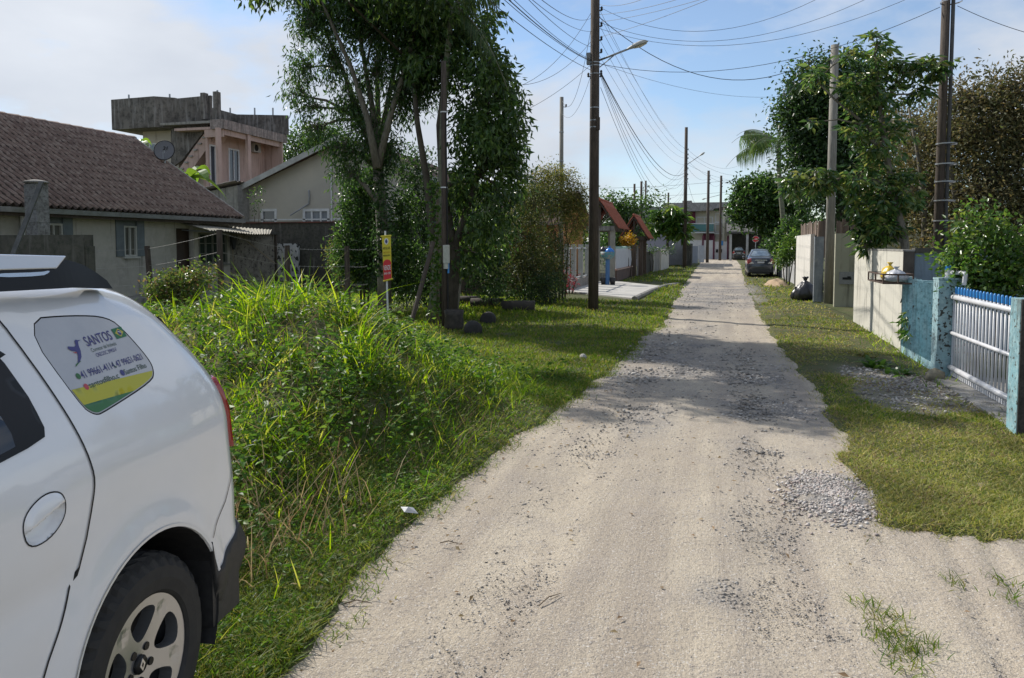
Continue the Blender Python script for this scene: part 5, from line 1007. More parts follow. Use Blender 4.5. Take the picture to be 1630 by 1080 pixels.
# ---- sale sign on a white stake
p = YP(615, 420, 9.6); gz = float(gh(p.x, 9.6)); sg = thing('sale_sign', 'narrow yellow and red for-sale banner on a white stake above the weed mound', 'sign', (p.x, 9.6, gz))
mb = MB(); a, b = YP(613, 368, 9.6), YP(617, 460, 9.6); mb.tube([a, Vector((b.x+.01, 9.6, gz-.1))], .014, 8); mb.build('stake', white_frame, sg)
L0, R0, L1, R1 = YP(608, 377, 9.57), YP(622, 376, 9.57), YP(611, 447, 9.57), YP(624, 445, 9.57)
def on(u, v, o=0.): return (L0.lerp(R0, u)).lerp(L1.lerp(R1, u), v)+Vector((0, -.004-o, 0))
def sheet(pts, nm, m, par, o=0., th=.003): mb = MB(); mb.prism([on(u, v, o) for u, v in pts], (0, th, 0)); return mb.build(nm, m, par)
bn = sheet([(0, 0), (1, 0), (1, 1), (0, 1)], 'banner', material('sign_yellow', (.55, .46, .03), rough=.6), sg)
sheet([(.03+.0, .62)]+[(.5-.47*math.cos(math.pi*i/10), .62-.09*math.sin(math.pi*i/10)) for i in range(11)]+[(.97, .995), (.03, .995)], 'red_panel', material('sign_red', (.50, .02, .03), rough=.6), bn, .004)
sheet([(.5+.24*math.cos(6.283*i/16), .115+.075*math.sin(6.283*i/16)) for i in range(16)], 'logo_ring', MAT['flag_white'], bn, .003); sheet([(.5, .06), (.64, .11), (.58, .16), (.42, .16), (.36, .11)], 'logo_mark', navy, bn, .006)
def stext(s_, u0, u1, v, h, m):
    V, F = text_mesh(s_, 1., .02); xs = [t[0] for t in V]; ys_ = [t[1] for t in V]; mesh_obj('lettering', [tuple(on(u0+(u1-u0)*(t[0]-min(xs))/(max(xs)-min(xs)), v-h*(t[1])/.7, .009)) for t in V], F, m, bn)
stext('APOLAR', .08, .92, .30, .06, material('sign_olive', (.10, .09, .02))); stext('IM\u00d3VEIS', .12, .88, .385, .035, material('sign_orange', (.45, .25, .02))); stext('IMOBILI\u00c1RIA', .1, .9, .455, .035, seam)
stext('VENDE', .08, .92, .77, .11, MAT['flag_white']); stext('3443-1300', .1, .9, .87, .05, MAT['flag_white'])
mb = MB(); mb.tube([on(-.12, -.005), on(1.06, -.01)], .012, 6); mb.tube([on(-.05, 1.01), on(1.1, .99)], .012, 6); mb.build('rod', material('sign_yellow', (.5, .45, .05)), sg)
# ---- wire fence of the yard
fp = [(234, 392, 13.2, .0), (349, 366, 12.4, .004), (457, 391, 14., 0.), (552, 392, 14.3, .0)]; tops = []
for i, (a, t, y_, ln) in enumerate(fp):
    p = YP(a, t, y_); g_ = float(gh(p.x, y_)); f = MB(); f.tube([(p.x+(.12 if i == 0 else 0.02), y_, g_-.1), (p.x, y_, p.z)], [.06, .055], 8)
    tag(f.build('fence_post', wood_pole, at=(p.x, y_, g_)), ['tilted dark fence post closest to the white car', 'dark wooden fence post in front of the porch window', 'dark wooden fence post before the mildewed white panel', 'dark fence post half lost among the leaves near the sign'][i], 'fence post', 'posts of the yard fence'); tops.append((p, y_, g_))
wire_m = material('fence_wire', (.35, .34, .32), rough=.5, metal=.6)
def fence_wire(zoff, lab, k0=0):
    f = MB(); P = []
    L = [(-14.5, 11.0, 1.55)]+[(t[0].x, t[1], t[0].z) for t in tops]+[(-7.2, 14.5, tops[-1][0].z)]
    for (a, b) in zip(L[:-1], L[1:]):
        for j in range(14):
            t = j/14; P.append((a[0]+(b[0]-a[0])*t, a[1]+(b[1]-a[1])*t, a[2]+(b[2]-a[2])*t+zoff-.02*4*t*(1-t)))
    P.append((L[-1][0], L[-1][1], L[-1][2]+zoff)); f.tube(P, .0028, 4)
    for i in range(1, len(P)-1):
        q = Vector(P[i]); f.tube([q+Vector((-.012, 0, -.02)), q+Vector((.012, 0, .02))], .0025, 3, cap=False)
    tag(f.build('barbed_wire', wire_m, at=P[0]), lab, 'wire', 'barbed wires of the yard fence')
fence_wire(-.06, 'topmost barbed wire strung along the yard fence posts'); fence_wire(-.42, 'middle barbed wire strung along the yard fence posts'); fence_wire(-.80, 'lowest barbed wire strung along the yard fence posts')
# ============================================================ RIGHT SIDE WALLS
wall_cream = material('wall_cream', (.56, .54, .47), (.49, .47, .41), (.52, .50, .44), scale=.9, rough=.95, bump=.25, bscale=30, streak=(.13, .12, .10), streak_amt=.22)
wall_cream2 = material('wall_cream_aged', (.37, .36, .27), (.31, .30, .23), scale=.8, rough=.95, bump=.3, bscale=30, streak=(.16, .15, .11), streak_amt=.3)
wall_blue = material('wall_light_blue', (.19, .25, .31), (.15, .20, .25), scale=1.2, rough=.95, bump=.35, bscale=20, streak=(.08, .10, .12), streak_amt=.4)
blue_old = material('old_blue_paint', (.27, .47, .53), (.38, .54, .57), (.16, .26, .28), scale=3.5, rough=.9, bump=.4, bscale=30, streak=(.08, .09, .085), streak_amt=.35, speck=(.10, .10, .09), speck_scale=9, speck_cut=.66)
pillar_blue = material('pillar_blue', (.26, .42, .46), (.17, .25, .27), (.33, .46, .48), scale=4, rough=.95, bump=.5, bscale=30, speck=(.04, .045, .04), speck_scale=22, speck_cut=.57)
gate_white = material('gate_white', (.60, .61, .63), (.5, .5, .52), scale=6, rough=.4)
tip_blue = material('tip_blue', (.03, .22, .55), rough=.45)
xw = 2.75
ya, yb = XP(1438, 401, xw).y, XP(1361, 398, xw).y; zt = 1.585
w_ = thing('white_wall', 'tall off-white wall with dark streaks under its top', 'wall', (xw, (ya+yb)/2, 0))
mb = MB(); mb.box(xw, xw+.16, ya, yb, -.1, zt); mb.build('wall', wall_cream, w_); mb = MB(); mb.box(xw-.006, xw+.166, ya-.006, yb+.006, zt+.002, zt+.03); mb.build('coping', concrete_grey, w_)
mb = MB(); mb.box(xw-.002, xw+.158, ya-.022, ya-.003, -.1, zt); mb.build('wall_end_shade', material('wall_end_shaded', (.05, .042, .038), (.09, .08, .07), scale=4, rough=.95, bump=.4), w_)  # near-black end: shade on this face put into the colour
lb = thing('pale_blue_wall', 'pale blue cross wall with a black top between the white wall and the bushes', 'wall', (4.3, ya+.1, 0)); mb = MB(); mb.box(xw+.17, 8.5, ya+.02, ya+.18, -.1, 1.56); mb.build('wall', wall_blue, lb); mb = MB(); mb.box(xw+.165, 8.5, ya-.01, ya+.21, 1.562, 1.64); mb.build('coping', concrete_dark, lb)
# blue slatted concrete fence
f0, f1 = XP(1508, 445, xw).y+.06, XP(1442, 437, xw).y-.05; bf = thing('slatted_fence', 'weathered blue fence of narrow upright concrete slats', 'fence', (xw, (f0+f1)/2, 0)); ns = 20; sl = MB()
for i in range(ns):
    y_ = f0+(f1-f0)*(i+.5)/ns; z_ = 1.17+.02*math.sin(i*2.1)+random.uniform(-.012, .012); x_ = xw+random.uniform(-.006, .006); hw = (f1-f0)/ns*.27
    sl.prism([(x_-.02, y_-hw, .14), (x_-.075, y_, .14), (x_-.02, y_+hw, .14), (x_+.05, y_+hw, .14), (x_+.05, y_-hw, .14)], (0, 0, z_-.14))
sl.build('slats', blue_old, bf); mb = MB(); mb.box(xw-.05, xw+.09, f0, f1, -.1, .137); mb.build('base_beam', blue_old, bf); mb = MB(); mb.box(xw+.053, xw+.10, f0, f1, .95, 1.06); mb.build('rear_beam', blue_old, bf)
mb = MB(); mb.box(xw-.03, xw+.10, f1+.002, f1+.10, -.1, 1.2); mb.build('end_post', material('pillar_pale', (.33, .38, .38), (.2, .24, .24), scale=5, rough=.9, bump=.3), bf)
# gate pillars
p0, p1 = XP(1510, 447, xw-.09), GP(1505, 617); yP = f0-.02; pa = thing('gate_pillar', 'mossy blue concrete gate pillar between slatted fence and gate', 'pillar', (xw, yP, 0))
mb = MB(); mb.box(xw-.15, xw+.17, yP-.26, yP, -.1, 1.25); mb.build('shaft', pillar_blue, pa, bevel=.008)
mb = MB(); mb.box(xw-.154, xw+.174, yP-.264, yP+.004, 1.252, 1.275); mb.build('cap', pillar_blue, pa)
lt_ = thing('gate_hinge_pipe', 'white pipe bend with a blue cap on top of the gate pillar', 'pipe', (xw+.03, yP-.1, 1.275)); mb = MB(); mb.tube([(xw+.0, yP-.1, 1.275), (xw+.0, yP-.1, 1.40)], .045, 14); mb.tube([(xw+.02, yP-.12, 1.34), (xw+.09, yP-.42, 1.345), (xw+.09, yP-.44, 1.33), (xw+.08, yP-.44, 1.20)], .026, 10); mb.build('pipe', gate_white, lt_); mb = MB(); mb.lathe([(.047, 1.375), (.047, 1.425), (0, 1.43)], (xw, yP-.1, 0), n=14); mb.build('cap', tip_blue, lt_)
yR = 7.70; pb = thing('gate_pillar', 'light blue gate pillar at the right edge, its near face painted dark for shade', 'pillar', (xw, yR, 0)); mb = MB(); mb.box(2.50, xw+.35, yR-.24, yR, -.12, 1.215); mb.build('shaft', material('pillar_bright_blue', (.20, .38, .43), (.15, .26, .29), (.30, .44, .46), scale=4, rough=.9, bump=.4, bscale=30, streak=(.09, .10, .09), streak_amt=.5, speck=(.06, .065, .055), speck_scale=20, speck_cut=.6), pb, bevel=.006)
mb = MB(); mb.box(2.505, xw+.345, yR-.255, yR-.243, -.12, 1.21); mb.build('near_shade_face', material('pillar_shaded', (.035, .033, .03), (.06, .055, .05), (.02, .02, .018), scale=8, rough=.95, bump=.5), pb)  # dark sheet: the shade of the near side is painted on
# gate
gy0, gy1 = yR+.03, yP-.285; gt = thing('gate', 'white bar gate with bright blue bar tips', 'gate', (xw, (gy0+gy1)/2, .1)); nb = 24
for i in range(nb):
    y_ = gy0+.04+(gy1-gy0-.08)*i/(nb-1); mb = MB(); mb.tube([(xw+.03, y_, .10), (xw+.03, y_, 1.085)], .0125, 8); b_ = mb.build('bar', gate_white, gt, True); mb = MB(); mb.lathe([(.0145, 1.085), (.0155, 1.15), (.010, 1.172), (0, 1.175)], (xw+.03, y_, 0), n=8); mb.build('tip', tip_blue, b_, True)
for z_, r in ((1.045, .030), (.60, .022), (.17, .032)): mb = MB(); mb.tube([(xw-.0, gy0-.02, z_), (xw-.0, gy1+.02, z_)], r, 10); mb.build('rail', gate_white, gt, True)
mb = MB(); mb.tube([(xw+.03, gy0, .10), (xw+.03, gy0, 1.1)], .022, 8); mb.build('stile', gate_white, gt); mb = MB(); mb.tube([(xw+.03, gy1, .10), (xw+.03, gy1, 1.1)], .022, 8); mb.build('stile', gate_white, gt)
mb = MB(); nr_ = 38
for i in range(nr_): y_ = gy0+.03+(gy1-gy0-.06)*i/(nr_-1); mb.box(xw+.0, xw+.012, y_-.016, y_+.016, .075, .135)
mb.build('bottom_mesh', gate_white, gt)
sl_ = MB(); sl_.box(xw-.22, xw+.6, gy0-.05, gy1+.05, -.1, .052); tag(sl_.build('gate_sill', concrete_grey, at=(xw, gy0, 0)), 'rough concrete sill under the white gate', 'slab')
# letter basket with bags
b0 = XP(1406, 441, 2.50); bk = thing('refuse_basket', 'rusty iron refuse basket jutting from the white wall corner', 'basket', (2.6, ya-.2, 1.1)); yb1, yb0 = ya+.25, ya-.92; zb_, zb2 = 1.12, 1.25; xa_, xb_ = 2.30, 2.70
rust = material('rusty_iron', (.05, .03, .022), (.09, .055, .04), scale=30, rough=.8)
mb = MB()
for z_ in (zb_, zb2): mb.tube([(xa_, yb0, z_), (xa_, yb1, z_), (xb_, yb1, z_), (xb_, yb0, z_), (xa_, yb0, z_)], .013, 5)
for (x_, y_) in ((xa_, yb0), (xa_, yb1), (xb_, yb0), (xb_, yb1), (xa_, (yb0+yb1)/2), (xb_, (yb0+yb1)/2), ((xa_+xb_)/2, yb0)): mb.tube([(x_, y_, zb_), (x_, y_, zb2)], .013, 5)
for i in range(7): y_ = yb0+(yb1-yb0)*(i+.5)/7; mb.tube([(xa_, y_, zb_), (xb_, y_, zb_)], .006, 4)
mb.tube([(xb_, yb0+.3, zb_), (xb_+.03, ya-.02, .78)], .011, 5); mb.build('frame', rust, bk)
def bag(name, c, r, h, m, lab, cat='bag', grp=None, knot=True, seed=1):
    rr = np.random.default_rng(seed); V = []; F = []; K = 22; prof = [(0, 0), (.75, .02), (1.0, .14), (1.05, .34), (.95, .55), (.72, .74), (.38, .88), (.14, .95), (.2, 1.03), (.33, 1.14), (.02, 1.06)]; ph = rr.random(6)*6
    for j, (a, z_) in enumerate(prof):
        for k in range(K):
            t = 2*math.pi*k/K; w_ = 1+.09*math.sin(5*t+ph[0]+z_*6)+.07*math.sin(9*t+ph[1]-z_*9)+.05*math.sin(14*t+ph[2])+rr.uniform(-.03, .03); V.append((c[0]+r*a*w_*math.cos(t), c[1]+r*a*w_*math.sin(t), c[2]+h*(z_+.02*math.sin(7*t+ph[3])*(a > .3)*(z_ > .1))))
    F = [(j*K+k, j*K+(k+1) % K, (j+1)*K+(k+1) % K, (j+1)*K+k) for j in range(len(prof)-1) for k in range(K)]
    o = mesh_obj(name, V, F, m, smooth=True, at=c); tag(o, lab, cat, grp); return o
plas = lambda n, c_: material(n, c_, rough=.28, spec=.6, bump=.5, bscale=18, c2=tuple(x*.8 for x in rgb(c_)), scale=9)
bag('plastic_bag', (2.50, ya-.33, zb_+.015), .12, .25, plas('bag_yellow', (.62, .42, .02)), 'bulging yellow plastic bag in the iron basket', seed=2); bag('plastic_bag', (2.52, ya-.66, zb_+.015), .15, .20, plas('bag_white', (.52, .53, .57)), 'white plastic bag in the near half of the iron basket', seed=3)
# the recessed cream wall with the meter niche
yc = 22.; a, b = YP(1336, 400, yc), YP(1405, 400, yc); cw = thing('meter_wall', 'greenish cream wall with a grey meter box beside the concrete pole', 'wall', (a.x, yc, 0)); mb = MB(); mb.box(a.x-.1, b.x+2.4, yc, yc+.16, -.1, XP(1345, 372, a.x).z if False else YP(1345, 372, yc).z); mb.build('wall', wall_cream2, cw)
a, b = YP(1336, 433, yc), YP(1361, 453, yc); mb = MB(); mb.box(a.x, b.x, yc-.03, yc-.003, b.z, a.z); m_ = mb.build('meter_box', material('meter_grey', (.20, .20, .20), (.26, .26, .26), scale=20, rough=.6), cw); mb = MB(); c_ = (a+b)/2; mb.box(c_.x-.12, c_.x+.10, yc-.036, yc-.032, c_.z-.04, c_.z+.02); mb.box(c_.x+.0, c_.x+.08, yc-.04, yc-.037, c_.z+.0, c_.z+.05); mb.build('dial', seam, m_)
# upright slabs left of the pole
def slab(px0, px1, pt, y_, depth, m, lab, dark=True):
    a, b = YP(px0, pt, y_), YP(px1, pt, y_); s = MB(); s.box(a.x, b.x, y_, y_+depth, -.1, a.z); return tag(s.build('wall_slab', m, at=(a.x, y_, 0)), lab, 'wall')
slab_grey = material('slab_grey', (.24, .27, .30), (.18, .20, .22), (.3, .32, .33), scale=1.6, rough=.95, bump=.3, streak=(.07, .07, .065), streak_amt=.35)
slab_cream = material('slab_cream', (.60, .57, .52), (.52, .5, .45), scale=1, rough=.95, bump=.2, streak=(.2, .19, .17), streak_amt=.2)
slab(1297, 1312, 377, 23.2, .12, slab_grey, 'bluish grey wall slab just left of the concrete pole'); 
s_ = MB(); xg = YP(1290, 400, 24.6).x; s_.box(xg-.0, xg+.12, 24.6, 29.2, -.1, YP(1290, 373, 24.6).z); tag(s_.build('side_wall', slab_cream, at=(xg, 24.6, 0)), 'sunlit cream wall running back behind the black rubbish bag', 'wall')
s_ = MB(); s_.box(xg+.12, YP(1303, 400, 25.4).x, 25.4, 25.5, -.1, 1.75); tag(s_.build('gap_shade', black_hole, at=(xg, 25.4, 0)), 'dark panel standing in for the shaded gap between the cream wall and the grey slab', 'gate')  # near-black sheet stands in for the shade in the gap
a = GP(1283, 480); bag('rubbish_bag', (a.x-.02, a.y+.1, .03), .29, .62, plas('bag_black', (.018, .018, .022)), 'full black rubbish bag standing against the cream wall', seed=5); bag('rubbish_bag', (a.x-.27, a.y+.35, .03), .13, .34, MAT['bag_black'], 'smaller dark rubbish bag half hidden behind the full one', seed=6)
# board fence above
bfz = thing('board_fence', 'tall fence of weathered brown planks above the cream walls', 'fence', (xg+.5, 26, 1.5)); A = Vector((xg+.13, 29, 0)); B = YP(1304, 300, 24.2); C = YP(1372, 300, 24.4); pts = []
for (s0, s1, n_) in ((Vector((XP(1273, 340, xg+.13).x, 28.8, 0)), Vector((B.x, 24.3, 0)), 16), (Vector((B.x, 24.3, 0)), Vector((C.x, 24.4, 0)), 12)):
    for i in range(n_): pts.append((s0.lerp(s1, i/n_), s0.lerp(s1, (i+.93)/n_)))
for i, (a, b) in enumerate(pts):
    if i >= 100: break
    top_ = 2.42+random.uniform(-.05, .06); bot = 1.3; tl = random.uniform(-.04, .04); nrm = Vector((-(b-a).y, (b-a).x, 0)).normalized()*.02
    mb = MB(); mb.prism([(a.x, a.y, bot), (b.x, b.y, bot), (b.x+tl, b.y, top_), (a.x+tl, a.y, top_)], nrm); mb.build('plank', material('plank_%d' % (i % 4), [(.20, .14, .10), (.15, .11, .085), (.24, .18, .14), (.13, .085, .06)][i % 4], (.10, .075, .06), scale=3, rough=.9, stretch=(5, 5, .5), bump=.4), bfz)
# low walls further on
def lowwall(x, y0_, y1_, h, m, lab, n=1, nm='low_wall'):
    s = MB(); s.box(x, x+.13, y0_, y1_, -.1, h); return tag(s.build(nm, m, at=(x, y0_, 0)), lab, 'wall')
pale = material('panel_pale', (.42, .42, .42), (.33, .33, .33), scale=1.5, rough=.9, bump=.2, streak=(.15, .14, .13), streak_amt=.3)
lowwall(2.98, 30.0, 33.2, 1.0, slab_grey, 'low grey panel wall just beyond the cream wall'); lowwall(3.0, 34.2, 36.6, 1.15, pale, 'whitish panel wall between the yellow shrubs and the sedan'); lowwall(2.95, 38.5, 47, 1.05, pale, 'pale wall alongside the parked sedan')
for (y_, h, lab) in ((33.6, 1.15, 'dark stone pillar with a round lamp past the grey panels'), (36.9, 1.35, 'white square pillar before the sedan')):
    pp = thing('wall_pillar', lab, 'pillar', (3.05, y_, 0)); mb = MB(); mb.box(2.93, 3.18, y_-.13, y_+.13, -.1, h); mb.build('shaft', concrete_dark if y_ < 34 else pale, pp); mb = MB(); mb.lathe([(0, h), (.10, h+.02), (.13, h+.10), (.08, h+.18), (0, h+.2)], (3.05, y_, 0), n=12); mb.build('finial', white_frame, pp, True)
g = GP(1242, 460); hp = MB(); V = []; F = []; n_ = 18
for i in range(n_):
    for j in range(n_):
        u, v = i/(n_-1)*2-1, j/(n_-1)*2-1; h_ = max(0, 1-u*u-v*v); V.append((g.x+u*.55, g.y+2.2+v*1.3, -.01+.26*h_**1.0*(.7+.6*vn(u*3, v*3, 1, 9))))
F = [(i*n_+j, (i+1)*n_+j, (i+1)*n_+j+1, i*n_+j+1) for i in range(n_-1) for j in range(n_-1)]; tag(mesh_obj('sand_heap', V, F, material('sand_heap', (.42, .30, .19), (.33, .24, .15), scale=8, rough=.95, bump=.5), smooth=True), 'small heap of orange sand on the right verge', kind='stuff')
g = GP(1488, 608); rk = MB(); K = 14; V = []; F = []
for j in range(7):
    for k in range(K): t = 2*math.pi*k/K; ph = math.pi*j/6; q = 1+.12*math.sin(3*t+j)+.08*math.sin(5*t-j*2); V.append((g.x+.09*q*math.sin(ph)*math.cos(t)*1.2, g.y+.09*q*math.sin(ph)*math.sin(t), .07+.09*q*math.cos(ph)*.95))
F = [(j*K+k, (j+1)*K+k, (j+1)*K+(k+1) % K, j*K+(k+1) % K) for j in range(6) for k in range(K)]; tag(mesh_obj('boulder', V, F, material('boulder', (.28, .25, .18), (.17, .16, .12), scale=14, rough=.95, bump=.5), smooth=True, at=(g.x, g.y, 0)), 'rounded brown stone at the foot of the mossy gate pillar', 'stone')

# ============================================================ POLES AND WIRES
wood_pole3 = material('wood_pole_dark', (.055, .040, .031), (.10, .078, .06), (.03, .024, .02), scale=3, rough=.9, stretch=(7, 7, .35), bump=.7, bscale=12)
def pole(name, x, y_, h, r0, r1, m, lab, grp='utility poles along the street', lean=(0, 0), extra=None):
    t = thing(name, lab, 'utility pole', (x, y_, 0), grp); mb = MB(); mb.tube([(x, y_, -.2), (x+lean[0]*.5, y_+lean[1]*.5, h*.5), (x+lean[0], y_+lean[1], h)], [r0, (r0+r1)/2, r1], 12); mb.build('shaft', m, t, True)
    return t
def bands(t, x, y_, zs, r, m=None):
    for z_ in zs: mb = MB(); mb.lathe([(r, z_-.012), (r+.004, z_-.012), (r+.004, z_+.012), (r, z_+.012)], (x, y_, 0), n=12); mb.build('band', m or metal_grey, t)
def insul(t, x, y_, z_, side=1, k=1):
    mb = MB(); mb.lathe([(0, z_-.05), (.02, z_-.05), (.035, z_-.02), (.02, z_), (.035, z_+.02), (.02, z_+.05), (0, z_+.06)], (x+side*.16, y_, 0), n=8); mb.tube([(x, y_, z_-.03), (x+side*.16, y_, z_-.05)], .012, 4); mb.build('insulator', black_plastic, t)
def lamp(t, base, tip, m=None):
    b, e = Vector(base), Vector(tip); mb = MB(); mb.tube([b, b.lerp(e, .5)+Vector((0, 0, -.0)), e], .025, 8); mb.build('lamp_arm', metal_grey, t, True); d = (e-b); d.z *= 1.; d.normalize(); q = d.to_track_quat('X', 'Z').to_matrix(); V = []; K = 12; pr = [(-.05, .03), (.02, .06), (.14, .10), (.30, .115), (.42, .09), (.5, .0)]
    for (a, r) in pr:
        for k in range(K): tt = 2*math.pi*k/K; V.append(e+q @ Vector((a, r*math.cos(tt), r*.75*math.sin(tt)*(1 if math.sin(tt) > 0 else .45))))
    hd = mesh_obj('lamp_head', V, [(i*K+k, i*K+(k+1) % K, (i+1)*K+(k+1) % K, (i+1)*K+k) for i in range(5) for k in range(K)], material('lamp_grey', (.42, .43, .42), rough=.5), t, True)
    mb = MB(); V = [e+q @ Vector((.28+.17*math.cos(6.283*k/14), .08*math.sin(6.283*k/14), -.038)) for k in range(14)]; V.append(e+q @ Vector((.28, 0, -.075))); mb.add(V, [(k, (k+1) % 14, 14) for k in range(14)]); mb.build('lens', material('lamp_lens', (.6, .58, .5), rough=.2), hd, True)
x1, y1_ = -3.12, 18.84; P1 = pole('utility_pole', x1, y1_, 9.4, .135, .105, wood_pole, 'tall dark wooden pole carrying a street lamp, beside the concrete drive')
zz1 = lambda py: YP(948, py, y1_).z
lamp(P1, (x1+.1, y1_, zz1(97)), YP(1001, 78, y1_)); bands(P1, x1, y1_, [zz1(q_) for q_ in (100, 105, 118, 172, 192, 203)], .117); mb = MB(); mb.tube([(x1+.09, y1_-.06, zz1(188)), (x1+.09, y1_-.06, zz1(208))], .06, 8); mb.build('splice', wood_pole, P1)
mb = MB(); mb.tube([(x1+.12, y1_, zz1(108)), YP(983, 84, y1_)], .014, 5); mb.build('lamp_brace', metal_grey, P1)
for s_, q_ in ((1, 116), (1, 120), (-1, 119), (1, 82)): insul(P1, x1, y1_, zz1(q_), s_)
mb = MB(); a = YP(938, 94, y1_); mb.box(a.x-.06, a.x+.06, y1_-.06, y1_+.06, a.z-.14, a.z+.14); mb.tube([a, (x1, y1_, a.z)], .015, 5); mb.build('junction_box', material('box_grey', (.2, .21, .22), rough=.5), P1)
for q_ in (15, 40, 62): insul(P1, x1, y1_, zz1(q_), 1)
x2, y2_ = -2.7, 57.5; P2 = pole('utility_pole', x2, y2_, YP(1094, 203, y2_).z, .15, .11, wood_pole, 'dark pole with a small street lamp before the purple fronted house'); zz2 = lambda py: YP(1093, py, y2_).z; lamp(P2, (x2+.1, y2_, zz2(262)), YP(1113, 249, y2_))
for q_ in (238, 246, 252, 268, 278, 285): insul(P2, x2, y2_, zz2(q_), 1)
def poleat(px, pt, pb, wpx, m, lab, y_=None, nm='utility_pole', grp='utility poles along the street', lean=(0, 0)):
    g = GP(px, pb) if y_ is None else None; y_ = y_ if y_ is not None else g.y; a = YP(px, pt, y_); t = pole(nm, a.x-lean[0], y_, a.z, wpx/FP*y_*.52, wpx/FP*y_*.42, m, lab, grp, lean); return t, a.x, y_, a.z
grey_pole = material('pole_concrete', (.23, .215, .185), (.16, .15, .13), (.28, .265, .23), scale=2, rough=.9, bump=.4, stretch=(3, 3, .4))
for args in ((1128, 272, 413, 4.5, wood_pole, 'thin dark pole standing right of the lamp pole near the pale gate'), (1148, 280, 409, 4, wood_pole, 'thin dark pole in front of the beige gate with a blue sign'), (1064, 307, 400, 3.2, wood_pole, 'short dark pole behind the young feathery tree'), (1021, 289, 398, 4.2, wood_pole, 'middle one of three dark poles behind the small orange gate roof'), (1028, 288, 398, 3.4, wood_pole, 'thinnest and rightmost of three dark poles behind the orange gate roof'), (1010, 293, 398, 4.0, wood_pole, 'leftmost of three dark poles behind the small orange gate roof')):
    y_ = {1128: 76, 1148: 88, 1064: 62, 1021: 58, 1028: 66, 1010: 52}[args[0]]; t, ax, ay, az = poleat(args[0], args[1], args[2], args[3], args[4], args[5], y_)
    for j in range(3): insul(t, ax, ay, az-.5-.35*j, 1)
    if args[0] == 1148: lamp(t, (ax, ay, az-2.1), (ax-1.6, ay, az-2.5))
t, ax, ay, az = poleat(894, 155, 470, 7.5, grey_pole, 'thin grey concrete pole rising behind the brown bushes', 26.); insul(t, ax, ay, az-.3, 1); c1_ = (ax, ay, az); bands(t, ax, ay, [az-1.2, az-2.2], .08)
t, ax, ay, az = poleat(706, 98, 528, 10.5, wood_pole, 'dark service pole with white bands in front of the left trees', 14.1); P3 = (ax, ay, az); bands(t, ax, ay, [YP(706, 179, ay).z, YP(706, 299, ay).z], .068, white_frame)
mb = MB(); mb.tube([(ax+.075, ay-.03, .0), (ax+.075, ay-.03, YP(706, 380, ay).z), (ax+.05, ay-.03, YP(706, 180, ay).z)], .016, 6); mb.build('conduit', seam, t); mb = MB(); mb.tube([(ax+.095, ay-.045, YP(706, 435, ay).z), (ax+.095, ay-.045, YP(706, 418, ay).z)], .02, 6); mb.build('blue_tape', tip_blue, t)
p = YP(713, 404, ay); mb = MB(); mb.box(p.x-.06, p.x+.06, ay-.13, ay-.05, p.z-.19, p.z+.17); mb.lathe([(.05, p.z-.30), (.05, p.z-.19)], (p.x-.01, ay-.09, 0), n=10); mb.build('meter', material('meter_cream', (.45, .45, .40), (.35, .35, .3), scale=10, rough=.6), t, bevel=.01)
t, ax, ay, az = poleat(696, 300, 520, 6, material('pole_bark', (.13, .10, .07), (.2, .17, .12), scale=5, rough=.95, bump=.6), 'weathered thick stump post entwined by a climber beside the service pole', 14.5, 'old_post')
pl = thing('prop_post', 'black beam leaning against the service pole over the weeds', 'beam', (-6.5, 13.4, 0)); mb = MB(); a, b = YP(690, 385, 14.0), YP(664, 480, 13.6); mb.tube([a, b+(b-a)*.35], .045, 7); mb.build('beam', wood_dark, pl)
t, ax, ay, az = poleat(1329, 72, 488, 13, grey_pole, 'square grey concrete pole between the grey slab and the cream wall', 22.9, lean=(-.0, 0)); c2_ = (ax, ay, az); insul(t, ax, ay, az-.4, -1)
XRp, YR_ = XP(1503, 300, 4.2)[:2]; t, ax, ay, az = poleat(1508, -60, 400, 13, wood_pole3, 'brown wooden pole behind the pale blue wall, a dark pipe strapped to it', YR_, lean=(.0, 0)); c3_ = (ax, ay, az)
mb = MB(); mb.tube([(ax+.115, ay-.05, -.1), (ax+.115, ay-.05, az)], .036, 8); mb.build('steel_pipe', material('dark_steel', (.03, .03, .033), (.06, .06, .06), scale=4, rough=.6), t); bands(t, ax+.08, ay-.05, [YP(1503, q_, ay).z for q_ in (5, 230, 262, 290, 320, 352)], .19)
cable = material('cable_black', (.02, .02, .022), rough=.6); cable2 = material('cable_grey', (.10, .105, .115), rough=.6)
def wire(A, B, sag, lab, r=.010, m=None, n=20, grp='overhead wires'):
    A, B = Vector(A), Vector(B); P = []
    for i in range(n+1):
        t = i/n; p = A.lerp(B, t); p.z -= sag*4*t*(1-t); P.append(p)
    f = MB(); f.tube(P, r*.5, 5); o = f.build('wire', m or cable, None, True, at=tuple(A)); return tag(o, lab, 'wire', grp)
ORDN = ['topmost', 'second', 'third', 'fourth', 'fifth', 'sixth', 'lowest']
q1 = lambda py, dx=.1: Vector((x1+dx, y1_, zz1(py))); q2 = lambda py, dx=.1: Vector((x2+dx, y2_, zz2(py)))
for k_, (a, b, s_, r) in enumerate(((15, 238, .7, .009), (40, 246, .7, .009), (62, 252, .8, .009), (25, 240, .5, .008), (88, 262, .8, .008))): wire(q1(a), q2(b), s_, '%s thin power wire from the street lamp pole to the next lamp pole' % ['topmost', 'third', 'fourth', 'second', 'lowest'][k_], r, cable2)
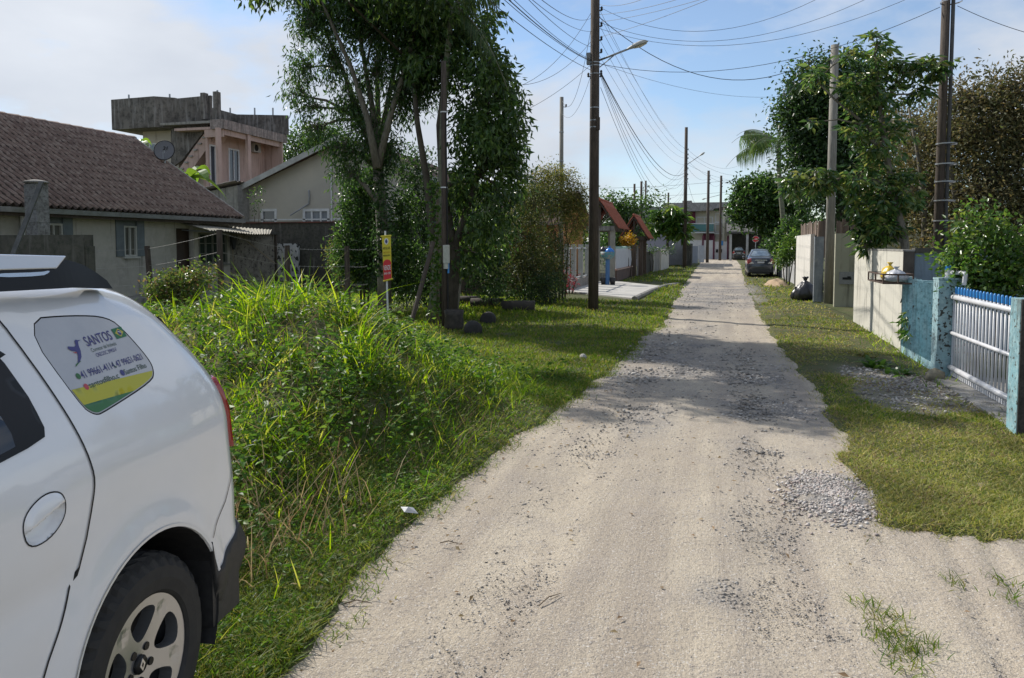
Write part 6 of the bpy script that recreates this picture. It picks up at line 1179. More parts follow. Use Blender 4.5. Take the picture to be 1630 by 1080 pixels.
for k_, (a, b, s_, r, m) in enumerate(((116, 270, 1.3, .024, cable), (117, 272, 1.5, .016, cable), (118, 276, 1.9, .012, cable), (120, 280, 2.3, .012, cable2), (124, 284, 2.5, .010, cable2), (140, 290, 2.4, .012, cable))): wire(q1(a, .15), q2(b, .15), s_, ['thickest', 'second thickest', 'third', 'fourth', 'fifth', 'lowest'][k_]+' slack cable from the street lamp pole to the next lamp pole', r, m)
def ext(A, px, py, y_, k=1.6): B = YP(px, py, y_); return A+(B-A)*k
for k_, (a, px, r) in enumerate(((28, 898, .008), (50, 878, .008), (75, 866, .009), (95, 843, .009), (97, 836, .016), (98, 830, .010), (112, 806, .012))): A = q1(a, -.08); wire(A, ext(A, px, -4, 11., 1.9), .25, '%s of the wires fanning from the street lamp pole to the upper left' % ORDN[k_], r)
for k_, (a, px, y_, r) in enumerate(((8, 998, 14, .009), (24, 1052, 14, .009), (36, 1090, 14, .009), (60, 1108, 13, .009))): A = q1(a); wire(A, ext(A, px, -2, y_, 1.7), .1, '%s of the wires rising steeply right from the street lamp pole' % ORDN[k_], r, cable2)
for k_, (a, p1_, p2_, r) in enumerate(((12, 1290, 0, .009), (36, 1372, 0, .009), (46, 1442, 0, .009))): wire(q1(a), YP(p1_+60, p2_-28, 16.), .75, '%s of the long wires crossing the sky to the upper right' % ORDN[k_], r)
wire(q1(102), Vector(c3_)*1+Vector((-.1, 0, YP(1505, 11, c3_[1]).z-c3_[2])), .62, 'wire from the street lamp pole to the brown pole on the right', .012)
wire(q1(28), Vector((c2_[0]-.1, c2_[1], YP(1322, 80, c2_[1]).z)), 1.15, 'thick slack cable from the street lamp pole to the concrete pole', .018)
wire(q1(101), YP(1262, 152, 30.), .35, 'thin wire from the street lamp pole to the tall tree on the right', .009, cable2)
wire(Vector((c3_[0]+.2, c3_[1], YP(1520, 10, c3_[1]).z)), ext(Vector((c3_[0]+.2, c3_[1], YP(1520, 10, c3_[1]).z)), 1630, 41, c3_[1], 2.), .12, 'wire leaving the brown pole to the right edge', .012)
wire(q1(20, -.1), Vector(P3)+Vector((0, 0, -.25)), .95, 'slack wire from the street lamp pole to the service pole top', .010); wire(q1(66, -.1), YP(806, 134, 16.5), .35, 'slack wire from the street lamp pole into the dark tree', .010); wire(q1(103, -.1), YP(826, 181, 17.), .1, 'lower wire from the street lamp pole into the dark tree', .010)
wire(q1(45, -.1), Vector((c1_[0], c1_[1], YP(898, 158, c1_[1]).z)), .9, 'slack wire from the street lamp pole to the thin grey pole', .011); wire(q1(120, -.1), Vector((c1_[0], c1_[1], YP(900, 180, c1_[1]).z)), .5, 'lower slack wire from the street lamp pole to the thin grey pole', .009)
for py, b, s_, lab in ((238, (1186, 258, 80.), 1.0, 'upper'), (246, (1240, 262, 62.), 1.2, 'second'), (256, (1240, 268, 62.), 1.5, 'third'), (262, (1186, 290, 75), .3, 'lowest')): wire(q2(py), YP(*b), s_, '%s wire from the far lamp pole towards the dark round tree' % lab, .014, cable2)
wire(YP(925, 300, 60.), YP(1300, 268, 60.), .4, 'long level wire crossing the street above the brown gate roof', .02, cable2); wire(YP(985, 312, 75.), YP(1290, 290, 75.), .4, 'long lower wire crossing the street far away', .022, cable2)
for px, py, b, lb_ in ((1010, 300, 270, 'leftmost'), (1021, 295, 262, 'middle'), (1028, 294, 280, 'thinnest')): wire(YP(px, py, 56), q2(b, -.1), .8, 'wire from the %s of the three dark poles to the far lamp pole' % lb_, .012, cable2)
wire(q2(266), YP(1128, 284, 76.), .5, 'wire from the far lamp pole to the thin dark pole', .016, cable2); wire(q2(285), YP(1128, 318, 76.), 1.6, 'drooping cable from the far lamp pole to the thin dark pole', .018, cable); wire(YP(1128, 290, 76.), YP(1148, 292, 88.), .4, 'short wire between the two thin far poles', .016, cable2)
# ============================================================ LEFT FRONTAGES DOWN THE STREET
# tile roofed house with orange wall behind the fence
oh = thing('orange_house', 'low orange walled house with a dark tiled roof behind the white fence', 'house', (-11, 40, 0)); a, b = YP(905, 352, 36.), YP(1000, 352, 36.)
mb = MB(); mb.box(-15, -8.1, 37, 45, -.1, 2.75); mb.build('wall', material('orange_wall', (.50, .24, .09), (.4, .2, .08), scale=1, rough=.9, bump=.2), oh)
r0 = YP(985, 303, 40.); tile_roof((-15, 41, r0.z), (-7.6, 41, r0.z), (-15, 35.6, 2.65), (-7.6, 35.6, 2.65), tile_old, 'roof', oh, .3, .04, .45); tile_roof((-15, 41, r0.z-.01), (-7.6, 41, r0.z-.01), (-15, 46.4, 2.65), (-7.6, 46.4, 2.65), tile_old, 'back_roof', oh, .3, .04, .45)
mb = MB(); mb.prism([(-8.1, 36.9, 2.752), (-8.1, 45.1, 2.752), (-8.1, 41, r0.z-.15)], (-.15, 0, 0)); mb.build('gable', MAT['orange_wall'], oh)
for y_ in (36.99,): window((-15, y_, 0), (1, 0, 0), 4.2, 5.6, .9, 2.0, (0, 1, 0), oh, white_frame, glass, .07, 1)
# fence with white posts on a stone base, lawn and gate behind
xf_ = -5.45; wf = thing('post_fence', 'low stone based fence with pale concrete posts beside the drive', 'fence', (xf_, 30, 0)); mb = MB(); mb.box(xf_-.08, xf_+.08, 26.8, 33.6, -.05, .38); mb.build('base', material('stone_base', (.20, .18, .16), (.33, .31, .28), (.12, .11, .10), scale=6, rough=.95, bump=.7, bscale=12), wf)
ys_ = [27.0, 28.3, 29.8, 31.3, 32.6]
for y_ in ys_: mb = MB(); mb.box(xf_-.09, xf_+.09, y_-.09, y_+.09, .38, 1.72); mb.build('post', material('post_pale', (.36, .36, .33), (.28, .28, .26), scale=4, rough=.9, bump=.2), wf)
for (a, b) in zip(ys_[:-1], ys_[1:]):
    mb = MB(); mb.box(xf_-.02, xf_+.02, a+.09, b-.09, .42, .46); mb.build('rail', white_frame, wf); mb = MB(); mb.box(xf_-.02, xf_+.02, a+.09, b-.09, 1.55, 1.60); mb.build('rail', white_frame, wf)
mb = MB()
for i in range(13): y_ = 27.3+i*.42; mb.tube([(xf_-2.6, y_, .1), (xf_-2.6, y_, 1.25)], .02, 5)
mb.tube([(xf_-2.6, 27, 1.2), (xf_-2.6, 33, 1.2)], .025, 5); mb.tube([(xf_-2.6, 27, .2), (xf_-2.6, 33, .2)], .025, 5); tag(mb.build('inner_railing', white_frame, at=(xf_-2.6, 30, 0)), 'white bar railing seen through the posts beside the drive', 'railing')
x_, y_ = screen_points(3, 0, 1, 500, 501)
x, y = scat(9000, -8.2, -5.6, 26.5, 36, lambda x, y: np.ones(len(x))*.6); n = len(x); V, F = blades(np.stack([x, y, gh(x, y)], 1), .1*rng.uniform(.5, 1.5, n), .03, .7, .8, 2); tag(mesh_obj('garden_grass', V, F, grass_m), 'bright lawn behind the pale post fence', kind='stuff')
# concrete drive with its raised kerb
dr = [GP(892, 462), GP(1008, 479), GP(1052, 459), GP(975, 450), GP(925, 450)]
dr = [Vector((-5.36, 26.4, 0)), Vector((-2.58, 23.2, 0)), Vector((-2.3, 30.6, 0)), Vector((-4.6, 34.2, 0)), Vector((-5.36, 33.8, 0))]
mb = MB(); mb.prism([(p.x, p.y, -.02) for p in dr], (0, 0, .085)); drv = mb.build('drive', material('drive_concrete', (.42, .41, .38), (.35, .34, .32), scale=1.3, rough=.95, bump=.2, bscale=30), at=(-4, 29, 0)); tag(drv, 'light concrete drive crossing the left verge', kind='structure')
mb = MB(); mb.tube([(-2.56, 23.1, .05), (-2.42, 27, .06), (-2.2, 30.7, .05), (-1.8, 32.6, .03)], .09, 8); tag(mb.build('kerb', concrete_grey, at=(-2.4, 27, 0)), 'rounded concrete kerb along the road side of the drive', kind='structure')
# roofed gateways
def gateway(xc_, ya_, yb_, hp, zr, half, lab, m_post, m_roof, beam, posts, gable):
    t = thing('gateway', lab, 'gate', (xc_, (ya_+yb_)/2, 0))
    for (px_, py_) in posts: mb = MB(); mb.box(px_-.11, px_+.11, py_-.11, py_+.11, -.05, hp); mb.build('post', m_post, t)
    mb = MB(); mb.box(xc_-half*.75, xc_+half*.75, ya_+.1, ya_+.32, hp+.003, hp+.22); mb.box(xc_-half*.75, xc_+half*.75, yb_-.32, yb_-.1, hp+.003, hp+.22); mb.build('beam', beam, t)
    for (sx) in (-1, 1):
        e = hp+.10; tile_roof((xc_, ya_-.15, zr), (xc_, yb_+.15, zr), (xc_+sx*half, ya_-.15, e), (xc_+sx*half, yb_+.15, e), m_roof, 'roof', t, .24, .03, .36)
        for y_ in (ya_-.1, (ya_+yb_)/2, yb_+.05): mb = MB(); mb.prism([(xc_, y_, zr-.05), (xc_, y_, zr-.15), (xc_+sx*half*.97, y_, e-.12), (xc_+sx*half*.97, y_, e-.03)], (0, .06, 0)); mb.build('rafter', wood_dark, t)
    mb = MB(); mb.tube([(xc_, ya_-.18, zr+.03), (xc_, yb_+.18, zr+.03)], .07, 8); mb.build('ridge', m_roof, t, True)
    mb = MB(); mb.box(xc_-.05, xc_+.05, ya_-.0, ya_+.08, hp+.22, zr-.16)
    for sx in (-1, 1): mb.tube([(xc_+sx*.03, ya_+.04, hp+.25), (xc_+sx*half*.5, ya_+.04, (hp+zr)/2+.02)], .035, 5)
    mb.build('truss', wood_dark, t); return t
p = YP(958, 320, 35.); post_c = material('gate_post_grey', (.30, .285, .24), (.24, .23, .2), scale=3, rough=.9, bump=.2)
gateway(p.x+.02, 34.3, 38.0, YP(960, 368, 35).z, p.z, .88, 'gateway with grey posts and a red tiled roof behind the litter stand', post_c, tile_red, concrete_grey, [(YP(951, 400, 34.6).x, 34.6), (YP(975, 400, 34.6).x, 34.6), (YP(951, 400, 36.7).x-.3, 36.7), (YP(975, 400, 36.7).x-.1, 36.7)], True)
p = YP(1011, 344, 41.5); gateway(p.x, 41., 43.8, YP(1011, 383, 41.5).z, p.z, .78, 'gateway with dark timber posts and a small orange tiled roof', wood_pole2, tile_red, wood_dark, [(p.x, 41.15), (YP(1020, 400, 41.3).x, 41.3), (p.x-.45, 42.7), (p.x+.4, 42.7)], True)
mb = MB(); mb.box(YP(1013.5, 400, 41.6).x, YP(1017.5, 400, 41.6).x, 41.6, 41.66, 0, 1.7); tag(mb.build('gate_leaf', white_frame, at=(-4.6, 41.6, 0)), 'narrow white gate leaf under the small orange tiled roof', 'gate')
mb = MB(); mb.box(YP(954, 400, 36).x, YP(972, 400, 36).x, 36, 36.05, .1, .16); g_ = thing('gate_leaf', 'white barred gate leaf between the grey gateway posts', 'gate', (-5, 36, 0)); mb.box(YP(954, 400, 36).x, YP(972, 400, 36).x, 36, 36.05, 1.55, 1.62)
for i in range(8): xx = YP(954.5+i*2.4, 400, 36).x; mb.box(xx-.015, xx+.015, 36.005, 36.045, .16, 1.55)
mb.build('bars', white_frame, g_)
# white panel fence on a brown base
A, B = Vector((-4.75, 34.9, 0)), Vector((-4.55, 41.0, 0)); pf = thing('panel_fence', 'white panel fence with pale green finials on a brown base', 'fence', (-4.7, 38, 0))
mb = MB(); mb.box(-4.86, -4.68, 34.8, 41.0, -.05, .52); mb.build('base', material('base_brown', (.17, .11, .09), (.11, .08, .07), scale=3, rough=.95, bump=.3), pf); mb = MB(); mb.box(-4.88, -4.64, 34.8, 41.0, .523, .58); mb.build('coping', material('brick_cap', (.45, .25, .18), (.5, .4, .35), scale=6), pf)
mb = MB(); mb.box(-4.80, -4.72, 34.85, 41., .60, 1.52)
for i in range(30): mb.box(-4.72, -4.708, 34.95+i*.2, 35.1+i*.2, .66, 1.46)
mb.build('panel', material('vinyl_white', (.62, .63, .66), (.55, .56, .6), scale=3, rough=.6), pf)
mb = MB()
for i in range(24): c_ = 34.98+i*.255; mb.prism([(-4.80, c_-.11, 1.523), (-4.80, c_+.11, 1.523), (-4.80, c_+.06, 1.60), (-4.80, c_, 1.64), (-4.80, c_-.06, 1.60)], (.06, 0, 0))
mb.build('finial_row', material('pale_green_trim', (.38, .56, .50), rough=.6), pf)
# litter stand with bags
g = GP(967, 456); ls = thing('litter_stand', 'blue post litter basket on the concrete drive', 'litter basket', (g.x, g.y, .06)); bl = material('stand_blue', (.04, .12, .28), (.06, .15, .3), scale=6, rough=.6); mb = MB(); mb.tube([(g.x, g.y, .06), (g.x, g.y, 1.12)], .09, 12); mb.build('post', bl, ls)
mb = MB(); mb.lathe([(0, 1.1), (.16, 1.12), (.28, 1.26), (.30, 1.42), (.27, 1.42), (.25, 1.28), (.0, 1.16)], (g.x, g.y, 0), n=20); mb.build('bowl', material('bowl_teal', (.08, .22, .24), (.28, .22, .2), scale=7, rough=.6, contrast=(.5, .6)), ls, True)
bag('rubbish_bag', (g.x+.08, g.y-.03, 1.32), .19, .28, plas('bag_blue', (.02, .20, .62)), 'bright blue plastic bag in the blue litter basket', seed=11); bag('rubbish_bag', (g.x-.20, g.y, 1.36), .12, .28, MAT['bag_black'], 'small black bag squeezed beside the bright blue one', seed=12)
for dx_, lab in ((-.17, 'black pot left of the litter basket foot'), (.2, 'black pot right of the litter basket foot')): mb = MB(); mb.lathe([(0, .065), (.10, .065), (.13, .36), (.11, .36), (.09, .12), (0, .12)], (g.x+dx_, g.y+.05, 0), n=14); tag(mb.build('plant_pot', black_plastic, None, True, at=(g.x+dx_, g.y, 0)), lab, 'pot', 'pots at the litter basket')
# grey wall beyond with panels
segs = [(42.4, 47.5, concrete_dark, 1.25, 'dark mossy street wall directly after the timber gateway'), (47.8, 50.6, concrete_grey, 1.3, 'grey street wall section between two pale posts'), (51.2, 55.4, slab_cream, 1.35, 'cream street wall section nearest the far lamp pole')]
xa_, xb_ = -4.45, -3.25
for (a, b, m, h, lab) in segs:
    f = lambda y_: -4.42+(y_-42.4)*.055; mb = MB(); mb.prism([(f(a), a, -.1), (f(b), b, -.1), (f(b)-.14, b, -.1), (f(a)-.14, a, -.1)], (0, 0, h+.1)); mb.prism([(f(a)+.03, a, h+.003), (f(b)+.03, b, h+.003), (f(b)-.17, b, h+.003), (f(a)-.17, a, h+.003)], (0, 0, .06)); tag(mb.build('street_wall', m, at=(f(a), a, 0)), lab, 'wall')
for y_, lab in ((47.65, 'pale post at the near end of the grey street wall'), (50.9, 'pale post at the near end of the cream street wall')): mb = MB(); x_ = -4.42+(y_-42.4)*.055; mb.box(x_-.12, x_+.05, y_-.12, y_+.12, -.1, 1.42); tag(mb.build('wall_post', wall_cream, at=(x_, y_, 0)), lab, 'post')
# far houses
lav = material('lavender_wall', (.42, .40, .52), (.38, .37, .47), scale=1, rough=.9); white_w = material('far_white_wall', (.56, .56, .57), (.48, .48, .5), scale=1, rough=.9)
lh = thing('lavender_house', 'single storey lavender house with a grey roof left of the far lamp pole', 'house', (-8, 66, 0)); a, b = YP(1010, 365, 62), YP(1066, 362, 62)
mb = MB(); mb.box(YP(1000, 380, 62).x, YP(1062, 380, 62).x, 62, 72, -.1, YP(1030, 356, 62).z); mb.build('wall', lav, lh)
mb = MB(); mb.box(YP(1062, 380, 64).x, YP(1090, 380, 64).x, 64.1, 74, -.1, YP(1070, 352, 64).z); mb.build('wing', white_w, lh)
for a_, b_ in ((1068, 1073), (1075, 1080), (1084, 1088)): window((0, 64.09, 0), (1, 0, 0), YP(a_, 380, 64).x, YP(b_, 380, 64).x, .5, YP(1070, 374, 64).z, (0, 1, 0), lh, white_frame, curtain, .06, 0, 0, False)
zt_ = YP(1040, 353, 61).z; mb = MB(); mb.prism([(YP(990, 380, 61).x, 61.4, zt_-.2), (YP(1066, 380, 61).x, 61.4, zt_-.2), (YP(1066, 380, 61).x, 61.4, zt_+.0), (YP(1050, 330, 61).x, 61.4, zt_+1.2), (YP(990, 330, 61).x, 61.4, zt_+1.2)], (0, 10, 0)); mb.build('roof', material('far_grey_roof', (.22, .22, .22), (.3, .3, .3), scale=5, rough=.9), lh)
D = 96.; Z = lambda px, py: YP(px, py, D); fh = thing('far_house', 'two storey cream and purple house with a grey roof at the street end', 'house', (Z(1115, 400).x, D+5, 0)); Xf = lambda px: Z(px, 380).x; Zf = lambda py: Z(1110, py).z
roofm = material('far_shingle', (.20, .195, .185), (.29, .28, .27), (.13, .12, .12), scale=1.2, rough=.9); cream_f = material('far_cream', (.50, .47, .38), (.44, .42, .35), scale=.6, rough=.9); purp = material('far_purple', (.12, .02, .05), (.09, .02, .04), scale=1, rough=.8)
mb = MB(); mb.box(Xf(1058), Xf(1162), D+1, D+10, -.1, Zf(336)); mb.build('wall', cream_f, fh)
mb = MB(); mb.prism([(Xf(1056), D-.4, Zf(323)), (Xf(1158), D-.4, Zf(323)), (Xf(1157), D-.6, Zf(330)), (Xf(1136), D-.6, Zf(333)), (Xf(1134), D-.6, Zf(336)), (Xf(1094), D-.6, Zf(337)), (Xf(1055), D-.4, Zf(334))], (0, 10, 0)); mb.build('roof', roofm, fh)
mb = MB(); mb.box(Xf(1084), Xf(1099), D+2, D+4, Zf(323), Zf(318)); mb.build('roof_box', roofm, fh)
mb = MB(); mb.box(Xf(1095), Xf(1106), D+.7, D+.98, Zf(366), Zf(337)); mb.box(Xf(1119), Xf(1137), D+.7, D+.98, Zf(384), Zf(372)); mb.build('purple_panel', purp, fh)
mb = MB(); mb.box(Xf(1150), Xf(1153), D-.3, D+.1, 0, Zf(331)); mb.build('pillar', cream_f, fh)
for a_, b_, c_, d_, mt in ((1107, 1134, 368, 345, material('far_blue_glass', (.10, .22, .28), (.16, .3, .34), scale=.8, rough=.2)), (1138, 1149, 354, 339, glass), (1138, 1149, 370, 357, glass)): window((0, D+.97, 0), (1, 0, 0), Xf(a_), Xf(b_), Zf(c_), Zf(d_), (0, 1, 0), fh, white_frame, mt, .1, 1 if a_ == 1107 else 0, 0, False)
mb = MB(); mb.box(Xf(1096), Xf(1137), D-.6, D+.7, Zf(371.5), Zf(370)); mb.build('balcony_floor', white_w, fh); mb = MB(); mb.box(Xf(1096), Xf(1137), D-.6, D-.5, Zf(357), Zf(356)); mb.box(Xf(1137), Xf(1152), D+.3, D+.5, Zf(356), Zf(354.5)); mb.box(Xf(1137), Xf(1152), D+.3, D+.5, Zf(373), Zf(371)); mb.build('railing', white_frame, fh); mb = MB(); mb.box(Xf(1097), Xf(1136), D-.56, D-.52, Zf(369), Zf(357.5)); mb.build('balcony_glass', material('teal_glass', (.06, .16, .17), rough=.1), fh)
for a_, lab in ((1104, 'white plastic chair at the left of the far balcony'), (1132, 'white plastic chair at the right of the far balcony')):
    x_ = Xf(a_); z_ = Zf(370); t = thing('plastic_chair', lab, 'chair', (x_, D-.1, z_)); mb = MB(); mb.box(x_-.25, x_+.25, D-.35, D+.1, z_+.42, z_+.46); mb.build('seat', white_frame, t); mb = MB(); mb.box(x_-.25, x_+.25, D+.1, D+.14, z_+.46, z_+.9); mb.build('backrest', white_frame, t)
    for sx in (-.22, .22):
        for sy in (-.32, .08): mb = MB(); mb.box(x_+sx-.02, x_+sx+.02, D+sy-.02, D+sy+.02, z_, z_+.42); mb.build('leg', white_frame, t)
mb = MB(); mb.box(Xf(1095), Xf(1119), D-2.0, D-1.9, 0, Zf(383)); mb.box(Xf(1121), Xf(1136), D-2.0, D-1.9, 0, Zf(383)); mb.box(Xf(1138), Xf(1158), D-2.0, D-1.9, 0, Zf(385)); fw_ = thing('front_wall', 'pale front wall with purple posts before the far two storey house', 'wall', (Xf(1120), D-2, 0)); mb.build('wall', white_w, fw_); mb = MB()
for a_ in (1119, 1136, 1158): mb.box(Xf(a_)-.05, Xf(a_+2), D-2.1, D-1.85, 0, Zf(376))
mb.build('purple_post', purp, fw_); mb = MB(); mb.box(Xf(1146), Xf(1151), D-2.06, D-2.01, Zf(391), Zf(384)); mb.build('blue_sign', tip_blue, fw_); mb = MB(); mb.box(Xf(1140), Xf(1143.5), D-2.06, D-2.01, Zf(402), Zf(397)); mb.box(Xf(1145), Xf(1149.5), D-2.06, D-2.01, Zf(402), Zf(397)); mb.build('meter_box', black_hole, fw_)
bgw = YP(1102, 392, 72); mb = MB(); mb.box(YP(1101, 400, 72).x, YP(1111, 400, 72).x, 72, 72.15, -.1, bgw.z); mb.box(YP(1112, 400, 76).x, YP(1121, 400, 76).x, 76, 76.15, -.1, YP(1112, 391, 76).z); tag(mb.build('gate_wall', material('pale_blue_grey', (.34, .37, .42), (.3, .32, .36), scale=2, rough=.8), at=(YP(1101, 400, 72).x, 72, 0)), 'pale blue grey double gate right of the far lamp pole', 'gate')
mb = MB(); a = YP(1088, 400, 62); mb.box(a.x, YP(1101, 400, 62).x, 62, 64, -.1, YP(1090, 388, 62).z); tag(mb.build('dark_hedge_wall', concrete_dark, at=(a.x, 62, 0)), 'dark ivy covered wall end behind the far lamp pole', 'wall')
# carport with a dark car at the end
cp = thing('carport', 'dark open carport at the street end behind the stop sign', 'carport', (Xf(1190), D-4, 0)); mb = MB(); mb.prism([(Xf(1156), D-9, Zf(374)), (Xf(1262), D-9, Zf(374)), (Xf(1262), D+2, Zf(352)), (Xf(1156), D+2, Zf(352))], (0, 0, .2)); mb.build('roof', material('carport_roof', (.06, .055, .055), (.09, .085, .08), scale=2, rough=.9), cp)
mb = MB(); mb.box(Xf(1156), Xf(1262), D+1.5, D+1.7, 0, Zf(360)); mb.build('back_wall', concrete_dark, cp)
for a_ in (1162, 1186, 1215): mb = MB(); mb.box(Xf(a_)-.12, Xf(a_)+.12, D-8.8, D-8.55, 0, Zf(375)); mb.build('post', pale, cp)
c2 = sedan(0, 0, 'black car in the dark carport at the street end', material('black_car', (.02, .021, .024), rough=.3, coat=1.)); c2.location = (YP(1166, 405, 90.5).x, 90.5, 0)
# stop sign at the corner
p = YP(1203, 381, 84.); ss = thing('stop_sign', 'red octagonal stop sign above the roof of the grey sedan', 'sign', (p.x, 84, 0)); mb = MB(); mb.tube([(p.x, 84.04, 0), (p.x, 84.04, p.z)], .04, 8); mb.build('post', metal_grey, ss)
oct_ = lambda r, yy: [(p.x+r*math.cos(R_(22.5+45*i)), yy, p.z+r*math.sin(R_(22.5+45*i))) for i in range(8)]
mb = MB(); mb.prism(oct_(.36, 84.), (0, .012, 0)); f_ = mb.build('plate', MAT['flag_white'], ss); mb = MB(); mb.prism(oct_(.33, 83.99), (0, .008, 0)); mb.build('red_face', MAT['sign_red'], f_)
V, F = text_mesh('PARE', .22, .02); cx = max(v[0] for v in V)/2; mesh_obj('lettering', [(p.x+v[0]-cx, 83.985, p.z+v[1]-.08) for v in V], F, MAT['flag_white'], f_)
# yard objects under the left trees
def tyre(px, py, lab, tilt, R=.17):
    g = GP(px, py); mb = MB(); pr = [(0, -.10), (R*.55, -.11), (R*.9, -.095), (R, -.06), (R, .06), (R*.9, .095), (R*.55, .11), (0, .10)]; mb.lathe([(a, b) for a, b in pr], (0, 0, 0), 'y', 26); M = Matrix.Rotation(tilt, 3, 'Z'); V = [tuple(M @ Vector(v)+Vector((g.x, g.y, R*.55))) for v in mb.v]; o = mesh_obj('round_stump', V, mb.f, MAT['bucket_black'] if 'bucket_black' in MAT else rubber, None, True, at=(g.x, g.y, 0)); tag(o, lab, 'stump', 'round stump ends in the lawn')
tyre(753, 533, 'blackened round stump end in the grass nearer the service pole', .5); tyre(777, 516, 'blackened round stump end further back in the grass', .2)
g = GP(719, 527); mb = MB(); mb.lathe([(0, 0), (.17, 0), (.19, .1), (.18, .3), (.20, .40), (.17, .42), (.15, .36), (0, .3)], (g.x+.05, g.y, 0), n=18); tag(mb.build('bucket', material('bucket_black', (.02, .018, .016), (.06, .05, .04), scale=9, rough=.7, bump=.4), None, True, at=(g.x+.05, g.y, 0)), 'blackened metal drum at the foot of the service pole', 'drum')
for (px, py, L, lab) in ((775, 492, .85, 'grey log lying in front of the bare shrub'), (825, 497, .8, 'rotting log right of the grey one'), (742, 488, .7, 'dark block of wood left of the bare shrub')):
    g = GP(px, py); mb = MB(); a = Vector((g.x-L/2, g.y-.05, .13)); b = Vector((g.x+L/2, g.y+.1, .13)); mb.tube([a, a.lerp(b, .5)+Vector((0, 0, .02)), b], [.15, .14, .16], 12); tag(mb.build('log', material('log_grey', (.07, .06, .05), (.045, .04, .035), scale=5, rough=.95, bump=.6), None, True, at=(g.x, g.y, 0)), lab, 'log', 'logs under the trees')
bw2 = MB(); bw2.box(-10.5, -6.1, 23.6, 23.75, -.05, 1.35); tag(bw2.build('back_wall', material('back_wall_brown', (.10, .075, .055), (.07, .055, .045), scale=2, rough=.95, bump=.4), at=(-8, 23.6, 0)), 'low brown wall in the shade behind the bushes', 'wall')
# ============================================================ TREES AND SHRUBS
bark = material('bark_grey', (.13, .115, .09), (.22, .20, .165), (.07, .065, .05), scale=3, rough=.95, stretch=(3, 3, .7), bump=.8, bscale=12)
bark_d = material('bark_dark', (.055, .045, .035), (.10, .085, .065), scale=4, rough=.95, bump=.6)
L_dark = leafmat('leaf_dark', [(.016, .042, .013), (.027, .062, .018), (.042, .088, .024), (.065, .12, .03)], trans=.36, rough=.4, spec=.5)
L_deep = leafmat('leaf_deep', [(.024, .06, .016), (.042, .09, .022), (.07, .125, .03), (.11, .165, .04)], trans=.45, rough=.35, spec=.55)
L_mid = leafmat('leaf_mid', [(.022, .055, .016), (.035, .085, .02), (.055, .115, .028), (.09, .15, .035)], trans=.42, rough=.35, spec=.6)
L_bright = leafmat('leaf_bright', [(.035, .09, .018), (.06, .13, .025), (.09, .17, .035), (.15, .20, .045)], trans=.45, rough=.3, spec=.6)
L_brown = leafmat('leaf_brown', [(.045, .055, .022), (.075, .082, .032), (.12, .11, .045), (.18, .145, .06), (.065, .09, .03)], trans=.35, rough=.6)
L_olive = leafmat('leaf_olive', [(.03, .055, .016), (.05, .08, .022), (.085, .105, .03), (.13, .125, .036)], trans=.35, rough=.5)
L_golden = leafmat('leaf_golden', [(.06, .085, .02), (.10, .125, .03), (.16, .165, .042), (.21, .175, .05), (.07, .11, .025)], trans=.4, rough=.6)
L_mag = leafmat('leaf_magnolia', [(.025, .065, .02), (.045, .10, .03), (.075, .145, .038), (.12, .18, .05), (.19, .20, .06)], trans=.4, rough=.25, spec=.7)
L_red = leafmat('leaf_reddish', [(.05, .10, .02), (.08, .14, .03), (.12, .17, .04), (.20, .13, .06)], trans=.4, rough=.35)
def S_(px, r, y_):  # pixel radius to metres at depth
    return r/FP*y_*1.0
DEP = .8
def CL(items, y_):
    """(px, py, rx, rz, n[, dy]) photo-measured blobs at depth y_"""
    o = []
    for it in items:
        px, py, rx, rz, n = it[:5]; yy = y_+(it[5] if len(it) > 5 else 0); c = YP(px, py, yy); d = math.hypot(c.x, c.y); s = d/FP*.97
        o.append((c.x, yy, c.z, rx*s, max(rx*s*DEP, .3) if rx*s < 1.5 else 1.2+rx*s*.2, rz*s, n))
    return o
def tr(pts, y_): return [(*YP(a, b, y_+(d[0] if d else 0)), r) for (a, b, r, *d) in pts]
# tall thin leaved tree at the left
Y = 16.; g = YP(613, 470, Y); b0 = (g.x, Y, 0.)
T = [[(g.x, Y, -.1, .17)]+tr([(611, 400, .15), (607, 330, .14), (601, 262, .12)], Y)]+[tr([(601, 268, .10), (a, 190, .07), (b, 110, .05), (c, 20, .035), (d_, -60, .02)], Y+e) for a, b, c, d_, e in ((596, 582, 566, 545, 0), (602, 600, 612, 620, .5), (585, 560, 520, 490, -.4), (612, 628, 640, 655, .3), (620, 645, 668, 680, -.3), (575, 545, 505, 475, .4))]
C = CL([(500, 25, 38, 45, 1900), (560, 10, 50, 55, 3300), (480, 110, 22, 40, 700), (530, 95, 30, 40, 900), (600, 40, 45, 60, 2600), (650, 60, 50, 60, 3400), (560, 170, 30, 40, 900), (490, 170, 22, 20, 350), (500, 205, 22, 22, 380), (545, 235, 30, 25, 700), (585, 215, 24, 50, 1000), (640, 150, 35, 50, 1400), (470, -40, 45, 50, 1500), (560, -70, 70, 50, 3000), (650, -60, 60, 50, 3000), (555, 275, 24, 20, 500), (620, 240, 26, 30, 700), (465, 150, 12, 14, 120), (680, 120, 30, 50, 1500), (600, 120, 40, 40, 900)], Y)
tree('narrow_leaf_tree', 'tall loose tree with hanging narrow leaves behind the for-sale banner', 'tree', b0, T, C, .15, .035, L_mid, bark, droop=.9, out=.35, per=9, spread=.13, twigs=.8, brad=.028, shell=.9)
# creeper clad lower trunk
V_, F_ = None, None
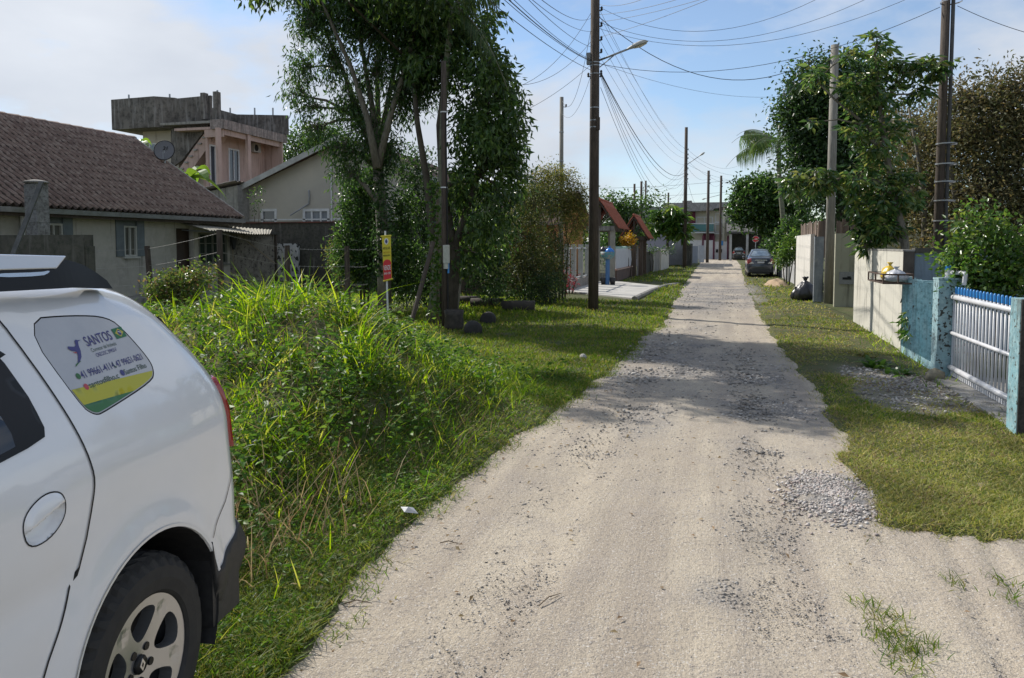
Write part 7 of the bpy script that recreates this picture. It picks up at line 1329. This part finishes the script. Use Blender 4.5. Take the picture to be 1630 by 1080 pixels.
# dark broad tree
DEP = 2.4
Y = 15.6; g = YP(735, 470, Y)
T = [[(g.x-.3, Y, -.1, .12)]+tr([(722, 400, .10), (705, 300, .09), (700, 200, .08), (712, 100, .06), (720, 0, .05)], Y), [(g.x-.2, Y, -.1, .08)]+tr([(728, 380, .08), (760, 280, .07), (775, 180, .05), (780, 90, .03)], Y), [(g.x-.6, Y+.3, -.1, .10)]+tr([(690, 390, .09), (680, 290, .08), (665, 200, .06), (655, 100, .04)], Y)]
C = CL([(720, 20, 55, 45, 1914), (775, 130, 34, 42, 1782), (795, 222, 34, 38, 1716), (745, 200, 30, 45, 990), (700, 90, 40, 45, 1254), (795, 300, 28, 36, 990), (745, 290, 38, 38, 1122), (812, 190, 18, 24, 396), (660, 20, 45, 45, 1320), (700, -50, 70, 50, 1980), (768, 62, 24, 30, 594), (818, 250, 14, 20, 277), (775, 360, 34, 30, 858), (745, 400, 45, 40, 1122, .8), (806, 150, 16, 24, 316), (650, 110, 20, 40, 264), (825, 215, 10, 14, 105)], Y)+[(-8.3, 12.5, 7.1, 1.1, 1.2, .8, 1900), (-7., 12.7, 7.2, 1.1, 1.2, .8, 1900), (-5.8, 13.2, 7.3, 1., 1.2, .8, 1700), (-7.0, 14.2, 7.3, 1.2, 1., .8, 1500)]  # last four clusters: unseen canopy added above the view to shade the road
tree('dark_broadleaf_tree', 'dense dark tree right of the service pole, drooping almost to the grass', 'tree', (g.x, Y, 0), T, C, .18, .062, L_deep, bark_d, droop=.8, out=.4, per=46, spread=.15, twigs=.5, brad=.03)
DEP = .8
# palm in the middle of the group
frond_m = leafmat('palm_leaf', [(.035, .08, .02), (.055, .11, .028), (.09, .14, .04), (.13, .15, .05)], trans=.4, rough=.4)
def palm(name, lab, base, top, r, fronds, L, m=frond_m, ln=.5, wd=.028, hang=1.3, bk=None):
    t = thing(name, lab, 'palm tree', base); B_, T_ = Vector(base), Vector(top); mb = MB(); P = [B_.lerp(T_, i/12)+Vector((.06*math.sin(i*.5), 0, 0)) for i in range(13)]; mb.tube(P, [r*(1.05-.35*i/12) for i in range(13)], 10); mb.build('trunk', bk or material('palm_trunk', (.16, .17, .11), (.10, .10, .07), scale=2, rough=.85, stretch=(1, 1, 7), bump=.4), t, True)
    for (az, el, s) in fronds:
        d = Vector((math.cos(az), math.sin(az), 0)); K = 18; R = []; V = []; F = []
        for i in range(K+1):
            u = i/K; R.append(P[-1]+d*(L*s*(u*math.cos(el)*(1-.15*u)))+Vector((0, 0, L*s*(math.sin(el)*u-.55*u*u))))
        Sd = Vector((-d.y, d.x, 0)); N = 46
        for i in range(N):
            u = .10+.89*i/N; k = min(K-1, int(u*K)); c = R[k].lerp(R[k+1], u*K-k); l = ln*math.sin(min(1, u*1.15+.12)*math.pi)**.6*s*random.uniform(.85, 1.1); tn = (R[k+1]-R[k]).normalized()
            for sg in (-1, 1):
                dd = (Sd*sg*.75+tn*.35).normalized(); a = c; m1 = a+dd*l*.4+Vector((0, 0, -.10*l*hang)); m2 = a+dd*l*.68+Vector((0, 0, -.42*l*hang)); e = a+dd*l*.8+Vector((0, 0, -.85*l*hang)); w_ = tn*wd; o = len(V); V += [a-w_*.4, a+w_*.4, m1-w_, m1+w_, m2-w_*.7, m2+w_*.7, e]; F += [(o, o+1, o+3, o+2), (o+2, o+3, o+5, o+4), (o+4, o+5, o+6)]
        fo = mesh_obj('frond', V, F, m, t); mb = MB(); mb.tube(R, [.022*(1-.8*i/K)+.004 for i in range(K+1)], 5); mb.build('rachis', MAT['palm_trunk'] if 'palm_trunk' in MAT else bark, fo)
    return t
tp = YP(722, 8, 15.0); g = YP(684, 500, 15.0)
palm('palm_tree', 'slender palm whose fronds hang out beside the dark tree', (g.x, 15., 0), tuple(tp), .085, [(.22, .62, 1.0), (1.5, .5, .9), (2.6, .4, 1.), (-2.6, .5, .9), (-.1, -.55, .95)], 1.75, ln=.5, wd=.013)
# shrubs behind the mound
def shrub(name, lab, px, y_, blobs, L, W, m, cat='shrub', bk=None, grp=None, **k):
    g = GP(px, 480); g = YP(px, 470, y_); C = CL(blobs, y_); c0 = C[0]; T = [[(g.x+dx, y_, -.05, .03), (g.x+dx*2.2, y_, max(.3, c0[2]*.5), .022), (c0[0]+dx*3, y_, max(.45, c0[2]*.85), .012)] for dx in (-.07, .0, .08)]
    kk = dict(droop=.2, out=.5, per=14, spread=.12, twigs=.3, brad=.010); kk.update(k); return tree(name, lab, cat, (g.x, y_, 0), T, C, L, W, m, bk or bark_d, group=grp, **kk)
shrub('glossy_shrub', 'glossy leaved green shrub under the narrow leaved tree', 580, 17.5, [(575, 330, 32, 40, 2600), (560, 400, 32, 45, 2600), (600, 420, 35, 45, 2300), (590, 290, 22, 22, 800), (640, 340, 25, 40, 1300), (645, 420, 28, 50, 1700)], .11, .055, L_mid)
shrub('shade_shrub', 'shaded dark shrub filling the gap behind the service pole', 690, 18.6, [(680, 330, 38, 50, 2600), (690, 420, 45, 45, 2700), (660, 270, 30, 35, 1300), (740, 340, 40, 50, 2400), (650, 460, 50, 25, 1300), (780, 390, 34, 40, 1900), (775, 450, 34, 30, 1200)], .10, .05, L_dark)
shrub('yellow_shrub', 'small yellowish shrub before the blackened boundary wall', 541, 19.5, [(541, 405, 20, 28, 900), (555, 440, 20, 15, 300)], .06, .035, L_golden)
shrub('bare_shrub', 'bare stemmed shrub with smooth grey branches beside the service pole', 722, 17., [(722, 400, 18, 30, 250), (745, 420, 18, 20, 160)], .08, .03, L_mid, bk=material('bark_pale', (.22, .20, .17), (.3, .28, .24), scale=6, rough=.9), brad=.025)
shrub('brown_bush', 'large dark olive bush left of the thin grey pole', 840, 21., [(830, 370, 38, 50, 3600), (845, 430, 40, 50, 3900), (850, 320, 32, 30, 2000), (800, 440, 35, 40, 2000)], .08, .04, L_olive, per=26, twigs=.4)
shrub('golden_bush', 'golden brown bush reaching over to the lamp pole', 895, 23., [(885, 310, 40, 38, 6400), (915, 350, 24, 40, 2400), (927, 312, 13, 20, 420), (860, 290, 25, 25, 1500), (830, 330, 25, 30, 1500), (885, 270, 14, 16, 260), (845, 330, 25, 25, 700)], .08, .035, L_golden, per=22, twigs=.6)
shrub('olive_bush', 'dark olive lower bush below the golden one', 890, 22.4, [(868, 400, 34, 50, 3600), (862, 450, 36, 30, 1500), (884, 430, 18, 30, 800)], .08, .035, L_olive, per=26, twigs=.4)
shrub('dark_undershrub', 'dark shrub at the foot of the golden bush', 875, 20.5, [(868, 460, 30, 28, 1900), (840, 475, 40, 18, 1200)], .07, .035, L_dark)
p = GP(905, 470); shrub('red_leaved_plant', 'small red leaved plant at the corner of the stone based fence', 906, 25.6, [(906, 450, 7, 14, 160)], .14, .03, leafmat('leaf_red', [(.16, .02, .02), (.28, .05, .04), (.10, .03, .03)]), twigs=0)
shrub('reddish_tipped_bush', 'bush with reddish young leaves between the white car and the porch', 285, 10.6, [(255, 462, 26, 22, 900), (290, 455, 30, 26, 1200), (318, 445, 18, 16, 420), (275, 490, 40, 22, 1300), (328, 425, 8, 8, 80)], .07, .035, L_red, per=10, spread=.07)
shrub('yellow_weed_bush', 'broad leaved pale weed clump at the left end of the mound', 350, 7.2, [(350, 572, 16, 22, 26)], .26, .10, L_bright, spread=.06, twigs=0)
shrub('wall_weed', 'thin leafy weed growing out of the wall beside the beige gable', 412, 27.5, [(412, 325, 9, 24, 110)], .12, .06, L_mid, twigs=.2)
# creeper on the old post
P, Pc = [], []
for i in range(420):
    a = YP(693+random.gauss(0, 7), random.uniform(290, 500), 14.35); P.append(tuple(a))
P = np.array(P); V, F = leaf_arrays(P, rng.normal(size=P.shape)+np.array([0, -.5, -.4]), .09, .07); tag(mesh_obj('creeper', V, F, L_bright, at=P[0]), 'bright leaved creeper climbing the old post', 'climber')
P = np.array([tuple(YP(608+random.gauss(0, 9), random.uniform(250, 440), 15.85)) for i in range(900)]); V, F = leaf_arrays(P, rng.normal(size=P.shape)+np.array([0, -.4, -.5]), .09, .05); tag(mesh_obj('creeper', V, F, L_dark, at=P[0]), 'dark creeper wrapped round the trunk of the narrow leaved tree', 'climber')
# ---- background left
def bgtree(name, lab, px, y_, blobs, m, L=.3, W=.16, per=20, tw=.1, rt=.15, grp=None, **k):
    g = YP(px, 400, y_); C = CL(blobs, y_); T = [[(g.x, y_, -.1, rt), (g.x, y_, C[0][2]*.6, rt*.7), (C[0][0], y_, C[0][2], rt*.3)]]
    kk = dict(droop=.3, out=.5, per=per, spread=.35, twigs=tw, brad=.05); kk.update(k); return tree(name, lab, 'tree', (g.x, y_, 0), T, C, L, W, m, bark_d, group=grp, **kk)
bgtree('spreading_tree', 'distant tree showing between the pink house and the beige gable', 480, 48, [(470, 235, 28, 24, 1300), (505, 222, 22, 18, 900), (530, 215, 20, 14, 500)], L_mid, .28, .14)
bgtree('garden_tree', 'light green garden tree behind the two small tiled gateways', 985, 50, [(975, 345, 24, 26, 1500), (1000, 350, 26, 36, 1600), (985, 385, 40, 20, 1500), (965, 318, 9, 12, 200), (1035, 325, 16, 12, 300), (955, 400, 30, 20, 700)], L_mid, .24, .12)
bgtree('papaya_tree', 'young feathery tree with drooping compound leaves before the lavender house', 1062, 58, [(1050, 342, 14, 12, 130), (1077, 345, 14, 14, 150), (1068, 332, 10, 8, 60), (1088, 368, 10, 12, 90), (1042, 362, 12, 10, 80), (1066, 358, 16, 12, 120)], L_bright, .95, .22, rosette=9, droop=.6, tw=.6, rt=.10)
shrub('orange_flower_bush', 'round bush of orange flowers above the white panel fence', 1000, 39.5, [(997, 384, 10, 7, 420), (1005, 381, 7, 6, 240)], .10, .08, leafmat('flower_orange', [(.45, .20, .01), (.5, .32, .03), (.08, .14, .02)], trans=.3))
shrub('fence_hedge', 'low clipped shrub behind the dark street wall', 1035, 46, [(1030, 398, 14, 6, 160), (1062, 398, 12, 5, 120)], .14, .06, L_mid)
# distant belt of trees (reads as one mass)
Cb = []
for i in range(54):
    a = -1.15+i*.041; d = 190+rng.random()*50; Cb.append((math.sin(a)*d, math.cos(a)*d, 2.5+rng.random()*2, 9, 6, 3.2+rng.random()*2.4, 420))
Pc, P, U = cluster_points(Cb, 25, 1.2); V, F = leaf_arrays(P, rng.normal(size=P.shape)+U, 1.9, 1.3); tag(mesh_obj('distant_trees', V, F, L_dark), 'low belt of dark trees beyond the houses', kind='stuff')
# ---- right side
bgtree('round_tree', 'dense round dark green tree over the parked sedan', 1228, 56, [(1222, 320, 38, 36, 7500), (1198, 326, 28, 30, 3600), (1252, 340, 32, 36, 4800), (1190, 310, 16, 22, 1400), (1246, 374, 28, 16, 1400), (1262, 320, 18, 25, 1500), (1180, 342, 12, 14, 500)], L_mid, .30, .15, per=26, tw=.05, rt=.28)
pm = YP(1250, 400, 47.); palm('feather_palm', 'feathery palm rising behind the dense round tree', (pm.x, 47., 0), tuple(YP(1240, 226, 47.)), .16, [(2.9, .75, 1.0), (3.5, .55, 1.), (2.3, .7, .9), (4.1, .3, .95), (1.2, .6, .9), (.3, .5, 1.), (-.6, .3, .9), (3.1, .15, .9), (5., .6, .9)], 3.9, ln=1.2, wd=.022, hang=1.5)
bgtree('tall_dark_tree', 'tall dense dark tree behind the concrete pole and the plank fence', 1340, 33, [(1300, 145, 42, 45, 3150), (1340, 130, 40, 42, 2700), (1275, 190, 34, 40, 2700), (1320, 210, 50, 50, 3900), (1370, 190, 42, 60, 3150), (1330, 290, 60, 45, 3900), (1290, 255, 36, 38, 2400), (1400, 280, 50, 60, 2700), (1262, 170, 18, 22, 675), (1385, 130, 26, 30, 900), (1370, 350, 50, 30, 1125)], L_dark, .20, .10, per=24, tw=.05, rt=.3)
# large leaved tree behind the white wall
Y = 16.2; g = YP(1448, 420, Y); T = [[(g.x, Y, -.1, .09)]+tr([(1440, 380, .075), (1425, 320, .065), (1410, 240, .055), (1400, 160, .04), (1392, 80, .02)], Y), tr([(1425, 320, .05), (1400, 290, .04), (1340, 285, .03), (1290, 295, .02)], Y), tr([(1412, 250, .045), (1380, 200, .03), (1330, 160, .02), (1300, 130, .012)], Y), tr([(1402, 170, .04), (1440, 120, .03), (1490, 105, .015)], Y), tr([(1440, 385, .05), (1400, 370, .03), (1375, 395, .02)], Y)]
C = CL([(1395, 78, 24, 26, 170), (1430, 105, 28, 20, 180), (1482, 105, 26, 20, 230), (1395, 150, 36, 36, 360), (1362, 140, 24, 30, 190), (1292, 125, 24, 20, 130), (1405, 225, 38, 40, 400), (1360, 215, 18, 30, 130), (1300, 285, 40, 22, 340), (1262, 298, 16, 16, 110), (1362, 285, 28, 22, 200), (1400, 315, 42, 40, 560), (1400, 362, 36, 28, 480), (1440, 300, 24, 36, 240), (1352, 88, 14, 14, 50), (1462, 150, 18, 18, 100), (1380, 392, 20, 10, 90), (1290, 195, 6, 8, 18)], Y)
tree('large_leaf_tree', 'tall tree with big glossy leaves rising behind the white wall', 'tree', (g.x, Y, 0), T, C, .21, .075, L_mag, bark, rosette=9, droop=.7, twigs=.7, brad=.022, spread=.1)
# brown thicket
Y = 17.6; C = CL([(1480, 230, 55, 60, 4783, 1.5), (1560, 200, 60, 55, 5151), (1630, 190, 60, 60, 4600), (1500, 320, 60, 60, 5151, 1), (1580, 300, 65, 65, 5979), (1650, 320, 60, 80, 5059), (1440, 320, 45, 55, 2943, 2), (1600, 150, 40, 25, 1287), (1450, 200, 35, 35, 1379, 2.5), (1700, 220, 70, 90, 3219), (1540, 160, 30, 25, 828), (1560, 390, 90, 40, 3864)], Y)
T = [[(YP(a, 400, Y).x, Y+dy, -.1, .07)]+tr([(a-8, 330, .05, dy), (a-20, 240, .035, dy), (a-34, 170, .02, dy)], Y) for a, dy in ((1480, .5), (1530, 0), (1570, 1), (1620, 0), (1660, .6))]+[tr([(a, 330, .03), (a+40, 250, .02), (a+90, 190, .01)], Y) for a in (1480, 1530, 1580)]
tree('brown_thicket_tree', 'broad brownish thicket tree filling the right edge behind the brown pole', 'tree', (YP(1560, 400, Y).x, Y, 0), T, C, .095, .042, L_brown, bark, per=22, spread=.22, twigs=1., brad=.035, droop=.3, out=.3)
# rose bush behind the gate
Y = 10.6; C = CL([(1560, 385, 30, 20, 560), (1528, 410, 24, 20, 460), (1595, 425, 40, 30, 900), (1568, 355, 20, 13, 260), (1628, 410, 26, 30, 620), (1553, 440, 34, 18, 600), (1532, 356, 10, 8, 50), (1600, 460, 60, 26, 1300), (1602, 385, 18, 12, 170), (1512, 432, 12, 9, 90), (1548, 338, 8, 7, 40)], Y)
T = [[(YP(a, 470, Y).x, Y, -.1, .022)]+tr([(a-6, 440, .018), (a-14, 390, .013), (a-22, 345, .008)], Y) for a in (1560, 1590, 1620)]
tree('garden_shrub', 'leafy green shrub behind the white bar gate', 'shrub', (YP(1585, 400, Y).x, Y, 0), T, C, .08, .045, L_bright, bark_d, per=12, spread=.09, twigs=.8, brad=.01, droop=.1, out=.4)
shrub('verge_shrub', 'yellow green shrub over the low grey panel wall', 1252, 33.5, [(1254, 400, 11, 18, 700), (1262, 385, 12, 14, 420), (1246, 412, 8, 8, 200)], .20, .05, L_bright, twigs=0)
shrub('street_shrub', 'leafy shrub behind the pale wall beside the sedan', 1236, 44, [(1232, 400, 16, 16, 700), (1245, 385, 14, 20, 700), (1258, 365, 14, 20, 700)], .2, .09, L_mid, twigs=0)
# strap leaved plants at the foot of the walls
def strap(px, py, n_, L, lab, m=L_bright, w_=.035):
    g = GP(px, py); V = []; F = []
    for i in range(n_):
        a = i*2.4; d = Vector((math.cos(a), math.sin(a), 0)); s_ = Vector((-d.y, d.x, 0)); l = L*random.uniform(.6, 1.1); el = random.uniform(.7, 1.3); o = len(V); bx = Vector((g.x+random.gauss(0, .07), g.y+random.gauss(0, .09), 0))
        for k in range(6):
            t = k/5; c = bx+d*(l*t*math.cos(el)*(1+.3*t))+Vector((0, 0, l*(math.sin(el)*t-.45*t*t))); w2 = w_*(math.sin(min(1., t*.85+.18)*math.pi)**.8); V += [c-s_*w2+Vector((0, 0, w2*.4)), c, c+s_*w2+Vector((0, 0, w2*.4))]
            if k: F += [(o+3*k-3, o+3*k-2, o+3*k+1, o+3*k), (o+3*k-2, o+3*k-1, o+3*k+2, o+3*k+1)]
    tag(mesh_obj('strap_leaf_plant', V, F, m, at=(g.x, g.y, 0)), lab, 'plant')
strap(1392, 588, 26, .34, 'clump of strap leaves at the foot of the white wall'); strap(1432, 600, 14, .26, 'smaller strap leaved clump between the white wall and the brown stone'); strap(1378, 572, 10, .2, 'dry brownish strap leaved clump left of the bigger green one', L_golden)
x, y = scat(700, 2.15, 2.75, 9.6, 15.5, lambda x, y: np.clip((x-2.2)*2, 0, 1)*.7); n = len(x); V, F = blades(np.stack([x, y, gh(x, y)], 1), .05+.12*rng.random(n), .012, .9, .9, 3); tag(mesh_obj('wall_foot_weeds', V, F, tall_m), 'weeds along the foot of the right walls', kind='stuff')
P = np.array([tuple(XP(1440+random.gauss(0, 6), random.uniform(495, 535), 2.66)) for i in range(46)]); V, F = leaf_arrays(P, rng.normal(size=P.shape)*.6+np.array([-.5, -.2, -.7]), .13, .05); tag(mesh_obj('hanging_leaves', V, F, L_bright, at=P[0]), 'leafy sprig growing out between the white wall and the blue slats', 'plant')
# fallen leaves
P = []
for i in range(900):
    if i < 500: x_, y_ = rng.normal(-2.2, .5), rng.uniform(3, 12)
    elif i < 800: x_, y_ = rng.uniform(1.2, 2.7), rng.uniform(9, 20)
    else: x_, y_ = rng.uniform(-1.5, 1.8), rng.uniform(2.5, 10)
    P.append((x_, y_, float(gh(x_, y_))+.03 if outside(x_, y_) > 0 else .012))
P = np.array(P); V, F = leaf_arrays(P, np.stack([rng.normal(size=len(P)), rng.normal(size=len(P)), rng.normal(size=len(P))*.15], 1), rng.uniform(.02, .05, len(P)), .02, .2, np.tile([0, 0, 1.], (len(P), 1))+rng.normal(size=(len(P), 3))*.3); tag(mesh_obj('fallen_leaves', V, F, straw_m), 'dry fallen leaves scattered on verge and road', kind='stuff')
